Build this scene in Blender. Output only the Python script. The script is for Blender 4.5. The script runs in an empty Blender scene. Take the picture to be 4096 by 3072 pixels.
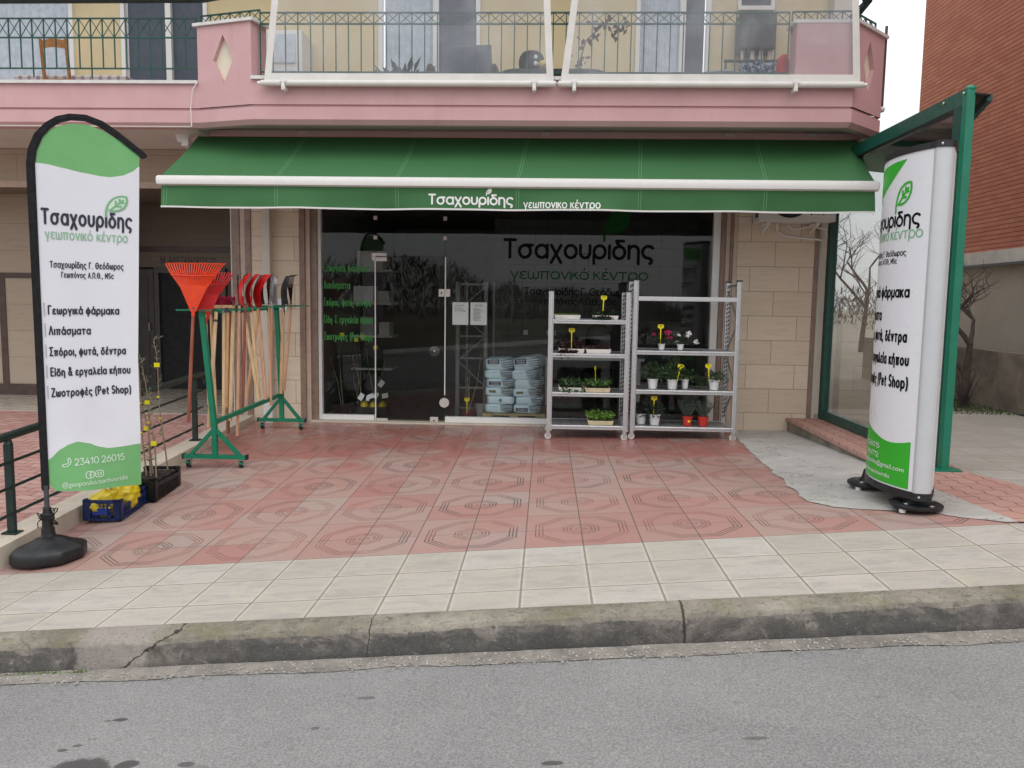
import bpy, bmesh, math, random
from mathutils import Vector, Matrix, noise as mnoise
random.seed(7)
S = bpy.context.scene
COL = S.collection
R = math.radians

# ------------------------------------------------------------------ camera
cam = bpy.data.cameras.new("camera"); camo = bpy.data.objects.new("camera", cam); COL.objects.link(camo)
cam.sensor_width = 36.0; cam.lens = 36.0 * 3195.0 / 4096.0
cam.clip_start = 0.05; cam.clip_end = 2000
PITCH, ROLL, YAW = R(5.86), R(0.84), R(2.4)
fw = Vector((-math.sin(YAW)*math.cos(PITCH), math.cos(YAW)*math.cos(PITCH), -math.sin(PITCH)))
rt = fw.cross(Vector((0, 0, 1))).normalized(); up = rt.cross(fw)
r2 = math.cos(ROLL)*rt + math.sin(ROLL)*up; u2 = -math.sin(ROLL)*rt + math.cos(ROLL)*up
mw = Matrix((r2, u2, -fw)).transposed().to_4x4(); mw.translation = Vector((0, -10.2, 1.57))
camo.matrix_world = mw
S.camera = camo
S.render.resolution_x = 1024; S.render.resolution_y = 768

# ------------------------------------------------------------------ light
SUN_EL, SUN_AZ = R(50), R(152)          # azimuth measured from +Y (into the building), clockwise
w = bpy.data.worlds.new("World"); S.world = w; w.use_nodes = True
wn = w.node_tree; wn.nodes.clear()
sky = wn.nodes.new("ShaderNodeTexSky"); sky.sky_type = 'NISHITA'; sky.sun_disc = False
sky.sun_elevation = SUN_EL; sky.sun_rotation = SUN_AZ; sky.air_density = 1.2; sky.dust_density = 1.5; sky.ozone_density = 1.0
hs = wn.nodes.new("ShaderNodeHueSaturation"); hs.inputs["Saturation"].default_value = 0.35
bg = wn.nodes.new("ShaderNodeBackground"); bg.inputs[1].default_value = 0.15
wo = wn.nodes.new("ShaderNodeOutputWorld")
wn.links.new(sky.outputs[0], hs.inputs["Color"]); # overcast: an even cloud layer over the clear sky, three times brighter overhead than at the horizon
tc = wn.nodes.new("ShaderNodeTexCoord"); sx_ = wn.nodes.new("ShaderNodeSeparateXYZ"); wn.links.new(tc.outputs["Generated"], sx_.inputs[0])
el = wn.nodes.new("ShaderNodeMapRange"); wn.links.new(sx_.outputs[2], el.inputs[0])
el.inputs[1].default_value = 0.0; el.inputs[2].default_value = 1.0; el.inputs[3].default_value = 0.48; el.inputs[4].default_value = 1.02
cc = wn.nodes.new("ShaderNodeVectorMath"); cc.operation = 'SCALE'; cc.inputs[0].default_value = (10.4, 10.6, 10.9); wn.links.new(el.outputs[0], cc.inputs["Scale"])
cl_ = wn.nodes.new("ShaderNodeMix"); cl_.data_type = 'RGBA'; cl_.inputs[0].default_value = 0.85
wn.links.new(cc.outputs[0], cl_.inputs[7])
wn.links.new(hs.outputs[0], cl_.inputs[6]); wn.links.new(cl_.outputs[2], bg.inputs[0]); wn.links.new(bg.outputs[0], wo.inputs[0])
sun = bpy.data.lights.new("sun", 'SUN'); sun.energy = 0.6; sun.angle = R(40); sun.color = (1.0, 0.97, 0.93)
suno = bpy.data.objects.new("sun", sun); COL.objects.link(suno)
sd = Vector((math.sin(SUN_AZ)*math.cos(SUN_EL), math.cos(SUN_AZ)*math.cos(SUN_EL), math.sin(SUN_EL)))
suno.rotation_euler = sd.to_track_quat('Z', 'Y').to_euler()
S.view_settings.view_transform = 'Standard'; S.view_settings.look = 'None'
S.view_settings.exposure = 0.30; S.view_settings.gamma = 1.0
S.cycles.max_bounces = 10; S.cycles.transparent_max_bounces = 24
S.cycles.use_denoising = True

# ------------------------------------------------------------------ materials
def lin(r, g, b):
    f = lambda c: (c/255/12.92 if c/255 <= 0.04045 else ((c/255+0.055)/1.055)**2.4)
    return (f(r), f(g), f(b))

class N:
    """small wrapper to write node graphs as expressions"""
    def __init__(s, name):
        s.m = bpy.data.materials.new(name); s.m.use_nodes = True
        s.t = s.m.node_tree; s.t.nodes.clear()
        s.out = s.t.nodes.new("ShaderNodeOutputMaterial")
        s.b = s.t.nodes.new("ShaderNodeBsdfPrincipled")
        s.t.links.new(s.b.outputs[0], s.out.inputs[0])
        s._pos = None
    def set(s, sock, v):
        if hasattr(v, "is_output") or isinstance(v, bpy.types.NodeSocket): s.t.links.new(v, sock)
        elif isinstance(v, (tuple, list)) and len(v) == 3 and sock.type == 'RGBA': sock.default_value = (*v, 1)
        else: sock.default_value = v
    def pos(s):
        if s._pos is None: s._pos = s.t.nodes.new("ShaderNodeNewGeometry").outputs["Position"]
        return s._pos
    def obj(s): return s.t.nodes.new("ShaderNodeTexCoord").outputs["Object"]
    def nrm(s): return s.sep(s.t.nodes.new("ShaderNodeNewGeometry").outputs["True Normal"])
    def sep(s, v):
        n = s.t.nodes.new("ShaderNodeSeparateXYZ"); s.set(n.inputs[0], v); return n.outputs
    def comb(s, x, y, z):
        n = s.t.nodes.new("ShaderNodeCombineXYZ")
        for i, q in enumerate((x, y, z)): s.set(n.inputs[i], q)
        return n.outputs[0]
    def ma(s, op, a, b=0.0, c=0.0, clamp=False):
        n = s.t.nodes.new("ShaderNodeMath"); n.operation = op; n.use_clamp = clamp
        s.set(n.inputs[0], a); s.set(n.inputs[1], b); s.set(n.inputs[2], c); return n.outputs[0]
    def noise(s, scale=5, detail=4, rough=0.6, vec=None, dist=0.0):
        n = s.t.nodes.new("ShaderNodeTexNoise")
        n.inputs["Scale"].default_value = scale; n.inputs["Detail"].default_value = detail
        n.inputs["Roughness"].default_value = rough; n.inputs["Distortion"].default_value = dist
        s.set(n.inputs["Vector"], vec if vec is not None else s.pos()); return n.outputs["Fac"]
    def white(s, vec):
        n = s.t.nodes.new("ShaderNodeTexWhiteNoise"); s.set(n.inputs["Vector"], vec); return n.outputs["Value"]
    def vor(s, scale, vec=None, feat='F1'):
        n = s.t.nodes.new("ShaderNodeTexVoronoi"); n.feature = feat; n.inputs["Scale"].default_value = scale
        s.set(n.inputs["Vector"], vec if vec is not None else s.pos()); return n.outputs["Distance"]
    def brick(s, vec, bw, rh, mort, off=0.5):
        n = s.t.nodes.new("ShaderNodeTexBrick"); n.inputs["Scale"].default_value = 1.0
        n.inputs["Brick Width"].default_value = bw; n.inputs["Row Height"].default_value = rh
        n.inputs["Mortar Size"].default_value = mort; n.inputs["Mortar Smooth"].default_value = 0.1; n.offset = off
        n.inputs["Bias"].default_value = 0.0
        n.inputs["Color1"].default_value = (0, 0, 0, 1); n.inputs["Color2"].default_value = (1, 1, 1, 1); n.inputs["Mortar"].default_value = (0.5, 0.5, 0.5, 1)
        s.set(n.inputs["Vector"], vec); return n.outputs["Color"], n.outputs["Fac"]
    def mix(s, f, a, b):
        n = s.t.nodes.new("ShaderNodeMix"); n.data_type = 'RGBA'; n.clamp_factor = True
        s.set(n.inputs[0], f); s.set(n.inputs[6], a); s.set(n.inputs[7], b); return n.outputs[2]
    def sm(s, v, lo, hi, a=0.0, b=1.0):
        n = s.t.nodes.new("ShaderNodeMapRange"); n.interpolation_type = 'SMOOTHSTEP'
        s.set(n.inputs[0], v); n.inputs[1].default_value = lo; n.inputs[2].default_value = hi
        n.inputs[3].default_value = a; n.inputs[4].default_value = b; return n.outputs[0]
    def bump(s, h, strength=0.3, dist=0.01):
        n = s.t.nodes.new("ShaderNodeBump"); n.inputs["Strength"].default_value = strength; n.inputs["Distance"].default_value = dist
        s.set(n.inputs["Height"], h); s.t.links.new(n.outputs[0], s.b.inputs["Normal"])
    def done(s, color=None, rough=None, metal=None, spec=None):
        if color is not None: s.set(s.b.inputs["Base Color"], color)
        if rough is not None: s.set(s.b.inputs["Roughness"], rough)
        if metal is not None: s.b.inputs["Metallic"].default_value = metal
        if spec is not None: s.b.inputs["Specular IOR Level"].default_value = spec
        return s.m

def mat(name, c, rough=0.6, var=0.12, sc=6, metal=0.0, bump=0.0, bsc=60, spec=0.5, c2=None):
    n = N(name)
    f = n.noise(sc, 5, 0.65)
    c2 = c2 or tuple(q*(1-2*var) for q in c)
    col = n.mix(n.sm(f, 0.3, 0.7), c, c2)
    if bump: n.bump(n.noise(bsc, 3), bump, 0.004)
    r = n.sm(n.noise(sc*2.3, 3), 0.3, 0.7, max(0.05, rough-0.08), min(1, rough+0.08))
    return n.done(col, r, metal, spec)

M = {}
def m_pink():
    n = N("pink_plaster"); p = n.sep(n.pos())
    col = n.mix(n.sm(n.noise(2.2, 5, 0.65), 0.3, 0.7), (0.62, 0.385, 0.395), (0.57, 0.345, 0.355))
    st = n.comb(n.ma('MULTIPLY', n.ma('ADD', p[0], n.ma('MULTIPLY', p[1], 0.6)), 7.0), n.ma('MULTIPLY', p[2], 0.7), 0.0)
    col = n.mix(n.sm(n.noise(1.0, 5, 0.75, st), 0.54, 0.74, 0.0, 0.45), col, (0.44, 0.30, 0.285))
    col = n.mix(n.sm(n.noise(9, 5, 0.8), 0.66, 0.75, 0.0, 0.45), col, (0.46, 0.31, 0.29))
    n.bump(n.noise(140, 3), 0.18, 0.004); return n.done(col, 0.88)
M['pink'] = m_pink()
M['yellow'] = mat("yellow_plaster", (0.70, 0.58, 0.36), 0.85, 0.05, 2, bump=0.12, bsc=140)
M['cream'] = mat("cream_plaster", (0.78, 0.72, 0.58), 0.85, 0.04, 3)
M['white_plaster'] = mat("white_plaster", (0.66, 0.62, 0.55), 0.85, 0.06, 2)
M['soffit'] = mat("soffit_plaster", (0.68, 0.64, 0.58), 0.9, 0.05, 2)
M['marble_white'] = mat("white_marble", (0.72, 0.71, 0.69), 0.4, 0.08, 7)
M['alu_white'] = mat("white_aluminium", (0.78, 0.77, 0.75), 0.35, 0.02, 9)
M['alu'] = mat("aluminium", (0.62, 0.62, 0.63), 0.42, 0.06, 30, metal=0.75)
M['alu_sheet'] = mat("galvanised_sheet", (0.50, 0.51, 0.52), 0.45, 0.12, 25, metal=0.7)
M['steel'] = mat("brushed_steel", (0.6, 0.59, 0.57), 0.35, 0.08, 40, metal=0.9)
M['fitting'] = mat("satin_fitting", (0.62, 0.56, 0.53), 0.4, 0.04, 20, metal=0.2)
M['green_rail'] = mat("green_railing_paint", (0.012, 0.085, 0.065), 0.45, 0.15, 14)
M['green_paint'] = mat("green_rack_paint", (0.006, 0.20, 0.105), 0.4, 0.08, 14)
M['green_bright'] = mat("green_frame_paint", (0.008, 0.21, 0.125), 0.4, 0.08, 6)
M['green_mid'] = mat("green_beam_paint", (0.012, 0.105, 0.075), 0.4, 0.08, 8)
M['rack_dim'] = mat("dull_rack_metal", (0.16, 0.165, 0.165), 0.5, 0.1, 20, metal=0.4)
M['green_dark'] = mat("dark_green_rail_paint", (0.014, 0.035, 0.03), 0.4, 0.2, 10)
M['black'] = mat("black_plastic", (0.013, 0.014, 0.017), 0.45, 0.2, 12, bump=0.1, bsc=90)
M['black_matt'] = mat("black_fabric", (0.008, 0.009, 0.012), 0.9, 0.2, 12)
M['pebble'] = mat("gutter_pebble", (0.40, 0.365, 0.32), 0.8, 0.2, 30)
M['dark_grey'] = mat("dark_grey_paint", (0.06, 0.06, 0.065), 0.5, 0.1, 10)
M['door_dark'] = mat("dark_door_paint", (0.085, 0.078, 0.075), 0.45, 0.1, 6)
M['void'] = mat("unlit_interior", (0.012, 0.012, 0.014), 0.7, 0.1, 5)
M['shutter'] = mat("grey_blue_door", (0.075, 0.09, 0.125), 0.5, 0.1, 8)
M['curtain'] = mat("pale_curtain", (0.60, 0.66, 0.74), 0.8, 0.1, 12)
M['wood'] = mat("chair_wood", (0.42, 0.17, 0.04), 0.5, 0.15, 20)
M['orange'] = mat("orange_plastic", (0.80, 0.060, 0.012), 0.42, 0.08, 12)
M['red'] = mat("red_plastic", (0.60, 0.012, 0.016), 0.38, 0.1, 12)
M['red_pot'] = mat("red_pot_plastic", (0.58, 0.035, 0.025), 0.4, 0.08, 12)
M['magenta'] = mat("magenta_bristle", (0.42, 0.006, 0.06), 0.8, 0.25, 40)
M['terracotta'] = mat("dark_red_pot", (0.12, 0.012, 0.02), 0.45, 0.1, 12)
M['white_pot'] = mat("white_pot_plastic", (0.76, 0.77, 0.77), 0.4, 0.03, 12)
M['yellow_tag'] = mat("yellow_tag_plastic", (0.80, 0.70, 0.004), 0.45, 0.03, 12)
M['ink'] = mat("black_ink", (0.012, 0.012, 0.014), 0.6, 0.05, 20)
M['paper'] = mat("white_paper", (0.82, 0.83, 0.85), 0.8, 0.02, 12)
M['foam'] = mat("polystyrene", (0.80, 0.75, 0.70), 0.85, 0.06, 16, bump=0.3, bsc=120)
M['foam_old'] = mat("yellowed_polystyrene", (0.72, 0.60, 0.38), 0.85, 0.12, 14, bump=0.3, bsc=120)
M['soil'] = mat("potting_soil", (0.030, 0.021, 0.016), 0.95, 0.3, 40, bump=0.6, bsc=80)
M['crate_blue'] = mat("blue_crate_plastic", (0.012, 0.030, 0.125), 0.42, 0.15, 14)
M['crate_black'] = mat("black_crate_plastic", (0.014, 0.014, 0.015), 0.42, 0.2, 14)
M['pallet'] = mat("pallet_wood", (0.50, 0.38, 0.20), 0.8, 0.12, 9)
M['rubber'] = mat("black_rubber", (0.015, 0.015, 0.016), 0.7, 0.1, 20)
M['caster_white'] = mat("white_nylon", (0.68, 0.66, 0.65), 0.4, 0.05, 20)
M['blade_dark'] = mat("dark_steel_blade", (0.085, 0.085, 0.092), 0.5, 0.2, 12, metal=0.35)
M['blade_bright'] = mat("bright_steel_blade", (0.55, 0.55, 0.58), 0.38, 0.1, 12, metal=0.6)
M['wire'] = mat("dark_wire", (0.04, 0.03, 0.025), 0.5, 0.2, 20, metal=0.3)
M['bark'] = mat("bare_bark", (0.10, 0.078, 0.068), 0.9, 0.25, 18, bump=0.6, bsc=50)
M['bark_pale'] = mat("olive_bark", (0.26, 0.20, 0.14), 0.85, 0.15, 30)
M['olive'] = mat("olive_leaf", (0.15, 0.18, 0.10), 0.6, 0.25, 20)
M['leaf_a'] = mat("seedling_leaf", (0.075, 0.17, 0.035), 0.55, 0.3, 30)
M['leaf_b'] = mat("herb_leaf", (0.05, 0.105, 0.035), 0.6, 0.3, 30)
M['leaf_c'] = mat("lettuce_leaf", (0.17, 0.33, 0.05), 0.55, 0.25, 30)
M['leaf_red'] = mat("red_lettuce_leaf", (0.055, 0.02, 0.022), 0.55, 0.3, 30)
M['leaf_dark'] = mat("dark_leaf", (0.022, 0.045, 0.022), 0.55, 0.3, 30)
M['leaf_grey'] = mat("grey_lavender_leaf", (0.10, 0.13, 0.10), 0.7, 0.25, 30)
M['pink_flower'] = mat("pink_petal", (0.55, 0.02, 0.12), 0.6, 0.2, 30)
M['white_flower'] = mat("white_petal", (0.85, 0.83, 0.84), 0.6, 0.05, 30)
M['dry_leaf'] = mat("dry_dark_leaf", (0.12, 0.035, 0.03), 0.8, 0.3, 20)
M['laundry'] = None
M['cord'] = mat("white_cord", (0.75, 0.72, 0.70), 0.6, 0.05, 20)
M['logo_dark'] = mat("charcoal_lettering", (0.020, 0.021, 0.040), 0.55, 0.03, 20)
M['logo_black'] = mat("black_lettering", (0.006, 0.006, 0.007), 0.85, 0.03, 20, spec=0.1)
M['logo_green_pale'] = mat("pale_green_lettering", (0.28, 0.48, 0.33), 0.6, 0.03, 20)
M['logo_leaf'] = mat("leaf_green_print", (0.20, 0.43, 0.23), 0.6, 0.03, 20)
M['leaf_tint'] = mat("pale_leaf_tint", (0.60, 0.74, 0.62), 0.6, 0.03, 20)
M['flag_green'] = mat("flag_green_print", (0.165, 0.43, 0.165), 0.75, 0.04, 5)
M['flag_white'] = mat("flag_white_cloth", (0.70, 0.71, 0.76), 0.75, 0.01, 5)
M['white_print'] = mat("white_lettering", (0.80, 0.82, 0.80), 0.6, 0.02, 20)
M['pale_print'] = mat("pale_green_white_lettering", (0.62, 0.76, 0.62), 0.6, 0.02, 20)
M['bar_grey'] = mat("grey_print", (0.40, 0.42, 0.46), 0.6, 0.02, 20)
M['sign_white'] = mat("sign_white_panel", (0.74, 0.75, 0.79), 0.32, 0.004, 3)
M['sign_green'] = mat("sign_green_print", (0.028, 0.42, 0.022), 0.35, 0.03, 5)
M['sign_grey'] = mat("sign_aluminium_edge", (0.56, 0.57, 0.59), 0.38, 0.02, 9, metal=0.2)
M['glass_green'] = mat("green_window_lettering", (0.03, 0.22, 0.04), 0.6, 0.03, 20)
M['glass_dgreen'] = mat("dark_green_window_lettering", (0.006, 0.06, 0.013), 0.85, 0.03, 20, spec=0.1)
M['pvc_border'] = mat("cream_pvc_border", (0.70, 0.68, 0.64), 0.5, 0.05, 5)
M['bag'] = mat("pale_blue_bag", (0.66, 0.83, 0.93), 0.38, 0.05, 12, bump=0.5, bsc=22)
M['bag_navy'] = mat("navy_bag_print", (0.008, 0.018, 0.06), 0.45, 0.05, 20)
M['yellow_bag'] = mat("yellow_film", (0.74, 0.56, 0.02), 0.35, 0.15, 14, bump=0.5, bsc=30)
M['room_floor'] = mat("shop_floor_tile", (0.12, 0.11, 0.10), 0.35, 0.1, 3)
M['grey_pot'] = mat("grey_pot_plastic", (0.22, 0.23, 0.23), 0.5, 0.08, 12)
M['cloth_red'] = mat("red_cloth", (0.62, 0.05, 0.05), 0.8, 0.15, 9)
M['band_white'] = mat("white_concrete_band", (0.66, 0.64, 0.60), 0.85, 0.12, 4)
M['ac_white'] = mat("white_enamel", (0.72, 0.71, 0.68), 0.4, 0.03, 6)
M['basket'] = mat("grey_basket", (0.34, 0.36, 0.37), 0.7, 0.1, 40)

def m_handle(name, c):
    n = N(name); p = n.sep(n.obj())
    v = n.comb(n.ma('MULTIPLY', p[0], 60), n.ma('MULTIPLY', p[1], 60), n.ma('MULTIPLY', p[2], 5))
    col = n.mix(n.sm(n.noise(1.0, 4, 0.6, v), 0.35, 0.65), c, tuple(q*0.72 for q in c))
    return n.done(col, 0.55)
M['handle_pale'] = m_handle("pale_ash_handle", (0.76, 0.56, 0.32))
M['handle_tan'] = m_handle("tan_beech_handle", (0.70, 0.45, 0.24))
M['handle_rose'] = m_handle("rosy_beech_handle", (0.70, 0.41, 0.26))
M['handle_brown'] = m_handle("brown_handle", (0.30, 0.12, 0.06))
M['handle_red'] = m_handle("red_brown_handle", (0.36, 0.10, 0.06))

def m_laundry():
    n = N("patterned_cloth"); v = n.vor(26, feat='F1'); k = n.noise(18, 3, 0.6, dist=1.5)
    return n.done(n.mix(n.sm(k, 0.48, 0.53), (0.03, 0.045, 0.11), (0.42, 0.46, 0.55)), 0.8)
M['laundry'] = m_laundry()
def m_check():
    n = N("checked_tablecloth"); p = n.sep(n.pos())
    a = n.ma('GREATER_THAN', n.ma('FRACT', n.ma('MULTIPLY', p[0], 9)), 0.6); b = n.ma('GREATER_THAN', n.ma('FRACT', n.ma('MULTIPLY', p[2], 9)), 0.6)
    return n.done(n.mix(n.ma('MULTIPLY', n.ma('ADD', a, b), 0.45), (0.74, 0.68, 0.66), (0.25, 0.18, 0.20)), 0.85)
M['check'] = m_check()

def m_glass(name, tint=(0.80, 0.86, 0.82), base=0.045, gain=1.0):
    n = N(name); t = n.t; t.nodes.remove(n.b)
    lw = t.nodes.new("ShaderNodeLayerWeight"); lw.inputs[0].default_value = 0.5
    f5 = n.ma('POWER', lw.outputs["Facing"], 4.0)
    fr = n.ma('MULTIPLY_ADD', f5, (1-base)*gain, base, clamp=True)
    tr = t.nodes.new("ShaderNodeBsdfTransparent"); tr.inputs[0].default_value = (*tint, 1)
    gl = t.nodes.new("ShaderNodeBsdfGlossy"); gl.inputs["Roughness"].default_value = 0.0
    mx = t.nodes.new("ShaderNodeMixShader"); t.links.new(fr, mx.inputs[0]); t.links.new(tr.outputs[0], mx.inputs[1]); t.links.new(gl.outputs[0], mx.inputs[2])
    t.links.new(mx.outputs[0], n.out.inputs[0]); return n.m
M['glass'] = m_glass("shop_glass", (0.935, 0.95, 0.94), 0.024)
M['glass_door'] = m_glass("tinted_door_glass", (0.70, 0.71, 0.68), 0.024)
M['glass_side'] = m_glass("clear_acrylic", (0.90, 0.91, 0.90), 0.05)
def m_pvc():
    n = N("clear_pvc_film"); t = n.t
    tr = t.nodes.new("ShaderNodeBsdfTransparent"); tr.inputs[0].default_value = (0.93, 0.94, 0.94, 1)
    n.done((0.62, 0.64, 0.68), 0.12)
    k = n.sm(n.noise(1.6, 3, 0.6, dist=0.6), 0.35, 0.75, 0.15, 0.32)
    mx = t.nodes.new("ShaderNodeMixShader"); n.set(mx.inputs[0], k); t.links.new(tr.outputs[0], mx.inputs[1]); t.links.new(n.b.outputs[0], mx.inputs[2])
    t.links.new(mx.outputs[0], n.out.inputs[0]); n.bump(n.noise(4, 2), 0.25, 0.02); return n.m
M['pvc'] = m_pvc()
def m_smoke():
    n = N("smoked_sheet"); t = n.t; tr = t.nodes.new("ShaderNodeBsdfTransparent"); tr.inputs[0].default_value = (0.20, 0.20, 0.20, 1)
    n.done((0.02, 0.022, 0.022), 0.2); mx = t.nodes.new("ShaderNodeMixShader"); mx.inputs[0].default_value = 0.55
    t.links.new(tr.outputs[0], mx.inputs[1]); t.links.new(n.b.outputs[0], mx.inputs[2]); t.links.new(mx.outputs[0], n.out.inputs[0]); return n.m
M['smoke'] = m_smoke()

TP = 0.385   # paving slab pitch
def m_white_tile():
    n = N("white_paving_slab"); p = n.sep(n.pos())
    tx = n.ma('DIVIDE', n.ma('ADD', p[0], 0.115), TP); ty = n.ma('DIVIDE', n.ma('ADD', p[1], 5.08), TP)
    fx = n.ma('FRACT', tx); fy = n.ma('FRACT', ty)
    ex = n.ma('MULTIPLY', n.ma('MINIMUM', fx, n.ma('SUBTRACT', 1.0, fx)), TP); ey = n.ma('MULTIPLY', n.ma('MINIMUM', fy, n.ma('SUBTRACT', 1.0, fy)), TP)
    rnd = n.white(n.comb(n.ma('FLOOR', tx), n.ma('FLOOR', ty), 3.0))
    base = n.mix(rnd, (0.435, 0.395, 0.325), (0.51, 0.47, 0.42))
    st = n.comb(n.ma('MULTIPLY', p[0], 2.2), n.ma('MULTIPLY', p[1], 7.0), rnd)
    base = n.mix(n.sm(n.noise(1.6, 5, 0.7, st, 0.8), 0.40, 0.70, 0.0, 0.75), base, (0.315, 0.295, 0.265))
    base = n.mix(n.sm(n.noise(3.0, 4, 0.6, dist=1.0), 0.55, 0.75, 0.0, 0.5), base, (0.56, 0.505, 0.37))
    base = n.mix(n.sm(n.noise(170, 2, 0.7), 0.35, 0.65, 0.0, 0.35), base, (0.36, 0.34, 0.31))
    base = n.mix(n.sm(n.noise(30, 5, 0.85), 0.62, 0.74, 0.0, 0.6), base, (0.20, 0.185, 0.16))
    base = n.mix(n.sm(n.noise(75, 3, 0.8), 0.40, 0.62, 0.0, 0.3), base, (0.30, 0.28, 0.25))
    wob = n.ma('MULTIPLY', n.ma('SUBTRACT', n.noise(25, 3), 0.5), 0.006)
    jx = n.sm(n.ma('ADD', ex, wob), 0.0045, 0.0075, 1.0, 0.0); jy = n.sm(n.ma('ADD', ey, wob), 0.0040, 0.0085, 1.0, 0.0)
    edge = n.sm(n.ma('MINIMUM', ex, ey), 0.008, 0.03, 0.3, 0.0)
    base = n.mix(edge, base, (0.62, 0.57, 0.45))
    j = n.ma('MAXIMUM', jx, jy)
    base = n.mix(j, base, n.mix(n.noise(40, 3), (0.17, 0.158, 0.138), (0.29, 0.27, 0.235)))
    n.bump(n.ma('SUBTRACT', n.ma('MULTIPLY', n.noise(150, 3), 0.2), j), 0.35, 0.006)
    return n.done(base, 0.8)
M['white_tile'] = m_white_tile()

def m_red_tile():
    n = N("red_patterned_slab"); p = n.sep(n.pos())
    tx = n.ma('DIVIDE', n.ma('ADD', p[0], 0.115), TP); ty = n.ma('DIVIDE', n.ma('ADD', p[1], 5.08), TP)
    fx = n.ma('FRACT', tx); fy = n.ma('FRACT', ty)
    ex = n.ma('MULTIPLY', n.ma('MINIMUM', fx, n.ma('SUBTRACT', 1.0, fx)), TP); ey = n.ma('MULTIPLY', n.ma('MINIMUM', fy, n.ma('SUBTRACT', 1.0, fy)), TP)
    rnd = n.white(n.comb(n.ma('FLOOR', tx), n.ma('FLOOR', ty), 8.0))
    u = n.ma('ABSOLUTE', n.ma('MULTIPLY', n.ma('SUBTRACT', n.ma('FRACT', n.ma('DIVIDE', n.ma('ADD', p[0], 0.115), 2*TP)), 0.5), 2*TP))
    v = n.ma('ABSOLUTE', n.ma('MULTIPLY', n.ma('SUBTRACT', n.ma('FRACT', n.ma('DIVIDE', n.ma('ADD', p[1], 5.08), 2*TP)), 0.5), 2*TP))
    d = n.ma('MAXIMUM', n.ma('MAXIMUM', u, v), n.ma('MULTIPLY', n.ma('ADD', u, v), 0.7071))
    ring = None
    for r0, hw in ((0.318, .0052), (0.293, .0052), (0.268, .0052), (0.122, .0048), (0.098, .0048), (0.074, .0048), (0.034, .0035)):
        q = n.sm(n.ma('ABSOLUTE', n.ma('SUBTRACT', d, r0)), hw*0.5, hw*1.3, 1.0, 0.0)
        ring = q if ring is None else n.ma('MAXIMUM', ring, q)
    big = n.noise(0.9, 4, 0.6, dist=0.5)
    base = n.mix(rnd, (0.365, 0.20, 0.17), (0.43, 0.25, 0.215))
    worn = n.sm(n.ma('ADD', n.ma('MULTIPLY', big, 0.8), n.ma('MULTIPLY', rnd, 0.35)), 0.50, 0.70, 0.0, 0.8)
    base = n.mix(worn, base, (0.37, 0.265, 0.225))
    near = n.sm(p[1], -2.6, -1.2, 0.0, 1.0)                # slabs turn redder towards the shop
    deep_red = n.ma('MULTIPLY', n.sm(n.ma('ADD', n.noise(1.3, 3), n.ma('MULTIPLY', near, 0.24)), 0.55, 0.74), n.sm(p[1], -4.0, -2.0, 0.30, 0.85))
    base = n.mix(deep_red, base, (0.36, 0.13, 0.105))
    base = n.mix(n.sm(n.noise(9, 6, 0.8), 0.56, 0.72, 0.0, 0.6), base, (0.25, 0.19, 0.17))
    base = n.mix(n.sm(n.noise(200, 2, 0.8), 0.60, 0.72, 0.0, 0.7), base, (0.62, 0.50, 0.47))
    base = n.mix(n.sm(n.noise(150, 2, 0.8, n.comb(p[1], p[0], 2.0)), 0.60, 0.74, 0.0, 0.4), base, (0.24, 0.12, 0.11))
    rnd2 = n.white(n.comb(n.ma('FLOOR', ty), n.ma('FLOOR', tx), 3.0))
    base = n.mix(n.sm(rnd2, 0.70, 0.95, 0.0, 0.5), base, (0.36, 0.30, 0.265))
    base = n.mix(n.sm(rnd2, 0.25, 0.02, 0.0, 0.45), base, (0.36, 0.165, 0.14))
    base = n.mix(n.sm(n.noise(5.5, 6, 0.8, dist=0.8), 0.58, 0.70, 0.0, 0.5), base, (0.29, 0.225, 0.20))
    wearline = n.sm(n.noise(2.2, 3, 0.6), 0.34, 0.62, 0.45, 1.0)
    base = n.mix(n.ma('MULTIPLY', ring, wearline), base, n.mix(n.sm(n.noise(1.7, 2), 0.5, 0.6), (0.22, 0.095, 0.08), (0.10, 0.08, 0.075)))
    wob = n.ma('MULTIPLY', n.ma('SUBTRACT', n.noise(25, 3), 0.5), 0.004)
    jx = n.sm(n.ma('ADD', ex, wob), 0.0022, 0.0045, 1.0, 0.0); jy = n.sm(n.ma('ADD', ey, wob), 0.002, 0.005, 0.75, 0.0)
    j = n.ma('MAXIMUM', jx, jy)
    base = n.mix(j, base, (0.12, 0.085, 0.075))
    n.bump(n.ma('SUBTRACT', n.ma('MULTIPLY', n.noise(160, 3), 0.12), n.ma('MAXIMUM', j, n.ma('MULTIPLY', ring, 0.6))), 0.3, 0.005)
    rough = n.ma('ADD', n.sm(p[1], -3.0, -0.9, 0.62, 0.30), n.ma('MULTIPLY', n.ma('SUBTRACT', n.noise(5, 4), 0.5), 0.25))
    return n.done(base, rough)
M['red_tile'] = m_red_tile()

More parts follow.
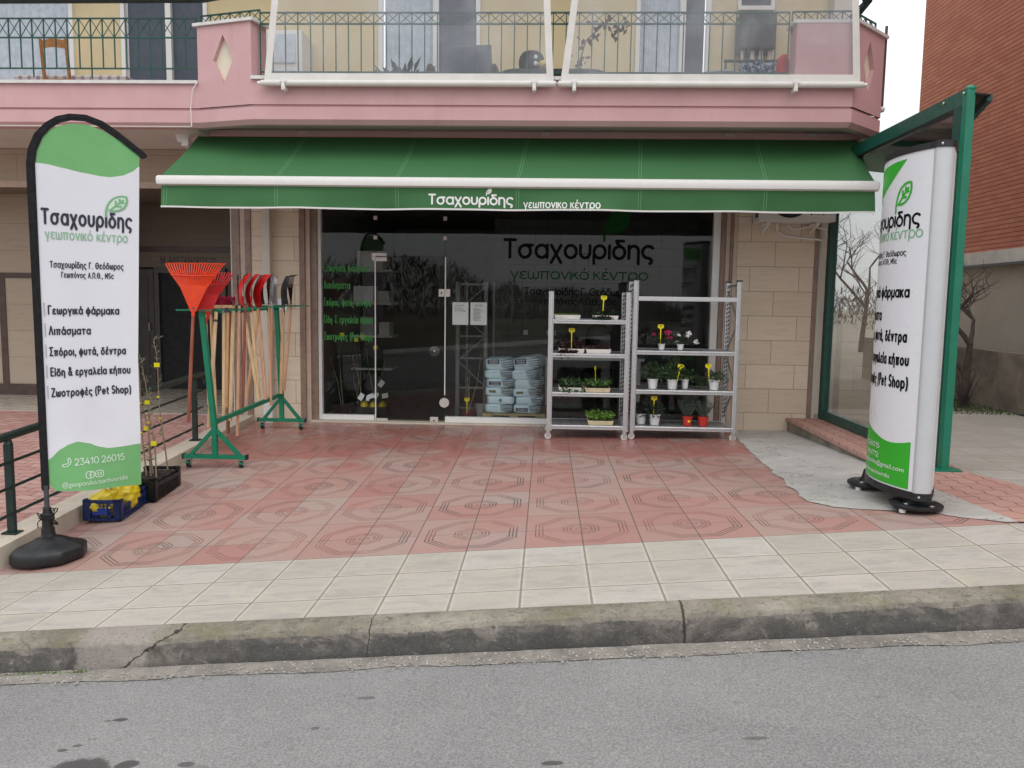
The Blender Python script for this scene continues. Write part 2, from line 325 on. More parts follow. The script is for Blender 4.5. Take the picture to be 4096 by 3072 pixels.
def m_asphalt():
    n = N("worn_asphalt"); p = n.sep(n.pos())
    col = n.mix(n.sm(n.noise(0.8, 5, 0.7, dist=0.6), 0.32, 0.68), (0.285, 0.277, 0.27), (0.225, 0.22, 0.215))
    col = n.mix(n.sm(n.noise(1.0, 4, 0.7, n.comb(n.ma('MULTIPLY', p[0], 0.35), n.ma('MULTIPLY', p[1], 2.6), 0.0)), 0.5, 0.7, 0, 0.3), col, (0.22, 0.215, 0.21))
    col = n.mix(n.sm(n.noise(95, 4, 0.9), 0.40, 0.62), n.mix(0.38, col, (0.06, 0.06, 0.06)), n.mix(0.34, col, (0.48, 0.465, 0.45)))
    col = n.mix(n.sm(n.vor(48), 0.0, 0.17, 0.55, 0.0), col, (0.50, 0.485, 0.46))
    col = n.mix(n.sm(n.vor(5), 0.0, 0.03, 0.6, 0.0), col, (0.10, 0.095, 0.09))
    col = n.mix(n.sm(n.noise(3.5, 5, 0.7), 0.62, 0.78, 0.0, 0.3), col, (0.25, 0.225, 0.21))
    for (x, y, rx, ry, s) in STAINS:
        wob = n.ma('MULTIPLY', n.ma('SUBTRACT', n.noise(14, 4, 0.7), 0.5), 0.9)
        dx = n.ma('DIVIDE', n.ma('SUBTRACT', p[0], x), rx); dy = n.ma('DIVIDE', n.ma('SUBTRACT', p[1], y), ry)
        d = n.ma('ADD', n.ma('SQRT', n.ma('ADD', n.ma('MULTIPLY', dx, dx), n.ma('MULTIPLY', dy, dy))), wob)
        col = n.mix(n.sm(d, 0.75, 1.05, s, 0.0), col, (0.045, 0.042, 0.04))
    n.bump(n.noise(170, 4, 0.8), 0.7, 0.006)
    return n.done(col, 0.85)

def m_concrete(name, a, b, sc=3.0, rough=0.9, bump=0.4):
    n = N(name)
    col = n.mix(n.sm(n.noise(sc, 6, 0.7, dist=0.4), 0.3, 0.7), a, b)
    col = n.mix(n.sm(n.noise(sc*25, 3, 0.8), 0.55, 0.75, 0, 0.5), col, tuple(q*0.55 for q in b))
    n.bump(n.noise(90, 4, 0.8), bump, 0.006); return n.done(col, rough)
def m_patch():
    n = N("trowelled_concrete_patch"); p = n.sep(n.pos())
    col = n.mix(n.sm(n.noise(1.8, 6, 0.75, dist=0.8), 0.3, 0.7), (0.53, 0.505, 0.47), (0.40, 0.38, 0.35))
    st = n.comb(n.ma('ADD', n.ma('MULTIPLY', p[0], 3.0), p[1]), n.ma('MULTIPLY', n.ma('SUBTRACT', p[1], n.ma('MULTIPLY', p[0], 0.5)), 12.0), 0.0)
    col = n.mix(n.sm(n.noise(1.0, 5, 0.75, st, 0.6), 0.5, 0.72, 0.0, 0.5), col, (0.56, 0.54, 0.51))
    col = n.mix(n.sm(n.noise(6, 6, 0.8, dist=1.2), 0.55, 0.68, 0.0, 0.55), col, (0.27, 0.25, 0.225))
    cr = n.ma('ABSOLUTE', n.ma('SUBTRACT', n.noise(1.3, 5, 0.6, dist=0.6), 0.5))
    col = n.mix(n.sm(cr, 0.0, 0.006, 0.8, 0.0), col, (0.14, 0.125, 0.11))
    col = n.mix(n.sm(n.noise(110, 3, 0.8), 0.55, 0.72, 0, 0.5), col, (0.24, 0.225, 0.205))
    n.bump(n.ma('ADD', n.noise(70, 4, 0.8), n.ma('MULTIPLY', n.noise(1.0, 5, 0.75, st, 0.6), 1.5)), 0.6, 0.008); return n.done(col, 0.92)
M['patch'] = m_patch()
M['dirt'] = m_concrete("gravelly_dirt", (0.30, 0.265, 0.21), (0.20, 0.175, 0.14), 2.0)
M['field'] = m_concrete("dry_grass_hillside", (0.16, 0.135, 0.08), (0.085, 0.075, 0.05), 0.5)
M['beige_wall'] = m_concrete("beige_render", (0.46, 0.42, 0.355), (0.39, 0.355, 0.30), 1.2, bump=0.15)
M['old_wall'] = m_concrete("stained_concrete_wall", (0.33, 0.28, 0.22), (0.15, 0.13, 0.11), 1.6)
M['ramp_wall'] = m_concrete("pale_stone_coping", (0.62, 0.55, 0.45), (0.50, 0.44, 0.36), 2.5, 0.7, 0.15)
def m_gutter():
    n = N("pebbly_gutter_concrete"); p = n.sep(n.pos())
    col = n.mix(n.sm(n.noise(6, 5, 0.75), 0.3, 0.7), (0.30, 0.275, 0.24), (0.17, 0.155, 0.135))
    pb = n.sm(n.vor(38), 0.16, 0.32, 1.0, 0.0); zone = n.sm(n.noise(2.0, 3), 0.40, 0.55)
    col = n.mix(n.ma('MULTIPLY', pb, zone), col, n.mix(n.noise(40, 2), (0.40, 0.37, 0.33), (0.74, 0.70, 0.65)))
    col = n.mix(n.sm(n.noise(45, 4, 0.85), 0.56, 0.70, 0, 0.6), col, (0.07, 0.062, 0.054))
    n.bump(n.ma('ADD', n.noise(80, 4, 0.8), n.ma('MULTIPLY', pb, zone)), 0.9, 0.008); return n.done(col, 0.9)
M['gutter'] = m_gutter()

def m_kerb():
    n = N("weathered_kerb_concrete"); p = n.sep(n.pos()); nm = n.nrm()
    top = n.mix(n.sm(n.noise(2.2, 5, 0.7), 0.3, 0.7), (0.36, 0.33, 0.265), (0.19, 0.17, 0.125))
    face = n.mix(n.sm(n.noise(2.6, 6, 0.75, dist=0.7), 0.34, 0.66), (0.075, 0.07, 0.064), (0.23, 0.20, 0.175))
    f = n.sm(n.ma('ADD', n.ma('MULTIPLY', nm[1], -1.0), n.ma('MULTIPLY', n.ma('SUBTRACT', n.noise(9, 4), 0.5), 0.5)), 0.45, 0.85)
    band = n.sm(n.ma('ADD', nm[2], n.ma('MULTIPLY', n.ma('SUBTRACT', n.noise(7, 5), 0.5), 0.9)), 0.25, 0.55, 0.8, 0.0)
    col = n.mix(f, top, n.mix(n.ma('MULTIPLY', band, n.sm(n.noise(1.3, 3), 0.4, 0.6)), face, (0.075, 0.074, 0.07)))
    col = n.mix(n.sm(n.noise(20, 6, 0.85, dist=0.7), 0.50, 0.66, 0, 0.7), col, (0.055, 0.05, 0.042))
    col = n.mix(n.sm(n.noise(13, 6, 0.85, n.comb(p[2], p[0], p[1]), 0.6), 0.56, 0.68, 0, 0.6), col, (0.40, 0.36, 0.31))
    br_ = n.sm(n.ma('ABSOLUTE', n.ma('ADD', n.ma('ADD', p[0], 2.22), n.ma('MULTIPLY', n.ma('SUBTRACT', n.noise(11, 4), 0.5), 0.16))), 0.17, 0.21, 0.75, 0.0)
    col = n.mix(br_, col, n.mix(n.noise(34, 5, 0.85), (0.20, 0.175, 0.155), (0.46, 0.41, 0.37)))
    col = n.mix(n.ma('MULTIPLY', n.sm(n.noise(3.1, 4, 0.7), 0.5, 0.65, 0, 0.5), n.ma('SUBTRACT', 1.0, f)), col, (0.17, 0.17, 0.075))
    col = n.mix(n.sm(n.noise(60, 4, 0.8), 0.55, 0.72, 0, 0.75), col, (0.05, 0.045, 0.04))
    col = n.mix(n.sm(n.noise(75, 3, 0.8, n.comb(p[1], p[2], p[0])), 0.62, 0.75, 0, 0.5), col, (0.50, 0.47, 0.42))
    for (x0, y0, x1, y1, wd) in ((0.72, -6.12, 0.725, -6.5, 0.006), (-0.88, -6.12, -0.88, -6.5, 0.0025)):
        dx = n.ma('ABSOLUTE', n.ma('ADD', n.ma('SUBTRACT', p[0], x0), n.ma('MULTIPLY', n.ma('SUBTRACT', n.noise(12, 3), 0.5), 0.022)))
        col = n.mix(n.sm(dx, wd*0.6, wd*1.6, 0.9, 0.0), col, (0.03, 0.028, 0.024))
    # broken corner: a diagonal crack
    q = n.ma('ADD', n.ma('SUBTRACT', n.ma('ADD', p[0], 2.02), n.ma('MULTIPLY', n.ma('ADD', p[1], 6.28), 0.0)), n.ma('MULTIPLY', n.ma('ADD', p[2], 0.25), -1.55))
    q = n.ma('ABSOLUTE', n.ma('ADD', q, n.ma('MULTIPLY', n.ma('SUBTRACT', n.noise(16, 4), 0.5), 0.12)))
    col = n.mix(n.sm(q, 0.004, 0.013, 0.95, 0.0), col, (0.03, 0.027, 0.024))
    n.bump(n.ma('ADD', n.noise(60, 4, 0.8), n.ma('MULTIPLY', n.noise(12, 4), 0.8)), 0.9, 0.012)
    return n.done(col, 0.92)
M['kerb'] = m_kerb()

def m_stone(name, c, c2, bw=0.60, rh=0.303, z0=0.23, x0=0.1, axis='x', mc=(0.20, 0.15, 0.11), mort=0.004):
    n = N(name); p = n.sep(n.pos()); h = p[0] if axis == 'x' else p[1]
    v = n.comb(n.ma('ADD', h, 40*bw - x0), n.ma('ADD', p[2], 40*rh - z0), 0.0)
    bc, bf = n.brick(v, bw, rh, mort)
    col = n.mix(bc, c, c2)
    st = n.comb(n.ma('MULTIPLY', h, 2.0), n.ma('MULTIPLY', p[2], 16.0), n.ma('MULTIPLY', bc, 5.0))
    col = n.mix(n.sm(n.noise(1.5, 5, 0.7, st, 0.6), 0.45, 0.75, 0.0, 0.45), col, tuple(q*0.72 for q in c))
    col = n.mix(bf, col, mc)
    n.bump(n.ma('SUBTRACT', n.ma('MULTIPLY', n.noise(60, 4), 0.15), bf), 0.3, 0.004); return n.done(col, 0.6)
M['stone'] = m_stone("cream_stone_cladding", (0.63, 0.515, 0.39), (0.70, 0.585, 0.46), mc=(0.32, 0.25, 0.19))
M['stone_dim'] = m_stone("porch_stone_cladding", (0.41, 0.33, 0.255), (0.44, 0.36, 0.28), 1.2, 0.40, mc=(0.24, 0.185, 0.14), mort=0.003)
M['stone_shade'] = m_stone("shaded_recess_cladding", (0.185, 0.145, 0.115), (0.20, 0.158, 0.125), 1.2, 0.40, mc=(0.11, 0.085, 0.065), mort=0.003)  # darker copy of the porch cladding, the recess shade painted into its colour
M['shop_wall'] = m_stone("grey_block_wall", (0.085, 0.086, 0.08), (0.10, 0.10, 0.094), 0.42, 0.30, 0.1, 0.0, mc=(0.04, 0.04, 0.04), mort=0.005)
M['strip_brown'] = mat("brown_marble_strip", (0.29, 0.195, 0.15), 0.4, 0.15, 12)
M['strip_dark'] = mat("dark_brown_marble", (0.10, 0.06, 0.05), 0.4, 0.2, 9)
M['strip_beige'] = mat("rosy_marble_strip", (0.55, 0.42, 0.34), 0.4, 0.08, 12)

def m_red_brick():
    n = N("red_facing_brick"); p = n.sep(n.pos()); v = n.comb(n.ma('ADD', p[1], 30), n.ma('ADD', p[2], 7.0), 0.0)
    bc, bf = n.brick(v, 0.245, 0.07, 0.003)
    col = n.mix(bc, (0.46, 0.15, 0.085), (0.54, 0.21, 0.125))
    col = n.mix(n.sm(n.noise(1.2, 4, 0.7), 0.35, 0.7, 0, 0.4), col, (0.37, 0.135, 0.095))
    col = n.mix(n.ma('MULTIPLY', bf, 0.45), col, (0.16, 0.05, 0.035))
    fz = n.ma('FRACT', n.ma('DIVIDE', n.ma('ADD', p[2], 7.0), 0.07)); e = n.ma('MULTIPLY', n.ma('MINIMUM', fz, n.ma('SUBTRACT', 1.0, fz)), 0.07)
    j = n.sm(e, 0.003, 0.0065, 0.92, 0.0)
    col = n.mix(j, col, (0.03, 0.013, 0.010))
    n.bump(n.ma('SUBTRACT', n.ma('MULTIPLY', n.noise(80, 3), 0.15), j), 0.6, 0.01); return n.done(col, 0.8)
M['red_brick'] = m_red_brick()

def m_paver(name, c, c2, bw, rh, mc, rot=False):
    n = N(name); p = n.sep(n.pos())
    wv = n.ma('MULTIPLY', n.ma('SINE', n.ma('MULTIPLY', p[0 if not rot else 1], 31.4)), 0.012)
    a, b = (p[0], n.ma('ADD', p[1], wv)) if not rot else (p[1], n.ma('ADD', p[0], wv))
    bc, bf = n.brick(n.comb(n.ma('ADD', a, 40), n.ma('ADD', b, 40), 0.0), bw, rh, 0.005)
    col = n.mix(bc, c, c2); col = n.mix(n.sm(n.noise(3, 5, 0.7), 0.4, 0.7, 0, 0.45), col, tuple(q*0.8+0.03 for q in c2))
    col = n.mix(n.sm(n.noise(120, 2), 0.55, 0.7, 0, 0.3), col, (0.2, 0.13, 0.11)); col = n.mix(bf, col, mc)
    n.bump(n.ma('SUBTRACT', n.ma('MULTIPLY', n.noise(120, 3), 0.15), bf), 0.5, 0.006); return n.done(col, 0.8)
M['paver_red'] = m_paver("red_interlocking_paver", (0.40, 0.185, 0.16), (0.47, 0.29, 0.25), 0.21, 0.115, (0.10, 0.065, 0.055))
M['paver_ledge'] = m_paver("rosy_interlocking_paver", (0.47, 0.245, 0.20), (0.52, 0.31, 0.255), 0.24, 0.15, (0.16, 0.08, 0.065), True)
M['porch_floor'] = mat("porch_marble_floor", (0.50, 0.45, 0.38), 0.25, 0.1, 3)

def m_awning():
    n = N("green_awning_canvas"); p = n.sep(n.pos())
    wv = n.noise(1.0, 2, 0.5, n.comb(n.ma('MULTIPLY', p[0], 240), n.ma('MULTIPLY', p[1], 240), n.ma('MULTIPLY', p[2], 240)))
    col = n.mix(wv, (0.028, 0.120, 0.036), (0.046, 0.168, 0.055)); n.bump(wv, 0.15, 0.002); return n.done(col, 0.75)
M['awning'] = m_awning()
def m_grass():
    n = N("short_grass"); col = n.mix(n.noise(30, 4), (0.045, 0.085, 0.022), (0.12, 0.13, 0.05)); return n.done(col, 0.9)
M['grass'] = m_grass()

# ------------------------------------------------------------------ mesh helpers
def V(*a): return Vector(a)
class MB:
    def __init__(s): s.v = []; s.f = []
    def add(s, vs, fs):
        o = len(s.v); s.v += [Vector(q) for q in vs]; s.f += [tuple(i+o for i in f) for f in fs]; return s
    def box(s, x0, x1, y0, y1, z0, z1):
        vs = [(x, y, z) for z in (z0, z1) for y in (y0, y1) for x in (x0, x1)]
        return s.add(vs, [(0,2,3,1), (4,5,7,6), (0,1,5,4), (2,6,7,3), (0,4,6,2), (1,3,7,5)])
    def rbox(s, x0, x1, y0, y1, z0, z1, r=0.01, seg=3):
        """box with rounded vertical corners, prism along z"""
        pts = []
        for (cx, cy, a0) in ((x1-r, y1-r, 0), (x0+r, y1-r, 90), (x0+r, y0+r, 180), (x1-r, y0+r, 270)):
            for i in range(seg+1):
                a = R(a0 + 90*i/seg); pts.append((cx+r*math.cos(a), cy+r*math.sin(a)))
        return s.prism([(p[0], p[1]) for p in pts], lambda u, v, h: (u, v, z0+(z1-z0)*h))
    def prism(s, poly, fn):
        n = len(poly); vs = [fn(u, v, 0) for u, v in poly] + [fn(u, v, 1) for u, v in poly]
        return s.add(vs, [tuple(range(n))[::-1], tuple(range(n, 2*n))] + [(i, (i+1) % n, n+(i+1) % n, n+i) for i in range(n)])
    def ring(s, c, ax, r, seg, ph=0.0):
        ax = Vector(ax).normalized(); a = ax.orthogonal().normalized(); b = ax.cross(a)
        return [Vector(c)+r*(math.cos(ph+2*math.pi*i/seg)*a+math.sin(ph+2*math.pi*i/seg)*b) for i in range(seg)]
    def tube(s, pts, rad, seg=8, caps=True):
        pts = [Vector(p) for p in pts]; n = len(pts)
        rad = rad if isinstance(rad, (list, tuple)) else [rad]*n
        dirs = [((pts[min(i+1, n-1)]-pts[max(i-1, 0)]).normalized()) for i in range(n)]
        a = dirs[0].orthogonal().normalized(); o = len(s.v)
        for i in range(n):
            a = (a - dirs[i]*a.dot(dirs[i])).normalized(); b = dirs[i].cross(a)
            s.v += [pts[i]+rad[i]*(math.cos(2*math.pi*k/seg)*a+math.sin(2*math.pi*k/seg)*b) for k in range(seg)]
        for i in range(n-1):
            for k in range(seg):
                s.f.append((o+i*seg+k, o+i*seg+(k+1) % seg, o+(i+1)*seg+(k+1) % seg, o+(i+1)*seg+k))
        if caps: s.f += [tuple(o+k for k in range(seg))[::-1], tuple(o+(n-1)*seg+k for k in range(seg))]
        return s
    def bar(s, p0, p1, w, h, upv=(0, 0, 1)):
        """square bar from p0 to p1"""
        p0, p1 = Vector(p0), Vector(p1); d = (p1-p0).normalized(); a = d.cross(Vector(upv))
        if a.length < 1e-4: a = d.cross(Vector((0, 1, 0)))
        a.normalize(); b = a.cross(d)
        vs = [p+a*sx*w/2+b*sy*h/2 for p in (p0, p1) for sx, sy in ((-1,-1), (1,-1), (1,1), (-1,1))]
        return s.add(vs, [(0,1,2,3)[::-1], (4,5,6,7), (0,1,5,4), (1,2,6,5), (2,3,7,6), (3,0,4,7)])
    def lathe(s, prof, c=(0,0,0), seg=20, sq=None):
        c = Vector(c); o = len(s.v); n = len(prof)
        for r, z in prof:
            for k in range(seg):
                a = 2*math.pi*k/seg; x, y = math.cos(a), math.sin(a)
                if sq: e = (abs(x)**sq+abs(y)**sq)**(-1/sq); x, y = x*e, y*e
                s.v.append(c+Vector((r*x, r*y, z)))
        for i in range(n-1):
            for k in range(seg): s.f.append((o+i*seg+k, o+i*seg+(k+1) % seg, o+(i+1)*seg+(k+1) % seg, o+(i+1)*seg+k))
        s.f += [tuple(o+k for k in range(seg))[::-1], tuple(o+(n-1)*seg+k for k in range(seg))]
        return s
    def grid(s, nu, nv, fn):
        o = len(s.v)
        for j in range(nv+1):
            for i in range(nu+1): s.v.append(Vector(fn(i/nu, j/nv)))
        for j in range(nv):
            for i in range(nu):
                q = o+j*(nu+1)+i; s.f.append((q, q+1, q+nu+2, q+nu+1))
        return s
    def ball(s, c, rx, ry, rz, nu=12, nv=8, e=1.0, fn=None):
        c = Vector(c); o = len(s.v); pw = lambda t: math.copysign(abs(t)**e, t)
        for j in range(1, nv):
            b = -math.pi/2+math.pi*j/nv
            for i in range(nu):
                a = 2*math.pi*i/nu
                q = Vector((rx*pw(math.cos(b))*pw(math.cos(a)), ry*pw(math.cos(b))*pw(math.sin(a)), rz*pw(math.sin(b))))
                if fn: q = fn(q)
                s.v.append(c+q)
        s.v += [c+Vector((0, 0, -rz)), c+Vector((0, 0, rz))]; lo, hi = len(s.v)-2, len(s.v)-1
        for j in range(nv-2):
            for i in range(nu): s.f.append((o+j*nu+i, o+j*nu+(i+1) % nu, o+(j+1)*nu+(i+1) % nu, o+(j+1)*nu+i))
        for i in range(nu):
            s.f.append((lo, o+(i+1) % nu, o+i)); s.f.append((hi, o+(nv-2)*nu+i, o+(nv-2)*nu+(i+1) % nu))
        return s
    def leaf(s, p, d, ln, wd, nrm=None, fold=0.15):
        """a small pointed leaf blade"""
        p = Vector(p); d = Vector(d).normalized()
        a = d.cross(Vector(nrm) if nrm else Vector((random.uniform(-1,1), random.uniform(-1,1), random.uniform(-.3,1))))
        if a.length < 1e-3: a = d.orthogonal()
        a.normalize(); nn = a.cross(d)
        m = p+d*ln*0.5-nn*ln*fold
        return s.add([p, m+a*wd/2+nn*wd*0.2, p+d*ln-nn*ln*fold*0.4, m-a*wd/2+nn*wd*0.2], [(0,1,2), (0,2,3)])
    def xf(s, m):
        s.v = [m @ q for q in s.v]; return s

ORG = {}
def link(o): COL.objects.link(o); return o
def build(name, mb, m, parent=None, org=None, smooth=False, bevel=0.0, auto=None):
    me = bpy.data.meshes.new(name); O = Vector(ORG[parent]) if parent is not None else Vector(org or (0, 0, 0))
    me.from_pydata([tuple(q-O) for q in mb.v], [], mb.f); me.update()
    bm = bmesh.new(); bm.from_mesh(me)
    if smooth or bevel: bmesh.ops.recalc_face_normals(bm, faces=bm.faces)
    if bevel:
        ed = [e for e in bm.edges if len(e.link_faces) == 2 and e.calc_face_angle(0) > 0.6]
        bmesh.ops.bevel(bm, geom=ed, offset=bevel, segments=2, affect='EDGES', profile=0.7)
    bm.to_mesh(me); bm.free()
    if smooth:
        me.polygons.foreach_set("use_smooth", [True]*len(me.polygons)); me.set_sharp_from_angle(angle=R(auto or 42))
    me.materials.append(M[m] if isinstance(m, str) else m)
    o = link(bpy.data.objects.new(name, me))
    if parent is not None:
        o.parent = parent; ORG[o] = O
    else:
        o.location = O; ORG[o] = O
    return o
def thing(name, label, cat, loc, group=None):
    o = link(bpy.data.objects.new(name, None)); o.location = loc; ORG[o] = Vector(loc); o.empty_display_size = 0.1
    o["label"] = label; o["category"] = cat
    if group: o["group"] = group
    return o
def tag(o, label, cat, group=None):
    o["label"] = label; o["category"] = cat
    if group: o["group"] = group
    return o
def struct(name, mb, m, **k):
    o = build(name, mb, m, **k); o["kind"] = "structure"; return o
def stuff(name, mb, m, label, cat, **k):
    o = build(name, mb, m, **k); o["kind"] = "stuff"; o["label"] = label; o["category"] = cat; return o

# ------------------------------------------------------------------ lettering: monoline rounded strokes
def arc(cx, cy, rx, ry, a0, a1, n=12):
    k = max(4, int(abs(a1-a0)/360*26)); return [(cx+rx*math.cos(R(a0+(a1-a0)*i/k)), cy+ry*math.sin(R(a0+(a1-a0)*i/k))) for i in range(k+1)]
def circ(cx, cy, rx, ry): return arc(cx, cy, rx, ry, 0, 360)
O5 = circ(.5, .5, .5, .5)
G = {
 'α': (1.0, [O5, [(1,1),(1,0)]]), 'γ': (.84, [[(0,1),(.42,.08)], [(.84,1),(.42,.08),(.42,-.42)]]),
 'δ': (1.0, [circ(.5,.46,.5,.48), [(.86,1.38),(.24,1.38),(.34,1.18),(.70,.90)]]),
 'ε': (.75, [arc(.42,.76,.34,.25,35,270)+arc(.42,.26,.42,.26,90,320)]),
 'η': (.84, [[(0,1),(0,0)], [(0,.5)]+arc(.42,.56,.42,.44,180,0)+[(.84,-.42)]]),
 'ι': (0.0, [[(0,1),(0,0)]]), 'κ': (.72, [[(0,1),(0,0)], [(.66,1),(.06,.46)], [(.24,.60),(.72,0)]]),
 'λ': (.85, [[(.14,1.38),(.30,1.34),(.85,0)], [(.46,.92),(0,0)]]),
 'μ': (.84, [[(0,1),(0,-.42)], [(0,.45)]+arc(.42,.42,.42,.42,180,360)+[(.84,1)], [(.84,.5),(.84,0)]]),
 'ν': (.82, [[(0,1),(.41,0)], [(.41,0),(.82,1)]]), 'ο': (1.0, [O5]),
 'π': (1.05, [[(0,1),(1.05,1)], [(.2,1),(.2,0)], [(.85,1),(.85,0)]]),
 'ρ': (1.0, [O5, [(0,.5),(0,-.42)]]), 'σ': (1.12, [circ(.5,.49,.5,.49), [(.5,.98),(1.15,.98)]]),
 'ς': (.86, [arc(.5,.52,.5,.48,42,262)+[(.60,.02),(.80,-.10),(.80,-.28),(.66,-.40)]]),
 'τ': (.9, [[(0,1),(.9,1)], [(.45,1),(.45,0)]]), 'υ': (.84, [[(0,1),(0,.44)]+arc(.42,.42,.42,.42,180,360)+[(.84,1)]]),
 'φ': (1.1, [circ(.55,.5,.55,.5), [(.55,1.3),(.55,-.42)]]), 'χ': (.86, [[(0,1),(.86,-.4)], [(.86,1),(0,-.4)]]),
 'ω': (1.2, [[(0,1),(0,.36)]+arc(.3,.34,.3,.34,180,360)+[(.6,.85)], [(.6,.36)]+arc(.9,.34,.3,.34,180,360)+[(1.2,1)]]),
 'Τ': (.95, [[(0,1.4),(.95,1.4)], [(.475,1.4),(.475,0)]]), 'Γ': (.72, [[(.72,1.4),(0,1.4)], [(0,1.4),(0,0)]]),
 'Θ': (1.25, [circ(.625,.7,.625,.7), [(.3,.7),(.95,.7)]]), 'Α': (1.05, [[(0,0),(.52,1.4)], [(.52,1.4),(1.05,0)], [(.2,.46),(.85,.46)]]),
 'Π': (.95, [[(0,0),(0,1.4)], [(0,1.4),(.95,1.4)], [(.95,1.4),(.95,0)]]), 'Λ': (1.0, [[(0,0),(.5,1.4)], [(.5,1.4),(1,0)]]),
 'Σ': (.85, [[(.85,1.4),(0,1.4)], [(0,1.4),(.48,.72)], [(.48,.72),(0,0)], [(0,0),(.85,0)]]),
 'Ε': (.75, [[(.75,1.4),(0,1.4)], [(0,1.4),(0,0)], [(0,0),(.75,0)], [(0,.72),(.66,.72)]]),
 'Ζ': (.9, [[(0,1.4),(.9,1.4)], [(.9,1.4),(0,0)], [(0,0),(.9,0)]]),
 'M': (1.1, [[(0,0),(0,1.4)], [(0,1.4),(.55,.4)], [(.55,.4),(1.1,1.4)], [(1.1,1.4),(1.1,0)]]),
 'S': (.85, [arc(.42,1.04,.40,.35,40,250)+arc(.42,.36,.42,.36,80,-145)]),
 'P': (.85, [[(0,0),(0,1.4)], [(0,1.4),(.45,1.4)]+arc(.45,1.02,.40,.38,90,-90)+[(0,.64)]]),
 'c': (.86, [arc(.5,.5,.5,.5,45,315)]), 'e': (.95, [[(.05,.52),(.95,.52)]+arc(.5,.5,.46,.5,0,315)]),
 't': (.55, [[(0,1),(.55,1)], [(.22,1.35),(.22,.25)]+arc(.44,.24,.22,.24,180,280)]),
 'h': (.84, [[(0,1.45),(0,0)], [(0,.5)]+arc(.42,.56,.42,.44,180,0)+[(.84,0)]]), 'o': (1.0, [O5]), 'p': (1.0, [O5, [(0,1),(0,-.42)]]),
 '&': (1.1, [[(1.1,0),(.28,1.0)]+arc(.48,1.15,.25,.25,215,-40)+[(.30,.66)]+arc(.45,.34,.42,.34,120,320)+[(1.0,.6)]]),
 '(': (.3, [arc(.62,.5,.62,1.0,125,235)]), ')': (.3, [arc(-.32,.5,.62,1.0,55,-55)]), '.': (.05, [[(0,0),(.03,0)]]), ',': (.1, [[(.1,.05),(.0,-.28)]]),
 '|': (0, [[(0,1.6),(0,-.35)]]), '-': (.5, [[(0,.5),(.5,.5)]]),
 '0': (.95, [circ(.475,.7,.475,.7)]), '1': (.5, [[(.05,1.1),(.42,1.4)], [(.42,1.4),(.42,0)]]),
 '2': (.85, [arc(.42,.98,.40,.42,165,-35)+[(0,0)], [(0,0),(.85,0)]]),
 '3': (.85, [[(.05,1.4),(.78,1.4)], [(.78,1.4),(.40,.86)], arc(.40,.43,.43,.43,90,-145)]),
 '4': (.95, [[(.62,1.4),(0,.36)], [(0,.36),(.95,.36)], [(.70,.85),(.70,0)]]),
 '5': (.85, [[(.75,1.4),(.16,1.4)], [(.16,1.4),(.08,.78)], [(.08,.78)]+arc(.40,.45,.44,.45,110,-145)]),
 '6': (.9, [circ(.45,.45,.45,.45), [(.62,1.4),(.08,.66)]]), '7': (.85, [[(0,1.4),(.85,1.4)], [(.85,1.4),(.25,0)]]),
 '9': (.9, [circ(.45,.95,.45,.45), [(.28,0),(.82,.74)]]),
}
ACC = {'ά':'α','έ':'ε','ή':'η','ί':'ι','ό':'ο','ύ':'υ','ώ':'ω'}
def glyph(ch):
    if ch in ACC:
        a, st = G[ACC[ch]]; c = {'α':.5,'ο':.5,'ε':.42,'η':.42,'ι':0}.get(ACC[ch], a/2)
        return a, st+[[(c-.02,1.28),(c+.07,1.55)]]
    return G[ch]
def layout(text, gap=.30, space=.55, sx=1.0):
    x = 0; out = []; tot = 0; fixed = 0
    for ch in text:
        if ch == ' ': x += space; fixed += space; continue
        a, st = glyph(ch)
        for pl in st: out.append([(x+u*sx, v) for u, v in pl])
        x += a*sx+gap; tot += a; fixed += gap
    return out, x-gap, tot, fixed-gap
def ribbon(mb, pl, h, fn, off):
    """flat stroke with round ends; fn(u, v, off) -> 3D"""
    closed = len(pl) > 3 and abs(pl[0][0]-pl[-1][0]) < 1e-6 and abs(pl[0][1]-pl[-1][1]) < 1e-6
    P = [Vector((p[0], p[1])) for p in pl]
    Q = [P[0]]
    for p in P[1:]:
        if (p-Q[-1]).length > 1e-5: Q.append(p)
    if closed: Q = Q[:-1]
    n = len(Q)
    if n < 2: return
    L, Rr = [], []
    for i in range(n):
        d0 = (Q[i]-Q[i-1]).normalized() if (i > 0 or closed) else None
        d1 = (Q[(i+1) % n]-Q[i]).normalized() if (i < n-1 or closed) else None
        d0 = d0 or d1; d1 = d1 or d0
        t = (d0+d1); t = t.normalized() if t.length > 1e-4 else d1
        nn = Vector((-t.y, t.x)); k = h/max(.5, abs(nn.dot(Vector((-d1.y, d1.x)))))
        L.append(Q[i]+nn*k); Rr.append(Q[i]-nn*k)
    vs, fs = [], []
    for a, b in zip(L, Rr): vs += [fn(a.x, a.y, off), fn(b.x, b.y, off)]
    for i in range(n if closed else n-1):
        j = (i+1) % n; fs.append((2*i, 2*i+1, 2*j+1, 2*j))
    if not closed:
        for idx, sgn in ((0, -1), (n-1, 1)):
            d = ((Q[1]-Q[0]) if idx == 0 else (Q[-1]-Q[-2])).normalized()*sgn; nn = Vector((-d.y, d.x)); o = len(vs)
            pts = [Q[idx]+h*(math.cos(a)*nn+math.sin(a)*d) for a in [math.pi*q/6 for q in range(7)]]
            vs += [fn(p.x, p.y, off) for p in pts]; fs.append(tuple(o+q for q in range(7))[::-1])
    mb.add(vs, fs)
CAPS = set("ΤΓΘΑΠΛΣΕΖMSP&()|0123456789")
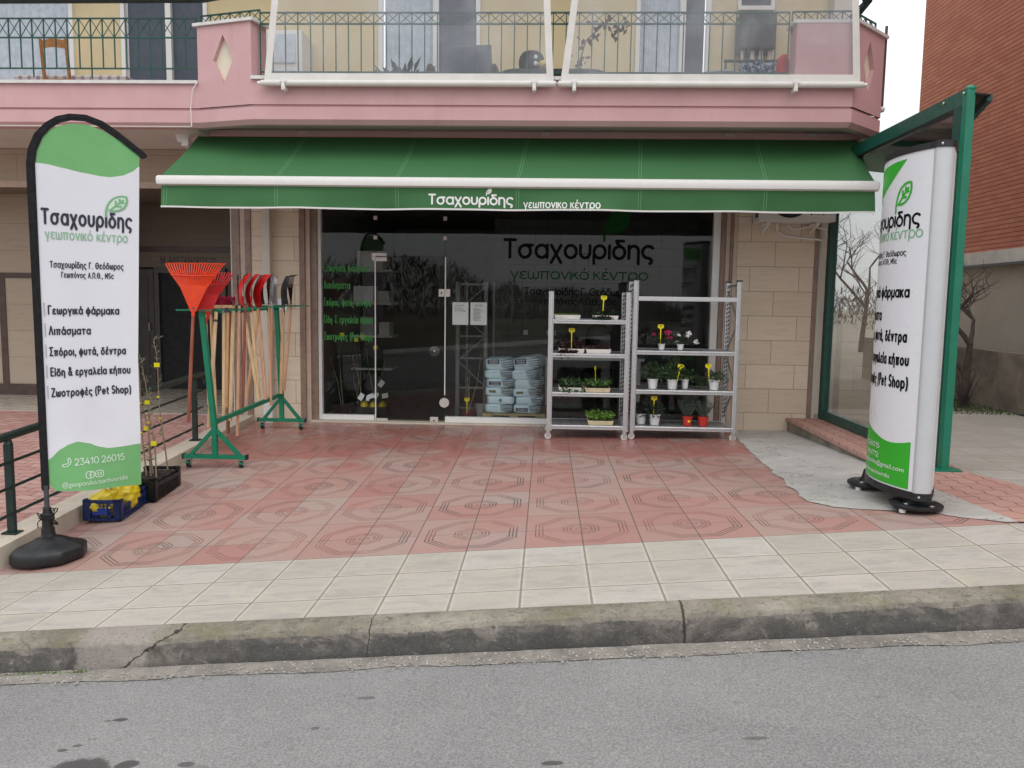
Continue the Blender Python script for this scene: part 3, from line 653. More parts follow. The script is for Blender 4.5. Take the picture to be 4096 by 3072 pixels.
def stext(mb, text, x0, y0, height, fn, width=None, wt=.085, x1=None, ax=1.0, cap=1.0):
    """text whose x-height is height/1.4, left baseline at (x0,y0) in the surface's own metres; fn maps (u,v,off) to 3D"""
    k = height/1.4; gap = 2*wt+.08; space = .5; sx = 1.0
    if width is not None:
        W = width/k/ax; _, _, tot, fixed = layout(text, gap, space); sx = (W-fixed)/tot
        if sx < .34: q = max(.5, (W-.34*tot)/fixed); gap *= q; space *= q; _, _, tot, fixed = layout(text, gap, space); sx = (W-fixed)/tot
    x = 0; off = 0.0012; i = 0; f2 = lambda u, v, o: fn(x0+(u-x0)*ax, v, o)
    for ch in text:
        if ch == ' ': x += space; continue
        a, st = glyph(ch); cy = cap if ch in CAPS else 1.0
        for pl in st:
            pl = [(x+u*sx, v*cy if v > 0 else v) for u, v in pl]; i += 1
            parts = [[pl[0]]]                       # split at sharp turns so that joints stay round
            for j in range(1, len(pl)):
                parts[-1].append(pl[j])
                if j < len(pl)-1:
                    p = Vector(pl[j])-Vector(pl[j-1]); r = Vector(pl[j+1])-Vector(pl[j])
                    if p.length > 1e-6 and r.length > 1e-6 and p.angle(r) > 0.9: parts.append([pl[j]])
            for q, pp in enumerate(parts): ribbon(mb, [(x0+u*k, y0+v*k) for u, v in pp], wt*k, f2, off+0.00012*((i*3+q) % 9))
        x += a*sx+gap
    return (x-gap)*k*ax
def lines(name, m, parent, items, fn, **kw):
    """each line of lettering is a part of its own: items = (text, x, y, height, width, stroke)"""
    for (tx, x, y, h, wd, wt) in items:
        mb = MB(); stext(mb, tx, x, y, h, fn, width=wd, wt=wt, **kw); build(name, mb, m, parent)
def pieces(name, m, parent, boxes, bevel=0.0):
    for bx in boxes: build(name, MB().box(*bx), m, parent, bevel=bevel)
def btext(mb, text, x0, y0, size, fn, width=None, align='l', off=0.0015):
    c = bpy.data.curves.new("lettering", 'FONT'); c.body = text; c.size = size; c.resolution_u = 3
    o = bpy.data.objects.new("lettering", c); COL.objects.link(o); bpy.context.view_layer.update()
    dg = bpy.context.evaluated_depsgraph_get(); me = o.evaluated_get(dg).to_mesh()
    xs = [v.co.x for v in me.vertices]; W = (max(xs)-min(xs)) if xs else 1; kx = 1 if width is None else width/W
    x0 -= W*kx/2 if align == 'c' else 0
    mb.add([fn(x0+(v.co.x-min(xs))*kx, y0+v.co.y, off) for v in me.vertices], [tuple(p.vertices) for p in me.polygons])
    o.evaluated_get(dg).to_mesh_clear(); bpy.data.objects.remove(o); bpy.data.curves.remove(c)
def leafmark(mb_line, mb_fill, x, y, h, fn, wt, vein=None):
    """the leaf emblem: outlined leaf on a stem with a small branching vein; (x,y) foot of stem, h total height"""
    k = h
    outline = [(0,0),(0.01,.20)]+[(.03+.55*t*0.9, .30+.70*math.sin(t*math.pi/2)**.8) for t in [i/10 for i in range(1, 11)]]
    a = [(0, 0), (.0, .25), (.04, .45), (.12, .65), (.25, .83), (.42, .94), (.60, .985), (.74, .96)]
    b = [(.74, .96), (.76, .78), (.73, .60), (.64, .44), (.48, .32), (.30, .27), (.13, .28)]
    v0 = [(.13, .28), (.62, .80)]; v1 = [(.36, .52), (.35, .72)]; v2 = [(.50, .67), (.49, .83)]; v3 = [(.36, .50), (.53, .50)]; v4 = [(.50, .66), (.64, .68)]
    for i, pl in enumerate((a, b, v0, v1, v2, v3, v4)): ribbon(mb_line, [(x+u*k, y+v*k) for u, v in pl], wt, fn, 0.0016+0.00012*i)
    if mb_fill is not None:
        pts = [(x+u*k, y+v*k) for u, v in a[2:]+b[1:]]; mb_fill.add([fn(u, v, 0.0009) for u, v in pts], [tuple(range(len(pts)))])

# ------------------------------------------------------------------ terrain
def cl(t): return max(0.0, min(1.0, t))
def gz(X, Y):
    s = 0.08*cl((-0.1-Y)/4.9); return s*(X-0.4)
def plaza_z(X, Y):
    t = cl((-3.3-Y)/1.8); return 0.17*(1-t)+gz(X, min(Y, -3.3))*t
STAINS = [(-1.71,-7.46,.13,.075,.85), (-1.53,-7.45,.05,.035,.85), (-1.30,-7.46,.035,.02,.7), (-1.74,-7.11,.035,.016,.85), (-1.79,-7.115,.02,.01,.5),
          (-1.85,-7.33,.022,.012,.8), (-1.81,-7.30,.022,.011,.7), (-0.73,-7.01,.05,.016,.55), (0.05,-7.54,.045,.016,.8), (0.78,-7.43,.05,.014,.55),
          (-0.88,-7.24,.02,.014,.6), (-1.25,-7.49,.06,.03,.25), (-1.77,-7.255,.03,.006,.4), (1.32,-7.17,.03,.01,.25)]
STAINS = [(x*1.083, -10.2+(y+10.2)*1.083, a*1.05, b*1.05, q) for x, y, a, b, q in STAINS]      # the carriageway lies a kerb's height lower
M['asphalt'] = m_asphalt()

YB, YK, YF, YR = -5.08, -6.125, -6.30, -6.36     # slab edge, kerb back, kerb front, kerb foot
XA, XB = -14.0, 20.0
def strip(nu, nv, x0, x1, y0, y1, zf, eps=0.0):
    return MB().grid(nu, nv, lambda u, v: (x0+(x1-x0)*u, y0+(y1-y0)*v, zf(x0+(x1-x0)*u, y0+(y1-y0)*v)+eps))
struct("ground", MB().grid(40, 40, lambda u, v: (-400+800*u, -400+800*v, -1.6)), 'dirt')
struct("pavement", strip(60, 6, XA, XB, YK, YB, gz), 'white_tile')
struct("forecourt", strip(30, 30, -3.76, 3.045, YB, 0.0, gz, -0.0), 'red_tile')
# road: falls with the street, 0.13 below the kerb
RD = 0.145
struct("road", MB().grid(80, 24, lambda u, v: (XA+(XB-XA)*u, -21.0+(YR-0.06+21.0)*v, gz(XA+(XB-XA)*u, -6.3)-RD-0.012*(1-v))), 'asphalt')
mb = MB()
def gut(u, v):
    x = XA+(XB-XA)*u; y = YR-0.10+0.11*v
    return (x, y+0.03*mnoise.noise(V(x*2.2, 3, 1))*(1-v)+0.012*mnoise.noise(V(x*14, 3, 1))*(1-v), gz(x, -6.3)-RD+0.004+0.012*v+0.004*mnoise.noise(V(x*22, y*22, 0)))
struct("gutter", mb.grid(500, 6, gut), 'gutter')
# kerb with a worn, rounded nose
prof = [(-6.125, 0.006), (-6.16, 0.012), (-6.20, 0.010), (-6.245, 0.004), (-6.275, -0.006), (-6.297, -0.024), (-6.309, -0.05), (-6.318, -0.085), (-6.327, -0.12), (-6.335, -0.165)]
def kerbf(u, v):
    x = XA+(XB-XA)*u; i = v*(len(prof)-1); a = int(min(i, len(prof)-2)); t = i-a
    y = prof[a][0]*(1-t)+prof[a+1][0]*t; z = prof[a][1]*(1-t)+prof[a+1][1]*t
    n1 = mnoise.noise(V(x*9, y*14, z*14)); n2 = mnoise.noise(V(x*2.1, 0, 5)); wear = math.sin(math.pi*cl((v-.2)/.7))
    n3 = mnoise.noise(V(x*31, y*40, z*40)); y += wear*(0.013*n1+0.009*n2+0.006*n3); z += wear*(0.009*n1+0.005*n3)-0.012*max(0, mnoise.noise(V(x*4.3, 7, 1))-.25)*wear
    brk = max(0, 1-abs(x+2.02+0.3*(z+.0))/0.22)
    if brk > 0: z -= brk*wear*0.018*(1+n1); y += brk*wear*0.022*(0.6+mnoise.noise(V(x*20, z*20, 2)))
    for xj in (0.72, -0.88, 2.4, -2.5, 3.9):
        d = abs(x-xj)
        if d < 0.012: y += 0.012*wear; z -= 0.010*wear
    return (x, y, z+gz(x, -6.2))
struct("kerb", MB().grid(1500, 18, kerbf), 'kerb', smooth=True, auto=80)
# fresh concrete patch poured along the step
def patch_l(y):
    P = [(-0.06, 2.31), (-0.9, 2.25), (-2, 2.13), (-3.39, 2.04), (-4.2, 1.98), (-4.42, 2.10), (-4.55, 2.30), (-4.72, 2.66), (-4.9, 2.80), (-5.06, 2.98)]
    for (a, xa), (b, xb) in zip(P, P[1:]):
        if b <= y <= a: return xa+(xb-xa)*(a-y)/(a-b)+0.035*mnoise.noise(V(0, y*4, 3))+0.028*mnoise.noise(V(1, y*15, 3))+0.014*mnoise.noise(V(2, y*45, 3))
    return P[0][1] if y > -0.06 else P[-1][1]
struct("concrete_patch", MB().grid(14, 260, lambda u, v: (lambda y: (lambda x: (x, y, gz(x, y)+0.006+0.004*mnoise.noise(V(x*3, y*3, 0))))(patch_l(y)+(3.043-patch_l(y))*u))(-5.06+5.0*v)), 'patch', smooth=True)
# raised paved ledge and plaza to the right
XL = 3.045
struct("ledge_paving", MB().grid(8, 40, lambda u, v: (lambda x, y: (x, y, plaza_z(x, y)+0.002))(XL-0.02+(3.68+0.18*mnoise.noise(V(0, v*6, 0))-XL)*u, -5.05+5.05*v)), 'paver_ledge')
struct("ledge_riser", MB().grid(40, 3, lambda u, v: (lambda y: (XL+0.004+0.012*mnoise.noise(V(y*7, v*3, 1)), y, -0.05+(plaza_z(XL, y)-0.028+0.05)*v))(-4.9+4.9*u)), 'old_wall')
struct("ledge_lip", MB().grid(40, 1, lambda u, v: (lambda y: (XL-0.022, y, plaza_z(XL, y)-0.030+0.032*v))(-5.0+5.0*u)), 'paver_ledge')
struct("plaza", MB().grid(40, 40, lambda u, v: (lambda x, y: (x, y, plaza_z(x, y)-0.003))(3.3+8.0*u, -5.08+6.0*v)), 'white_tile')
struct("dirt_strip", MB().grid(30, 60, lambda u, v: (lambda x, y: (x, y, 0.155+0.02*mnoise.noise(V(x*2, y*2, 0))+cl((y-6)/30)*1.2))(3.3+20*u, 0.90+40*v)), 'dirt', smooth=True)
# left: brick paved way behind the low wall, and the porch floor
def wtop(Y): return 0.075+0.05*Y
struct("brick_path", MB().grid(20, 20, lambda u, v: (lambda x, y: (x, y, wtop(y)-0.035))(-12+8.05*u, -5.06+5.06*v)), 'paver_red')
struct("path_edge", MB().box(-12, -3.97, -5.09, -5.06, -1.2, wtop(-5.06)-0.035), 'ramp_wall')
struct("porch_floor", MB().box(-12, -3.98, 0.0, 3.2, -0.3, 0.05), 'porch_floor')
# across the street (seen only mirrored in the shop glass)
FP = [(-20.98, -RD-.05), (-21.0, .0), (-21.15, .012), (-24.0, .03), (-24.05, -.3)]
struct("far_pavement", MB().grid(20, 4, lambda u, v: (lambda q: (XA+(XB-XA)*u, q[0], gz(XA+(XB-XA)*u, -6.3)+q[1]))(FP[int(round(v*4))])), 'band_white')
struct("far_field", MB().grid(30, 30, lambda u, v: (-90+180*u, -120+96.2*v, (gz(max(XA, min(XB, -90+180*u)), -6.3)-.05)*v**3)), 'field')

# ================================================================== the apartment building
B = thing("apartment_building", "pink and cream apartment building with a garden shop on its ground floor", "building", (0, 1.0, 0))
fy = lambda y: (lambda u, v, o: (u, y-o, v))            # lettering on a wall facing the street
# stone piers either side of the shop front
build("wall", MB().box(-3.752, -3.137, -0.12, 0.12, -0.12, 3.3), 'stone', B)
build("wall", MB().box(2.338, 3.272, -0.12, 0.12, -0.12, 3.5), 'stone', B)
pieces("marble_trim", 'strip_brown', B, [(-4.0, -3.90, -0.125, 0.15, -0.12, 3.3), (-3.83, -3.754, -0.135, 0.1, -0.12, 3.3), (-3.135, -3.066, -0.135, 0.1, -0.12, 3.3), (-3.004, -2.926, -0.08, 0.1, -0.12, 3.3),
        (2.145, 2.20, -0.075, 0.1, -0.12, 3.3), (2.255, 2.284, -0.11, 0.1, -0.12, 3.3), (3.274, 3.33, -0.13, 0.1, -0.12, 3.5)], .004)
pieces("marble_trim", 'strip_beige', B, [(-3.898, -3.832, -0.115, 0.1, -0.12, 3.3), (-3.064, -3.006, -0.11, 0.1, -0.12, 3.3), (2.202, 2.253, -0.09, 0.1, -0.12, 3.3), (2.286, 2.336, -0.12, 0.1, -0.12, 3.3)], .004)
build("corner_render", MB().box(3.332, 3.375, -0.10, 7.0, -0.1, 3.5), 'white_plaster', B)
build("marble_trim", MB().box(-4.012, -4.002, -0.127, 0.14, -0.12, 3.3), 'marble_white', B)
build("side_wall", MB().box(3.377, 3.60, 0.35, 8.0, -0.3, 9.0), 'white_plaster', B)
# lintel wall, slab and beam over the shop
build("lintel", MB().box(-3.95, 3.3, 0.13, 0.3, 2.96, 3.5), 'white_plaster', B)
build("beam", MB().box(-4.22, 3.55, -0.45, -0.25, 3.16, 3.598), 'pink', B)
build("soffit", MB().prism([(-4.1, -.97), (-3.31, -1.15), (3.21, -1.15), (3.70, -.66), (3.70, .2), (-4.1, .2)], lambda u, v, h: (u, v, 3.60+.08*h)), 'soffit', B)
build("soffit", MB().box(-12, -4.102, -0.97, 3.0, 3.508, 3.66), 'soffit', B)
build("ceiling", MB().box(-3.95, 3.3, -0.24, 0.12, 3.17, 3.3), 'soffit', B)
# porch on the left
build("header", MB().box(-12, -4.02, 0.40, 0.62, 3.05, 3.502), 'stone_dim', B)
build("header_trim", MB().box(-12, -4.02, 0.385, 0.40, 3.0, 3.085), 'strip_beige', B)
build("ceiling", MB().box(-12, -4.02, 0.63, 3.0, 3.06, 3.2), 'stone_shade', B)
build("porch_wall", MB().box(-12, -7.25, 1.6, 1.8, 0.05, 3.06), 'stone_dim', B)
build("porch_wall", MB().box(-7.25, -6.95, 1.63, 3.0, 0.05, 3.06), 'stone_shade', B)
build("porch_wall", MB().box(-6.95, -5.25, 2.8, 3.0, 2.052, 3.06), 'stone_shade', B); build("porch_wall", MB().box(-7.0, -3.9, 3.01, 3.1, 0.0, 3.2), 'stone_shade', B); build("porch_wall", MB().box(-5.25, -3.9, 2.8, 3.0, 0.05, 3.06), 'stone_shade', B)
build("porch_wall", MB().box(-4.0, -3.85, 0.16, 2.8, -0.1, 3.3), 'stone_shade', B)
pieces("wall_band", 'strip_dark', B, [(-12, -7.25, 1.585, 1.6, 1.82, 1.90), (-12, -7.25, 1.58, 1.6, 0.05, 0.22), (-8.27, -8.17, 1.587, 1.6, 0.22, 1.82), (-6.95, -4.0, 2.78, 2.80, 2.30, 2.39)])
d = build("entrance_door", MB().box(-6.93, -6.46, 2.74, 2.80, 0.05, 2.02).box(-6.86, -6.55, 2.725, 2.74, 0.3, 1.9), 'door_dark', B)
build("handle", MB().tube([(-6.52, 2.74, 1.02), (-6.52, 2.68, 1.02), (-6.52, 2.68, 1.14), (-6.52, 2.74, 1.14)], 0.012), 'steel', d)
d = build("entrance_door", MB().box(-6.44, -6.36, 2.72, 2.82, 0.05, 2.05).box(-5.33, -5.25, 2.72, 2.82, 0.05, 2.05).box(-6.36, -5.33, 2.72, 2.82, 1.96, 2.05), 'door_dark', B)
build("leaf", MB().box(-6.36, -5.33, 2.78, 2.82, 0.05, 1.96), 'void', d)  # dark sheet painting in the unlit opening inside the frame
mb = MB(); btext(mb, "Μ. ΑΛΕΞΑΝΔΡΟΥ 22", -6.35, 2.115, 0.15, fy(2.797), width=0.92)
build("street_number", mb, 'ink', B)

# ---- shop window
f = build("window_frame", MB().box(-2.924, -2.885, -0.045, 0.045, 0.02, 2.958).box(-2.885, -2.205, -0.045, 0.045, 0.02, 0.085).box(-1.285, 2.055, -0.045, 0.045, 0.0, 0.085)
          .box(2.055, 2.143, -0.045, 0.045, 0.0, 2.958).box(-2.885, 2.055, -0.045, 0.045, 2.90, 2.958), 'alu_white', B, bevel=0.004)
build("sill", MB().box(-3.0, 2.2, -0.15, 0.13, -0.2, 0.018), 'ramp_wall', B, bevel=0.006)
for nm, x0, x1, z0, z1 in (("pane", -2.884, -2.196, 0.086, 2.36), ("pane", -1.298, 2.054, 0.086, 2.36), ("pane", -2.884, -2.196, 2.362, 2.898), ("pane", -2.193, -1.302, 2.128, 2.898), ("pane", -1.298, 2.054, 2.362, 2.898)):
    build(nm, MB().box(x0, x1, -0.005, 0.005, z0, z1), 'glass', f)
d = build("door", MB().box(-2.185, -1.305, -0.006, 0.006, -0.01, 2.122), 'glass_door', B)
build("door_edge", MB().box(-2.2, -2.187, -0.012, 0.012, -0.005, 2.122), 'alu_white', d); build("door_edge", MB().box(-1.301, -1.288, -0.012, 0.012, 0.36, 2.122), 'alu_white', d)
build("hinge", MB().box(-2.235, -2.045, -0.02, 0.02, 2.127, 2.165).box(-2.235, -2.2, -0.02, 0.02, 2.07, 2.127).box(-2.182, -2.045, -0.022, 0.02, 2.062, 2.112), 'fitting', d, bevel=0.003)
build("hinge", MB().box(-2.18, -2.035, -0.02, 0.02, -0.005, 0.045), 'fitting', d, bevel=0.003)
l = build("lock", MB().box(-1.377, -1.302, -0.024, 0.02, 1.625, 1.72).box(-1.298, -1.232, -0.024, 0.02, 1.625, 1.72), 'fitting', d, bevel=0.003)
build("keyhole", MB().box(-1.352, -1.33, -0.027, -0.02, 1.66, 1.68), 'dark_grey', l)
l = build("lock", MB().box(-1.482, -1.378, -0.024, 0.02, -0.008, 0.075), 'fitting', d, bevel=0.003)
build("keyhole", MB().tube([(-1.43, -0.027, 0.03), (-1.43, -0.02, 0.03)], 0.012, 10), 'dark_grey', l)
mb = MB(); mb.tube([(-1.298, -0.03, 0.265), (-1.298, 0.0, 0.265)], 0.062, 24)
build("door_boss", mb, 'fitting', d, smooth=True)
h = build("handle", MB().tube([(-1.425, -0.05, 0.93), (-1.425, -0.035, 0.93)], 0.068, 28), 'glass_side', d, smooth=True)
build("handle_screw", MB().tube([(-1.425, -0.062, 0.93), (-1.425, 0.0, 0.93)], 0.011, 10), 'steel', h)
for x, z in ((-2.19, 2.605), (-2.19, 2.36), (-1.30, 2.605), (-1.30, 2.36)):
    build("glass_clip", MB().box(x-.022, x+.022, -0.02, 0.02, z-.024, z+.024), 'fitting', f, bevel=0.002)
# window lettering stuck on the glass
gl = fy(-0.0055)
lines("window_lettering", 'logo_black', B, [("Τσαχουριδης", -.545, 2.135, .217, 1.855, .125), ("Τσαχουρίδης Γ. Θεόδωρος", -.28, 1.668, .086, 1.36, .10), ("Γεωπόνος Α.Π.Θ., MSc", -.08, 1.552, .076, .95, .10)], gl)
lines("window_lettering", 'glass_dgreen', B, [("γεωπονικό κέντρο", -.46, 1.868, .125, 1.72, .09)], gl)
mb = MB(); mf = MB(); leafmark(mb, mf, 0.705, 2.35, 0.40, gl, 0.016); build("window_emblem", mb, 'glass_dgreen', B); build("window_emblem", mf, 'glass_dgreen', B)
lines("window_lettering", 'glass_green', B, [(tx, -2.855, 1.93-.2195*i,   .080, wd, .105) for i, (tx, wd) in enumerate((("Γεωργικά φάρμακα", .575), ("Λιπάσματα", .33), ("Σπόροι, φυτά, δέντρα", .60), ("Είδη & εργαλεία κήπου", .625), ("Ζωοτροφές (Pet Shop)", .615)))], gl, cap=1.2)

# ---- inside of the shop
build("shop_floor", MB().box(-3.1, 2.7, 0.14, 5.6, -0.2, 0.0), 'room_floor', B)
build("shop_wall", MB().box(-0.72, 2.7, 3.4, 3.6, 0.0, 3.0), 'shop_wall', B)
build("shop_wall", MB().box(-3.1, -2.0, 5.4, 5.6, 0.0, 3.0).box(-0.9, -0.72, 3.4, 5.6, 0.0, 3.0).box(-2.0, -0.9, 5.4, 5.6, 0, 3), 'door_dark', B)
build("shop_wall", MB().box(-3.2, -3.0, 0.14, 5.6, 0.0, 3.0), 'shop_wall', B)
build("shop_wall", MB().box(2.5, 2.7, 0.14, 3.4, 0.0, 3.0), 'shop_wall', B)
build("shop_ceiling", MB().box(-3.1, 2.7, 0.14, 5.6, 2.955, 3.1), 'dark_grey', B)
mb = MB()
for x in (-0.35, 0.05, 0.18, 1.35, 1.48): mb.box(x-.04, x+.04, 3.385, 3.4, 1.02, 1.10)
build("socket", mb, 'alu_white', B, bevel=0.004)

# ---- balcony
def sweep(path, prof, closed=False):
    """path: [(x,y)], prof: [(out,z)]; out is measured to the right-hand side of the walking direction"""
    mb = MB(); n = len(path); P = [Vector(p) for p in path]
    for i in range(n):
        d0 = (P[i]-P[i-1]).normalized() if i else (P[1]-P[0]).normalized(); d1 = (P[i+1]-P[i]).normalized() if i < n-1 else d0
        n0 = Vector((d0.y, -d0.x)); n1 = Vector((d1.y, -d1.x)); nn = (n0+n1).normalized(); k = 1/max(.4, nn.dot(n0))
        for o, z in prof: q = P[i]+nn*o*k; mb.v.append(Vector((q.x, q.y, z)))
    m = len(prof)
    for i in range(n-1):
        for j in range(m): mb.f.append((i*m+j, i*m+(j+1) % m, (i+1)*m+(j+1) % m, (i+1)*m+j))
    mb.f += [tuple(range(m)), tuple((n-1)*m+j for j in range(m))[::-1]]
    return mb
path = [(-12, -1.0), (-4.0, -1.0), (-3.31, -1.2), (3.24, -1.2), (3.75, -0.68), (3.75, 0.3)]
build("parapet", sweep(path, [(-.16, 3.506), (-.05, 3.503), (0.0, 3.552), (0.0, 3.685), (-.022, 3.690), (-.022, 3.712), (-.16, 3.712)]), 'pink', B, smooth=True, auto=25)
for seg in (path[:2], path[2:4], path[4:]): build("parapet", sweep(seg, [(-.16, 3.713), (0.0, 3.713), (0.0, 3.975), (-.16, 3.975)]), 'pink', B)
build("coping", sweep(path[:2], [(-.19, 3.977), (.035, 3.977), (.035, 4.012), (-.19, 4.012)]), 'marble_white', B)
build("coping", sweep(path[2:4], [(-.19, 3.977), (.035, 3.977), (.035, 4.012), (-.19, 4.012)]), 'marble_white', B)
build("balcony_slab", MB().box(-12, 3.62, -0.84, 0.1, 3.685, 3.70), 'white_plaster', B)
def diamond_post(p0, p1, z0, z1, cz, hw, hh, depth, cx=0.5):
    """upright parapet block between two plan points with a diamond-shaped recess in its street face"""
    a, b = Vector((*p0, 0)), Vector((*p1, 0)); d = (b-a); L = d.length; d.normalize(); nn = Vector((d.y, -d.x, 0))
    at = lambda u, z, o=0.0: a+d*u-nn*o+Vector((0, 0, z))
    c = L*cx; D = [(c, cz-hh), (c+hw, cz), (c, cz+hh), (c-hw, cz)]; Q = [(0, z0), (L, z0), (L, z1), (0, z1)]
    mb = MB()
    mb.add([at(*q) for q in Q]+[at(*q) for q in D]+[at(*q, depth) for q in D],
           [(0,1,5,4), (1,2,6,5), (2,3,7,6), (3,0,4,7), (4,5,9,8), (5,6,10,9), (6,7,11,10), (7,4,8,11)])
    th = 0.28
    mb.add([at(0,z0), at(0,z1), at(0,z1,th), at(0,z0,th), at(L,z0), at(L,z1), at(L,z1,th), at(L,z0,th)], [(0,1,2,3), (4,5,6,7), (1,5,6,2), (3,2,6,7)])
    pl = MB().add([at(*q, depth-.003) for q in D], [(0,1,2,3)])
    co = MB().add([at(-.04, z1+.002, -.03), at(L+.04, z1+.002, -.03), at(L+.04, z1+.002, th), at(-.04, z1+.002, th), at(-.04, z1+.035, -.03), at(L+.04, z1+.035, -.03), at(L+.04, z1+.035, th), at(-.04, z1+.035, th)],
                  [(0,3,2,1), (4,5,6,7), (0,1,5,4), (1,2,6,5), (2,3,7,6), (3,0,4,7)])
    o = build("parapet_post", mb, 'pink', B); build("diamond_inset", pl, 'cream', o); build("coping", co, 'marble_white', o)
diamond_post((-4.0, -1.0), (-3.31, -1.2), 3.713, 4.60, 4.22, 0.135, 0.27, 0.055, 0.48)
diamond_post((3.24, -1.2), (3.75, -0.68), 3.713, 4.58, 4.20, 0.13, 0.28, 0.055, 0.5)
pp = build("parapet_post", MB().box(2.62, 3.235, -1.195, -0.95, 3.976, 4.58), 'pink', B); build("coping", MB().box(2.58, 3.24, -1.20, -0.93, 4.582, 4.617), 'marble_white', pp)
# upper wall, in pieces between the openings
zt = 6.4
t = MB()
for x0, x1, z0, z1 in ((-6.06, -5.44, 3.7, zt), (-4.33, -2.16, 3.7, zt), (-0.89, 1.03, 3.7, zt), (1.94, 2.26, 3.7, zt), (2.26, 2.70, 3.7, 5.15), (2.70, 3.36, 3.7, zt), (-12, -7.4, 3.7, zt)): t.box(x0, x1, 0.1, 0.3, z0, z1)
build("upper_wall", t, 'yellow', B)
build("upper_side_wall", MB().box(3.364, 3.62, -0.1, 0.34, 3.7, zt), 'white_plaster', B)
def balcony_door(x0, x1, panes, z1=6.1):
    fr = MB().box(x0, x0+.05, .06, .16, 3.7, z1).box(x1-.05, x1, .06, .16, 3.7, z1).box(x0+.05, x1-.05, .06, .16, z1-.05, z1).box(x0+.05, x1-.05, .06, .16, 3.7, 3.73); o = None
    xs = [p[0] for p in panes]
    for (a, b, m) in panes[:-1]: fr.box(b-.035, b+.035, .06, .16, 3.7, z1)
    o = build("balcony_door", fr, 'alu_white', B)
    for (a, b, m) in panes:
        if m == 'curtain':
            build("curtain", MB().grid(40, 2, lambda u, v: (a+.03+(b-a-.06)*u, .15+.012*math.sin(u*(b-a)*70), 3.7+(z1-3.7)*v)), m, o, smooth=True)
        else: build("leaf", MB().box(a+.03, b-.03, .12, .15, 3.7, z1), m, o)
balcony_door(-7.4, -6.06, [(-7.38, -6.10, 'curtain')])
balcony_door(-5.44, -4.33, [(-5.40, -4.83, 'shutter'), (-4.83, -4.36, 'shutter')])
balcony_door(-2.16, -0.89, [(-2.12, -1.44, 'curtain'), (-1.44, -0.92, 'shutter')])
balcony_door(1.03, 1.94, [(1.06, 1.60, 'curtain'), (1.60, 1.90, 'shutter')])
fr = build("balcony_window", MB().box(2.26, 2.30, .06, .16, 5.17, 6.1).box(2.66, 2.70, .06, .16, 5.17, 6.1).box(2.26, 2.70, .05, .16, 5.152, 5.20), 'alu_white', B); build("pane", MB().box(2.30, 2.66, .11, .13, 5.2, 6.1), 'shutter', fr)
build("upper_ceiling", MB().box(-12, 3.6, -0.9, 0.3, 6.41, 6.6), 'soffit', B)
# wrought railings
def railing(p0, p1, zb, zm, zt2, pitch, skip=None):
    a, b = Vector((*p0, 0)), Vector((*p1, 0)); L = (b-a).length; n = max(1, round(L/pitch)); d = (b-a)/n
    mb = MB(); Z = lambda p, z: Vector((p.x, p.y, z))
    for z in (zb, zm, zt2): mb.bar(Z(a, z), Z(b, z), 0.016, 0.016)
    mv = MB()
    for i in range(n+1):
        p = a+d*i; mv.bar(Z(p, zb-.1 if i % 5 == 0 else zb), Z(p, zt2), 0.012, 0.012)
        if i < n:
            q = p+d; mv.bar(Z(p, zm), Z(q, zt2), 0.007, 0.007); mv.bar(Z(p, zt2), Z(q, zm), 0.007, 0.007)
    o = build("balcony_railing", mb, 'green_rail', B); build("railing_bars", mv, 'green_rail', o)
railing((-8.0, -0.95), (-4.02, -0.95), 4.16, 4.50, 4.71, 0.139)
railing((-4.02, -0.84), (-3.26, -1.04), 4.645, 4.66, 4.77, 0.139)
railing((-3.24, -1.10), (2.56, -1.10), 4.085, 4.60, 4.72, 0.1413)
railing((2.60, -1.06), (3.26, -1.08), 4.62, 4.63, 4.74, 0.1413)
railing((3.26, -1.06), (3.64, -0.68), 4.62, 4.63, 4.74, 0.1413)

# ================================================================== awning
A = thing("shop_awning", "wide green canvas awning with white front bar and white shop name on its valance", "awning", (-0.37, -.5, 3.5))
AX0, AX1 = -4.215, 3.465
YBAR = -1.50
def canvas(u, v):
    xa = -4.235+7.80*u; xb = -4.22+7.63*u; x = xa*(1-v)+xb*v
    return (x, -.50+(YBAR+.51)*v, 3.50-.612*v-0.025*math.sin(math.pi*v)-0.008*abs(math.sin(u*math.pi*7.3))*math.sin(math.pi*v)+.016*mnoise.noise(V(u*11, v*2.0, 0))*math.sin(math.pi*v)+.006*mnoise.noise(V(u*40, v*3.0, 5))*math.sin(math.pi*v))
build("canopy", MB().grid(120, 16, canvas), 'awning', A, smooth=True)
bar = [(.037, 2.833), (.02, 2.875), (-.012, 2.885), (-.048, 2.868), (-.058, 2.828), (-.048, 2.79), (-.005, 2.776), (.03, 2.79)]
build("front_bar", MB().prism(bar, lambda u, v, h: (-4.245+7.68*h, YBAR+u, v)), 'alu_white', A, smooth=True, auto=35)
build("bar_cap", MB().ball((-4.247, YBAR-.01, 2.83), .018, .048, .055, 12, 8), 'alu_white', A, smooth=True); build("bar_cap", MB().ball((3.437, YBAR-.01, 2.83), .018, .048, .055, 12, 8), 'alu_white', A, smooth=True)
def valY(x, v): return YBAR-.008-0.022*math.sin(x*1.7+1)*v-0.018*math.sin(x*4.1)*v-.010*math.sin(x*9.3+2)*v*v-.006*mnoise.noise(V(x*3, v*2, 0))
def valance(u, v):
    x = AX0+(AX1-AX0-.05)*u; zb = 2.552+0.012*u-0.010*math.sin(u*math.pi*5)**2*0.5
    return (x, valY(x, v), 2.782+(zb-2.782)*v)
build("valance", MB().grid(140, 6, valance), 'awning', A, smooth=True)
build("hem", MB().grid(140, 1, lambda u, v: (lambda p: (p[0], p[1]-.004+.002*v, p[2]+.006-.018*v))(valance(u, 1.0))), 'alu_white', A)
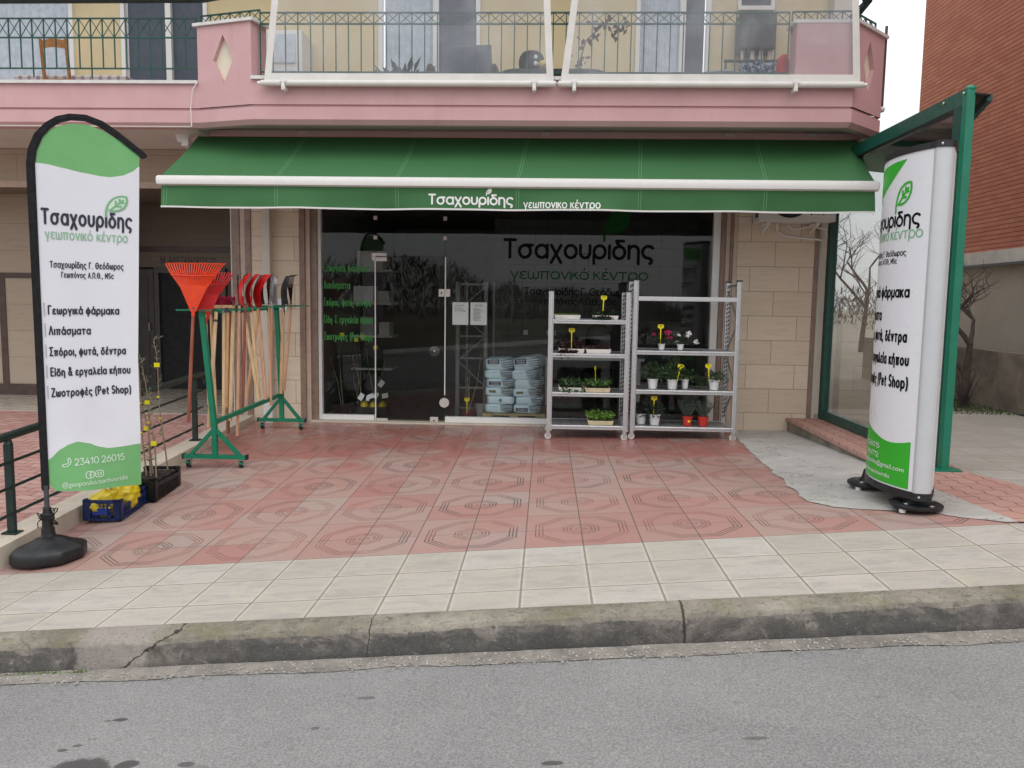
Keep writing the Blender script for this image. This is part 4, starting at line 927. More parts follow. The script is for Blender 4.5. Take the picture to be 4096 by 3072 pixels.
for sx in (-2.945, -1.635, -.335, .964, 2.285):
    mb = MB()
    for dx in (-.014, .014):
        u = (sx+dx-AX0)/(AX1-AX0-.05)
        mb.grid(1, 6, lambda a, b: (lambda p: (p[0]+.0035*(a-.5), p[1]-.0025, p[2]))(valance(u, b)))
        mb.grid(1, 16, lambda a, b: (lambda p: (p[0]+.0035*(a-.5), p[1]-.001, p[2]+.0028))(canvas((sx+dx+4.22)/7.63, b)))
    build("stitching", mb, 'logo_leaf', A)
mb = MB()
for u0 in (0.004, 0.008): mb.grid(1, 6, lambda a, b: (lambda p: (p[0]+.003*(a-.5), p[1]-.0025, p[2]))(valance(u0, b)))
build("stitching", mb, 'logo_leaf', A)
vf = lambda u, v, o: (u, valY(u, cl((2.782-v)/.23))-.003-o, v)
lines("lettering", 'white_print', A, [("Τσαχουριδης", -1.285, 2.608, .097, .895, .14), ("γεωπονικο κέντρο", -.265, 2.574, .077, .81, .105)], vf)
mb2 = MB(); leafmark(mb2, None, -.668, 2.700, .068, vf, 0.0048); build("emblem", mb2, 'white_print', A)
# cassette brackets at both ends, and the folding arms under the cloth
for x, s in ((-4.36, -1), (3.64, 1)):
    build("bracket", MB().prism([(0, 0), (.10*s, .0), (.14*s, .11), (-.05*s, .11)], lambda u, v, h: (x+u, -.56+.12*h, 3.42+v)).box(x-.04, x+.04, -.59, -.47, 3.37, 3.46), 'alu_white', A, bevel=0.004)
build("roller_bar", MB().box(-4.26, 3.58, -.49, -.455, 3.515, 3.575), 'pink', A)
for x in (-2.95, -0.05, 2.1, 3.05): build("bolt_plate", MB().box(x-.05, x+.05, -.51, -.4905, 3.54, 3.568), 'fitting', A)
for x in (-2.6, 1.9):
    build("folding_arm", MB().tube([(x, -.5, 3.34), (x+.6, -.95, 3.10), (x+.05, -1.45, 2.83)], .02, 8), 'alu_white', A)

# ================================================================== balcony blinds and balcony furniture
def blind(x0b, x1b, x0t, x1t, label, knobs):
    zb, zt3, yb, yt = 3.93, 5.35, -1.265, -1.225
    P = lambda u, v: (lambda a, b: (a+(b-a)*u, yb+(yt-yb)*v, zb+(zt3-zb)*v))(x0b+(x0t-x0b)*v, x1b+(x1t-x1b)*v)
    W = x1b-x0b; bl = thing("clear_blind", label, "blind", ((x0b+x1b)/2, yb, zb), "clear roll-down balcony blinds")
    bw = .075/W; bh = .10/(zt3-zb)
    build("film", MB().grid(60, 20, lambda u, v: (lambda p: (p[0], p[1]+.006*mnoise.noise(V(p[0]*3, p[2]*3, 1)), p[2]))(P(bw+(1-2*bw)*u, bh+(1-bh)*v))), 'pvc', bl, smooth=True)
    mb = MB()
    for a, b in ((0, bw), (1-bw, 1)): mb.grid(1, 10, lambda u, v: P(a+(b-a)*u, bh+(1-bh)*v))
    mb.grid(60, 3, lambda u, v: (lambda p: (p[0], p[1]-.003*mnoise.noise(V(p[0]*9, p[2]*9, 4)), p[2]))(P(u, bh*v)))
    build("border", mb, 'pvc_border', bl, smooth=True)
    build("bottom_bar", MB().tube([(x0b-.02, yb-.018, zb-.012), (x1b+.02, yb-.018, zb-.012)], .033, 12), 'pvc_border', bl, smooth=True)
    build("end_cap", MB().tube([(x0b-.06, yb-.018, zb-.012), (x0b-.02, yb-.018, zb-.012)], .02, 10).tube([(x1b+.06, yb-.018, zb-.012), (x1b+.02, yb-.018, zb-.012)], .02, 10), 'alu_white', bl, smooth=True)
    for kx in knobs:
        c = build("clip", MB().box(kx-.035, kx+.035, yb-.062, yb-.05, zb-.01, zb+.03).box(kx-.02, kx+.02, yb-.058, yb+.075, zb-.09, zb-.045).box(kx-.018, kx+.018, yb-.06, yb-.05, zb-.09, zb-.0), 'alu_white', bl, bevel=.003)
        build("screw", MB().tube([(kx, yb-.066, zb-.07), (kx, yb-.055, zb-.07)], .008, 8), 'steel', c)
blind(-3.15, 0.03, -3.00, -0.06, "clear balcony blind with cream border above the left half of the awning", (-2.92, -0.18))
blind(0.10, 3.29, 0.27, 3.20, "clear balcony blind with cream border above the awning's right half, before the laundry", (0.25, 2.60))
o = tag(build("rolled_awning", MB().tube([(-8.5, -1.05, 4.885), (-3.9, -1.05, 4.90), (-3.4, -1.15, 4.94)], .055, 12), 'green_dark', org=(-6, -1.05, 4.93), smooth=True), "dark green rolled awning tube along the top edge over the left balcony", "awning")
o = tag(build("rolled_awning", MB().tube([(3.12, -1.2, 5.30), (3.52, -0.72, 4.97), (3.40, -0.6, 4.82)], .05, 12), 'green_dark', org=(3.5, -.7, 4.9), smooth=True), "dark green bent awning tube at the right end of the balcony", "awning")
c = tag(build("cord", MB().tube([(-3.99, -1.03, 4.0), (-4.05, -1.04, 3.9), (-4.075, -1.04, 3.7), (-4.07, -1.04, 3.50)], .006, 6), 'cord', org=(-4.0, -1.03, 3.5)), "thin white cord hanging down the pink balcony front beside the diamond post", "cord")
c = tag(build("rolled_blind", MB().tube([(3.80, -.58, 4.75), (3.80, -.58, 3.86)], .016, 8), 'strip_dark', org=(3.8, -.58, 3.8)), "brown rolled side blind hanging at the right corner of the pink balcony", "blind")
build("weight", MB().ball((3.80, -.58, 3.83), .035, .035, .035), 'alu_white', c, smooth=True)

t = thing("dining_chair", "orange brown wooden chair behind the left balcony railing", "chair", (-5.95, -0.45, 3.70))
for x in (-6.11, -5.80): build("back_post", MB().tube([(x, -.45, 3.70), (x-.01, -.47, 4.2), (x-.01, -.52, 4.62)], .02, 8), 'wood', t, smooth=True)
build("back_rail", MB().grid(8, 1, lambda u, v: (-6.11+.31*u, -.52-.02*math.sin(math.pi*u), 4.50+.10*v+.02*math.sin(math.pi*u))), 'wood', t); build("back_rail", MB().box(-6.10, -5.81, -.48, -.46, 4.12, 4.17), 'wood', t)
build("seat", MB().box(-6.13, -5.77, -.46, -.10, 4.10, 4.14), 'wood', t)
for x in (-6.11, -5.80): build("leg", MB().box(x-.018, x+.018, -.14, -.10, 3.70, 4.10), 'wood', t)
t = thing("balcony_table", "balcony table under a checked cloth behind the wooden chair", "table", (-5.9, -0.15, 3.70))
build("tablecloth", MB().box(-6.55, -5.15, -.40, .02, 4.02, 4.24), 'check', t, bevel=.03); build("leg", MB().box(-6.4, -6.3, -.3, -.2, 3.7, 4.02), 'alu_white', t); build("leg", MB().box(-5.4, -5.3, -.3, -.2, 3.7, 4.02), 'alu_white', t)
t = tag(build("balcony_cabinet", MB().box(-3.45, -3.0, -.35, .06, 3.7, 4.78), 'ac_white', org=(-3.2, -.15, 3.7), bevel=.01), "white louvred cabinet standing at the left end behind the clear blind", "cabinet")
for z in (3.98, 4.40): build("door_panel", MB().box(-3.40, -3.08, -.365, -.352, z, z+.33), 'curtain', t)
def dark_plant(x, y, lab, n=26, m='dry_leaf', zb=3.7, h=.5):
    q = thing("balcony_plant", lab, "plant", (x, y, zb)); build("pot", MB().lathe([(.07, 0), (.10, .18), (.10, .2)], (x, y, zb), 14), 'dark_grey', q, smooth=True)
    mb = MB()
    for i in range(n):
        a = random.uniform(0, 6.28); e = random.uniform(.3, 1.3); d = V(math.cos(a)*math.cos(e), math.sin(a)*math.cos(e), math.sin(e))
        mb.leaf(V(x, y, zb+.2)+d*random.uniform(.0, h*.5), d, random.uniform(.12, .22)*h/.5, .06*h/.5)
    build("foliage", mb, m, q)
dark_plant(-1.98, -.85, "small dark leafy plant at the left behind the clear blind", 40, 'leaf_dark')
dark_plant(-1.68, -.85, "bigger dark leafy plant beside the smaller one behind the clear blind", 60, 'leaf_dark', h=.6)
t = thing("armchair", "dark fabric balcony armchair with an orange cushion on its seat", "chair", (-1.05, -.55, 3.7))
build("backrest", MB().prism([(-.33, 4.0), (.33, 4.0), (.30, 4.62), (-.28, 4.60)], lambda u, v, h: (-1.02+u, -.35+.06*h, v)), 'shutter', t, bevel=.02)
build("seat", MB().box(-1.35, -.70, -.78, -.36, 4.02, 4.10), 'dark_grey', t, bevel=.02)
for x in (-1.40, -.66): build("armrest", MB().ball((x, -.6, 4.17), .06, .25, .14), 'dark_grey', t, smooth=True)
for x, y in ((-1.36, -.75), (-.70, -.75), (-1.36, -.4), (-.70, -.4)): build("leg", MB().box(x-.02, x+.02, y-.02, y+.02, 3.7, 4.02), 'dark_grey', t)
tag(build("cushion", MB().ball((-1.02, -.62, 4.16), .13, .12, .06), 'orange', org=(-1.02, -.62, 4.1), smooth=True), "orange cushion lying on the dark balcony armchair", "cushion")
t = thing("garden_table", "low rounded tubular garden table straddling the gap between the two blinds", "table", (0.05, -.55, 3.7))
build("tabletop", MB().rbox(-.58, .62, -.85, -.30, 4.16, 4.20, .2, 6), 'dark_grey', t)
for x in (-.5, .54): build("leg", MB().tube([(x, -.8, 4.16), (x*1.08, -.8, 4.05), (x*1.1, -.8, 3.7)], .018, 8), 'dark_grey', t); build("leg", MB().tube([(x, -.35, 4.16), (x*1.08, -.35, 4.05), (x*1.1, -.35, 3.7)], .018, 8), 'dark_grey', t)
t = thing("cloth_bag", "black cloth bag with two white buttons and yellow trim on the garden table", "bag", (-.23, -.6, 4.2))
build("body", MB().ball((-.23, -.6, 4.33), .15, .10, .14, e=.8), 'black_matt', t, smooth=True); build("trim", MB().ball((-.09, -.64, 4.30), .10, .07, .05), 'yellow_bag', t, smooth=True)
for z in (4.37, 4.30): build("button", MB().ball((-.18, -.70, z), .022, .012, .026), 'white_print', t, smooth=True)
t = thing("hanging_plant", "dried dark red plant hanging between the two clear blinds", "plant", (.42, -.85, 4.3))
build("stem", MB().tube([(.28, -.85, 3.7), (.30, -.85, 4.2), (.38, -.85, 4.5), (.62, -.85, 4.72)], .008, 6), 'bark', t)
mb = MB()
for i in range(70):
    k = random.choice([(.62, 4.70, .10), (.78, 4.64, .07), (.38, 4.52, .09), (.34, 4.30, .10), (.50, 4.62, .06), (.30, 4.18, .06)])
    p = V(k[0]+random.gauss(0, k[2]*.5), -.85+random.gauss(0, .05), k[1]+random.gauss(0, k[2]*.6)); mb.leaf(p, V(random.uniform(-1, 1), random.uniform(-1, 1), random.uniform(-1, .3)), .09, .05)
build("foliage", mb, 'dry_leaf', t)
t = thing("boiler", "dark wall boiler with pale pipes behind the right blind", "boiler", (2.45, 0.0, 4.55))
build("casing", MB().box(2.24, 2.66, -.22, .09, 4.62, 5.04), 'dark_grey', t, bevel=.02)
build("pipe", MB().tube([(2.30, -.1, 4.62), (2.30, -.1, 4.45), (2.62, -.1, 4.45), (2.62, -.1, 4.62)], .025, 8).tube([(2.42, -.1, 4.62), (2.42, -.1, 4.5)], .03, 8).tube([(2.52, -.1, 4.62), (2.52, -.1, 4.5)], .03, 8), 'alu_white', t, smooth=True)
t = thing("clothes_rack", "dark drying rack behind the right blind, loaded with laundry", "rack", (2.45, -.6, 3.7))
build("top_rail", MB().tube([(1.98, -.6, 4.36), (2.85, -.6, 4.36)], .018, 8), 'dark_grey', t)
for x in (2.0, 2.83): build("leg", MB().tube([(x, -.75, 3.7), (x, -.6, 4.36), (x, -.45, 3.7)], .012, 6), 'dark_grey', t)
tag(build("laundry", MB().grid(30, 12, lambda u, v: (2.12+.52*u+.02*math.sin(v*9), -.66-.035*math.sin(u*17)-.02*math.sin(v*6+u*5), 3.85+.48*v)), 'laundry', org=(2.38, -.66, 3.85), smooth=True), "navy and white patterned laundry hanging over the drying rack", "laundry")
tag(build("laundry", MB().ball((2.62, -.72, 4.18), .085, .06, .22, fn=lambda q: q*(1+.18*mnoise.noise(q*14))), 'cloth_red', org=(2.62, -.72, 3.96), smooth=True), "red cloth bundle hanging beside the patterned laundry", "laundry")
t = thing("wash_basket", "round grey laundry basket on the balcony left of the patterned laundry", "basket", (1.92, -.7, 3.7)); build("body", MB().lathe([(.20, 0), (.25, .42), (.25, .44), (.22, .42)], (1.92, -.7, 3.7), 24), 'basket', t, smooth=True); build("rim", MB().lathe([(.245, .43), (.265, .45), (.245, .47), (.225, .45)], (1.92, -.7, 3.7), 24), 'basket', t, smooth=True)

# ================================================================== air conditioner and drain pipe
t = thing("air_conditioner", "white outdoor air conditioner on the stone wall under the right end of the awning", "air conditioner", (2.97, -.12, 2.55))
build("casing", MB().box(2.50, 3.40, -.44, -.14, 2.57, 3.12), 'ac_white', t, bevel=.012)
build("fan_grille", MB().tube([(2.86, -.452, 2.86), (2.86, -.441, 2.86)], .25, 36), 'black', t, smooth=True)
mb = MB()
for r in (.06, .11, .16, .21): mb.tube([(2.86+r*math.cos(R(a)), -.457, 2.86+r*math.sin(R(a))) for a in range(0, 361, 12)], .003, 5)
build("grille_rings", mb, 'dark_grey', t)
build("side_vent", MB().box(2.497, 2.505, -.40, -.34, 2.62, 2.70).box(2.497, 2.505, -.32, -.26, 2.62, 2.70), 'black', t)
for x in (2.62, 3.20): build("wall_bracket", MB().bar((x, -.42, 2.545), (x, -.12, 2.545), .035, .035).bar((x, -.40, 2.53), (x, -.13, 2.46), .02, .02), 'alu_white', t)
mb = MB().box(3.08, 3.30, -.4435, -.4405, 2.63, 2.69); build("sticker", mb, 'paper', t)
mb = MB(); btext(mb, "ΨΥΚΤΙΚΗ", 3.135, 2.645, .036, fy(-.4437), width=.15); mb.tube([(3.11, -.4455, 2.66), (3.11, -.444, 2.66)], .016, 12); build("sticker_print", mb, 'bag_navy', t)
build("pipe", MB().tube([(2.78, -.2, 2.56), (2.80, -.17, 2.47), (2.90, -.15, 2.42), (3.10, -.14, 2.40), (3.36, -.14, 2.38)], .014, 8).tube([(2.9, -.2, 2.55), (2.98, -.17, 2.50), (3.2, -.16, 2.54), (3.38, -.2, 2.50), (3.40, -.16, 2.42)], .010, 8), 'cord', t, smooth=True)
t = thing("drain_pipe", "pale square drain pipe running down the left stone pier behind the tools", "pipe", (-3.53, -.15, 0)); build("shaft", MB().box(-3.584, -3.483, -.215, -.122, .30, 3.3), 'white_plaster', t, bevel=.006); build("foot", MB().box(-3.592, -3.475, -.225, -.122, -.03, .298), 'alu_white', t, bevel=.006)
tag(build("notice_plate", MB().box(-3.475, -3.30, -.135, -.121, 1.42, 1.57), 'paper', org=(-3.4, -.13, 1.42)), "blank white plate on the left stone pier behind the red shovels", "plate")

# ================================================================== low wall and railing on the left
build_ = build
w_ = tag(build("low_wall", MB().grid(1, 24, lambda u, v: (-3.75-.22*u, -5.06+5.0*v, wtop(-5.06+5.0*v))).grid(1, 24, lambda u, v: (-3.75, -5.06+5.0*v, -.7+(wtop(-5.06+5.0*v)+.7)*u)).grid(1, 24, lambda u, v: (-3.97, -5.06+5.0*v, -.7+(wtop(-5.06+5.0*v)+.7)*u))
          .add([(-3.75, -5.06, -.7), (-3.97, -5.06, -.7), (-3.97, -5.06, wtop(-5.06)), (-3.75, -5.06, wtop(-5.06))], [(0, 1, 2, 3)]), 'ramp_wall', org=(-3.86, -2.5, -.1)), "low sloping wall with pale stone top along the left edge of the red forecourt", "wall")
t = thing("ramp_railing", "dark green steel railing standing on the low stone wall at the left", "railing", (-3.86, -3.0, -.08))
for Y in (-4.68, -3.15, -1.62):
    z = wtop(Y); p = build("post", MB().bar((-3.86, Y, z+.012), (-3.86, Y, z+.66), .055, .035).lathe([(.032, 0), (.02, .045), (.0, .05)], (-3.86, Y, z+.655), 10), 'green_dark', t, bevel=.004)
    build("base_plate", MB().box(-3.915, -3.805, Y-.045, Y+.045, z+.001, z+.012), 'green_dark', p)
for dz, r in ((.53, .012), (.345, .012), (.15, .012)):
    build("rail", MB().tube([(-3.845, -7.0, wtop(-7.0)+dz), (-3.845, -1.45, wtop(-1.45)+dz)], r, 8), 'green_dark', t, smooth=True)
zr = lambda Y: wtop(Y)+.715
build("handrail", MB().tube([(-3.86, -7.0, zr(-7.0)), (-3.86, -1.50, zr(-1.5)), (-3.86, -1.38, zr(-1.38)-.015), (-3.86, -1.32, zr(-1.3)-.06), (-3.86, -1.31, zr(-1.3)-.13)], .031, 12), 'green_dark', t, smooth=True)

# ================================================================== feather flag
PX, PY = -3.495, -4.83
gflag = gz(PX, PY)
def F(u, z, o=0.0):
    u = u*(1.085+.11*cl((z-1.1)/1.5)); z = 1.57+(z-1.57)*.987
    a = R(48+4*cl((2.75-z)/2.5)); d = Vector((math.sin(a), math.cos(a), 0)); nn = Vector((d.y, -d.x, 0))
    q = Vector((PX, PY, z))+d*u+nn*(o+.018*math.sin(u*9+z*1.3)*cl((2.7-z)/2)*cl(u/.3)+.05*cl((.55-z)/.5)*math.sin(u*6.5))
    return (q.x, q.y, q.z)
def interp(P, u):
    for (a, za), (b, zb) in zip(P, P[1:]):
        if u <= b:
            t = cl((u-a)/(b-a)); t = t*t*(3-2*t)*.35+t*.65; return za+(zb-za)*t
    return P[-1][1]
T1 = [(.0, 2.50), (.03, 2.594), (.075, 2.678), (.13, 2.734), (.21, 2.768), (.29, 2.776), (.37, 2.753), (.45, 2.704), (.575, 2.609)]
W1 = [(.0, 2.475), (.08, 2.472), (.15, 2.458), (.265, 2.437), (.36, 2.425), (.41, 2.425), (.48, 2.445), (.535, 2.48), (.575, 2.525)]
W2 = [(.0, .385), (.03, .412), (.09, .475), (.14, .505), (.19, .52), (.26, .50), (.32, .467), (.377, .450), (.45, .452), (.575, .465)]
B2 = [(.0, .27), (.04, .19), (.07, .173), (.3, .158), (.575, .143)]
t = thing("feather_flag", "tall white and green feather flag with shop name, left of the forecourt", "flag", (PX, PY, gflag))
for lo, hi, m, nm in ((W1, T1, 'flag_green', "top_panel"), (W2, W1, 'flag_white', "cloth"), (B2, W2, 'flag_green', "bottom_panel")):
    build(nm, MB().grid(46, 40, lambda u, v: F(.575*u, interp(lo, .575*u)+(interp(hi, .575*u)-interp(lo, .575*u))*v)), m, t, smooth=True)
sl = [(0.0, z/10) for z in range(2, 25)]+[(.0, 2.46), (.012, 2.56), (.045, 2.66), (.095, 2.735), (.15, 2.785), (.21, 2.812), (.29, 2.82), (.37, 2.795), (.45, 2.738), (.55, 2.650), (.60, 2.606)]
mb = MB(); ribbon(mb, [(u-.004, z) for u, z in sl], .022, F, -.008); ribbon(mb, [(u-.004, z) for u, z in sl], .022, F, .008)
mb.tube([F(u, z) for u, z in sl], .011, 8)
build("sleeve", mb, 'black_matt', t)
build("pole", MB().tube([(PX, PY, .24), (PX, PY, .0), (PX, PY, gflag+.1)], [.017, .017, .02], 10), 'dark_grey', t, smooth=True)
fl = lambda u, z, o: F(u, z, o+.003)
FL = (("Γεωργικά φάρμακα", .40), ("Λιπάσματα", .233), ("Σπόροι, φυτά, δέντρα", .44), ("Είδη & εργαλεία κήπου", .466), ("Ζωοτροφές (Pet Shop)", .466))
lines("lettering", 'logo_dark', t, [("Τσαχουριδης", .042, 2.068, .096, .485, .13), ("Τσαχουρίδης Γ. Θεόδωρος", .075, 1.766, .040, .406, .125), ("Γεωπόνος Α.Π.Θ., MSc", .135, 1.698, .036, .29, .125)], fl, ax=.78)
lines("lettering", 'logo_dark', t, [(tx, .056, (1.440, 1.296, 1.147, 1.003, .856)[i], .0465, wd, .165) for i, (tx, wd) in enumerate(FL)], fl, ax=.78, cap=1.2)
lines("lettering", 'logo_green_pale', t, [("γεωπονικό κέντρο", .056, 1.965, .062, .45, .10)], fl, ax=.78)
mb = MB()
for z in (1.440, 1.296, 1.147, 1.003, .856): ribbon(mb, [(.034, z-.012), (.034, z+.075)], .0035, fl, .001)
build("list_marks", mb, 'bar_grey', t)
mb = MB(); mf = MB(); leafmark(mb, mf, .386, 2.142, .155, fl, .0068); build("emblem", mb, 'logo_leaf', t); build("emblem_fill", mf, 'leaf_tint', t)
mb = MB(); stext(mb, "23410 26015", .168, .352, .046, fl, width=.302, wt=.10, ax=.85)
btext(mb, "@geoponiko.tsachouridis", .088, .200, .050, fl, width=.40, off=.002)
ph = [(.136, .408), (.143, .398), (.146, .380), (.138, .360), (.124, .348), (.108, .345), (.096, .351), (.101, .364), (.114, .366), (.122, .366), (.132, .378), (.129, .392), (.130, .404), (.136, .408)]
ribbon(mb, ph, .003, fl, .001)
def rsq(cx, cz, a): return [(cx-a+.01, cz+a), (cx+a-.01, cz+a), (cx+a, cz+a-.01), (cx+a, cz-a+.01), (cx+a-.01, cz-a), (cx-a+.01, cz-a), (cx-a, cz-a+.01), (cx-a, cz+a-.01), (cx-a+.01, cz+a)]
ribbon(mb, rsq(.253, .272, .024), .0028, fl, .001); ribbon(mb, rsq(.311, .272, .024), .0028, fl, .0012); ribbon(mb, [(.311+.011*math.cos(a/8*math.pi), .272+.011*math.sin(a/8*math.pi)) for a in range(17)], .0028, fl, .0014)
ribbon(mb, [(.264, .288), (.258, .289), (.255, .283), (.255, .249)], .0030, fl, .0016); ribbon(mb, [(.246, .272), (.264, .272)], .0028, fl, .0018); ribbon(mb, [(.326, .288), (.3262, .2882)], .003, fl, .002)
build("lettering", mb, 'pale_print', t)
b = thing("flag_base", "black moulded plastic weight base holding up the feather flag", "base", (PX, PY, gflag))
mb = MB()
def basef(u, v):
    a = u*2*math.pi; lob = .252-.012*abs(math.sin(a*4))-.012*max(0, math.cos(a*2)) ; P = [(1.0, 0.0), (1.04, .02), (1.04, .07), (.99, .085), (.9, .098), (.62, .122), (.34, .155), (.2, .165), (.17, .20), (.15, .21)]
    i = v*(len(P)-1); k = int(min(i, len(P)-2)); q = i-k; r = P[k][0]+(P[k+1][0]-P[k][0])*q; z = P[k][1]+(P[k+1][1]-P[k][1])*q
    rr = (lob if r > .4 else .252)*r; x, y = PX+rr*math.cos(a), PY+rr*math.sin(a)*.86
    return (x, y, gflag+.012+z+(0.08*(x-PX)))
build("body", mb.grid(72, 18, basef), 'black', b, smooth=True, auto=60)
build("neck", MB().lathe([(.045, .20), (.042, .235), (.036, .24), (.036, .30), (.045, .305), (.045, .335), (.03, .345), (.026, .38), (.02, .385)], (PX, PY, gflag), 20).tube([(PX+.03, PY-.03, gflag+.32), (PX+.075, PY-.05, gflag+.32)], .012, 8), 'black', b, smooth=True)
mb = MB()
for k in range(3): mb.tube([(PX+(.05+.012*k)*math.cos(a/10*2*math.pi)+.02, PY+.03*math.sin(a/10*2*math.pi)-.03, gflag+.36+.03*math.sin(a*.9+k)-.012*a*.5) for a in range(11+k*3)], .004, 5)
build("tie_cord", mb, 'black_matt', b)

# ================================================================== curved totem sign on the right
TX = 2.632
def face(u, z, o=0.0, side=-1):
    s_ = (u-.47)/.47; x = .060+.146*(1-s_*s_); return (TX+side*(x+o)-.05*s_, -3.78-u, z)
tz0, tz1 = .315, 2.615
t = thing("totem_sign", "white curved totem sign with green leaf print beside the raised brick ledge", "sign", (TX, -4.25, .16))
build("face_panel", MB().grid(40, 2, lambda u, v: face(.94*u, tz0+(tz1-tz0)*v)), 'sign_white', t, smooth=True)
build("face_panel", MB().grid(40, 2, lambda u, v: face(.94*u, tz0+(tz1-tz0)*v, 0, 1)), 'sign_white', t, smooth=True)
def endcap(s):
    yc = -4.25+s*.47; P = [(TX-.083+.083*(1-math.cos(a)), yc+s*.055*math.sin(a)) for a in [math.pi*i/14 for i in range(15)]]
    P = [(TX+s*.05-.062*math.cos(math.pi*i/14), yc+s*.05*math.sin(math.pi*i/14)**.6) for i in range(15)]
    return MB().prism(P, lambda u, v, h: (u, v, tz0+(tz1-tz0)*h))
build("edge_profile", endcap(-1), 'sign_grey', t, smooth=True, auto=50); build("edge_profile", endcap(1), 'sign_grey', t, smooth=True, auto=50)
def capring(z0, z1, g):
    L = [face(.94*i/24, 0, g)[:2] for i in range(25)]; e = [(TX-.05-(.062+g)*math.cos(math.pi*i/10), -4.72-(.05+g)*math.sin(math.pi*i/10)**.6) for i in range(1, 10)]
    Rr = [face(.94-.94*i/24, 0, g, 1)[:2] for i in range(25)]; f_ = [(TX+.05+(.062+g)*math.cos(math.pi*i/10), -3.78+(.05+g)*math.sin(math.pi*i/10)**.6) for i in range(1, 10)]
    return MB().prism(L+e+Rr+f_, lambda u, v, h: (u, v, z0+(z1-z0)*h))
build("top_cap", capring(tz1, tz1+.042, .008), 'black', t, smooth=True, auto=40); build("bottom_cap", capring(tz0-.052, tz0, .006), 'black', t, smooth=True, auto=40)
for z in (tz1+.02, tz0-.026): build("screw", MB().ball((TX-.085, -4.772, z), .009, .006, .009, 8, 6), 'steel', t, smooth=True)
for Y, ex in ((-4.62, 1), (-3.84, 1)):
    zg = gz(TX, Y); ft = build("foot", MB().lathe([(.168, .028), (.173, .034), (.173, .05), (.16, .058), (.09, .062), (.07, .09), (.055, .15), (.05, tz0-.05-zg)], (2.60, Y, zg), 36), 'black', t, smooth=True)
    build("levelling_stud", MB().tube([(2.60-.12, Y-.07, zg), (2.60-.12, Y-.07, zg+.03)], .022, 10).tube([(2.60+.12, Y+.07, zg), (2.60+.12, Y+.07, zg+.03)], .022, 10), 'white_pot', ft)
    build("bolt", MB().ball((2.51, Y-.06, zg+.058), .022, .022, .008).ball((2.65, Y-.12, zg+.056), .026, .02, .008).ball((2.72, Y+.04, zg+.056), .022, .022, .008), 'steel', ft, smooth=True)
ff = lambda u, z, o: face(u, z, o+.0012)
lines("lettering", 'logo_black', t, [("Τσαχουριδης", .06, 2.135, .093, .805, .125), ("Τσαχουρίδης Γ. Θεόδωρος", .155, 1.930, .037, .615, .11), ("Γεωπόνος Α.Π.Θ., MSc", .24, 1.878, .034, .443, .11)], ff)
lines("lettering", 'logo_black', t, [(tx, .115, (1.645, 1.482, 1.337, 1.176, 1.018)[i], .066, en-.115, .15) for i, (tx, en) in enumerate((("Γεωργικά φάρμακα", .82), ("Λιπάσματα", .504), ("Σπόροι, φυτά, δέντρα", .822), ("Είδη & εργαλεία κήπου", .85), ("Ζωοτροφές (Pet Shop)", .855)))], ff, cap=1.2)
lines("lettering", 'logo_leaf', t, [("γεωπονικό κέντρο", .10, 2.045, .071, .795, .085)], ff)
mb = MB(); leafmark(mb, None, .632, 2.225, .20, ff, .0085); build("emblem", mb, 'sign_green', t)
def gpatch(lo, hi, u0, u1, n=30):
    return MB().grid(n, 8, lambda u, v: (lambda uu: face(uu, lo(uu)+(hi(uu)-lo(uu))*v, .0015))(u0+(u1-u0)*u))
build("green_print", gpatch(lambda u: .325, lambda u: .655-.03*math.sin(math.pi*cl((u-.55)/.36))+(.10*cl((.55-u)/.45))**1.0, .0, .91), 'sign_green', t)
build("green_print", gpatch(lambda u: 2.33+.25*max(0, (u/.725))**2.6, lambda u: 2.51+.072*math.sin(.5*math.pi*u/.725), .0, .725), 'sign_green', t)
f3 = lambda u, z, o: face(u, z, o+.003)
lines("lettering", 'white_print', t, [("23410 26015", .20, .560, .032, .41, .10), ("494772", .385, .493, .032, .215, .10)], f3)
for tx, x, z, sz, wd in (("geoponiko@gmail.com", .335, .436, .046, .54), ("@geoponiko.tsachouridis", .20, .368, .042, .55)):
    mb = MB(); btext(mb, tx, x, z, sz, f3, width=wd); build("lettering", mb, 'white_print', t)

# ================================================================== tool rack with tools
t = thing("tool_rack", "green steel rack on castors carrying long-handled garden tools", "rack", (-3.28, -1.5, -.1))
def rack_end(fx, fyy, top, x0, x1, zf):
    build("foot_bar", MB().bar((x0, fyy, zf+.115), (x1, fyy, zf+.115), .05, .04), 'green_paint', t, bevel=.003)
    for x in (x0-.004, x1+.004): build("end_plug", MB().box(x-.008, x+.008, fyy-.027, fyy+.027, zf+.09, zf+.14), 'black', t)
    build("post", MB().bar((fx, fyy, zf+.135), (fx, fyy, zf+.42), .05, .05, (0, 1, 0)).bar((fx, fyy, zf+.40), top, .05, .05, (0, 1, 0)), 'green_paint', t, bevel=.003)
    for x in (x0+.07, x1-.07): build("brace", MB().bar((x, fyy, zf+.13), (fx, fyy, zf+.40), .035, .04, (0, 1, 0)), 'green_paint', t, bevel=.003)
    for x in (x0+.05, x1-.05):
        c = build("castor", MB().tube([(x-.016, fyy, zf+.038), (x+.016, fyy, zf+.038)], .037, 20), 'rubber', t, smooth=True)
        build("fork", MB().box(x-.022, x-.018, fyy-.02, fyy+.02, zf+.03, zf+.085).box(x+.018, x+.022, fyy-.02, fyy+.02, zf+.03, zf+.085).box(x-.03, x+.03, fyy-.035, fyy+.035, zf+.083, zf+.093).tube([(x-.024, fyy, zf+.038), (x+.024, fyy, zf+.038)], .018, 12), 'steel', c)
        build("brake", MB().box(x-.018, x+.018, fyy-.055, fyy-.03, zf+.05, zf+.068), 'green_bright', c, bevel=.004)
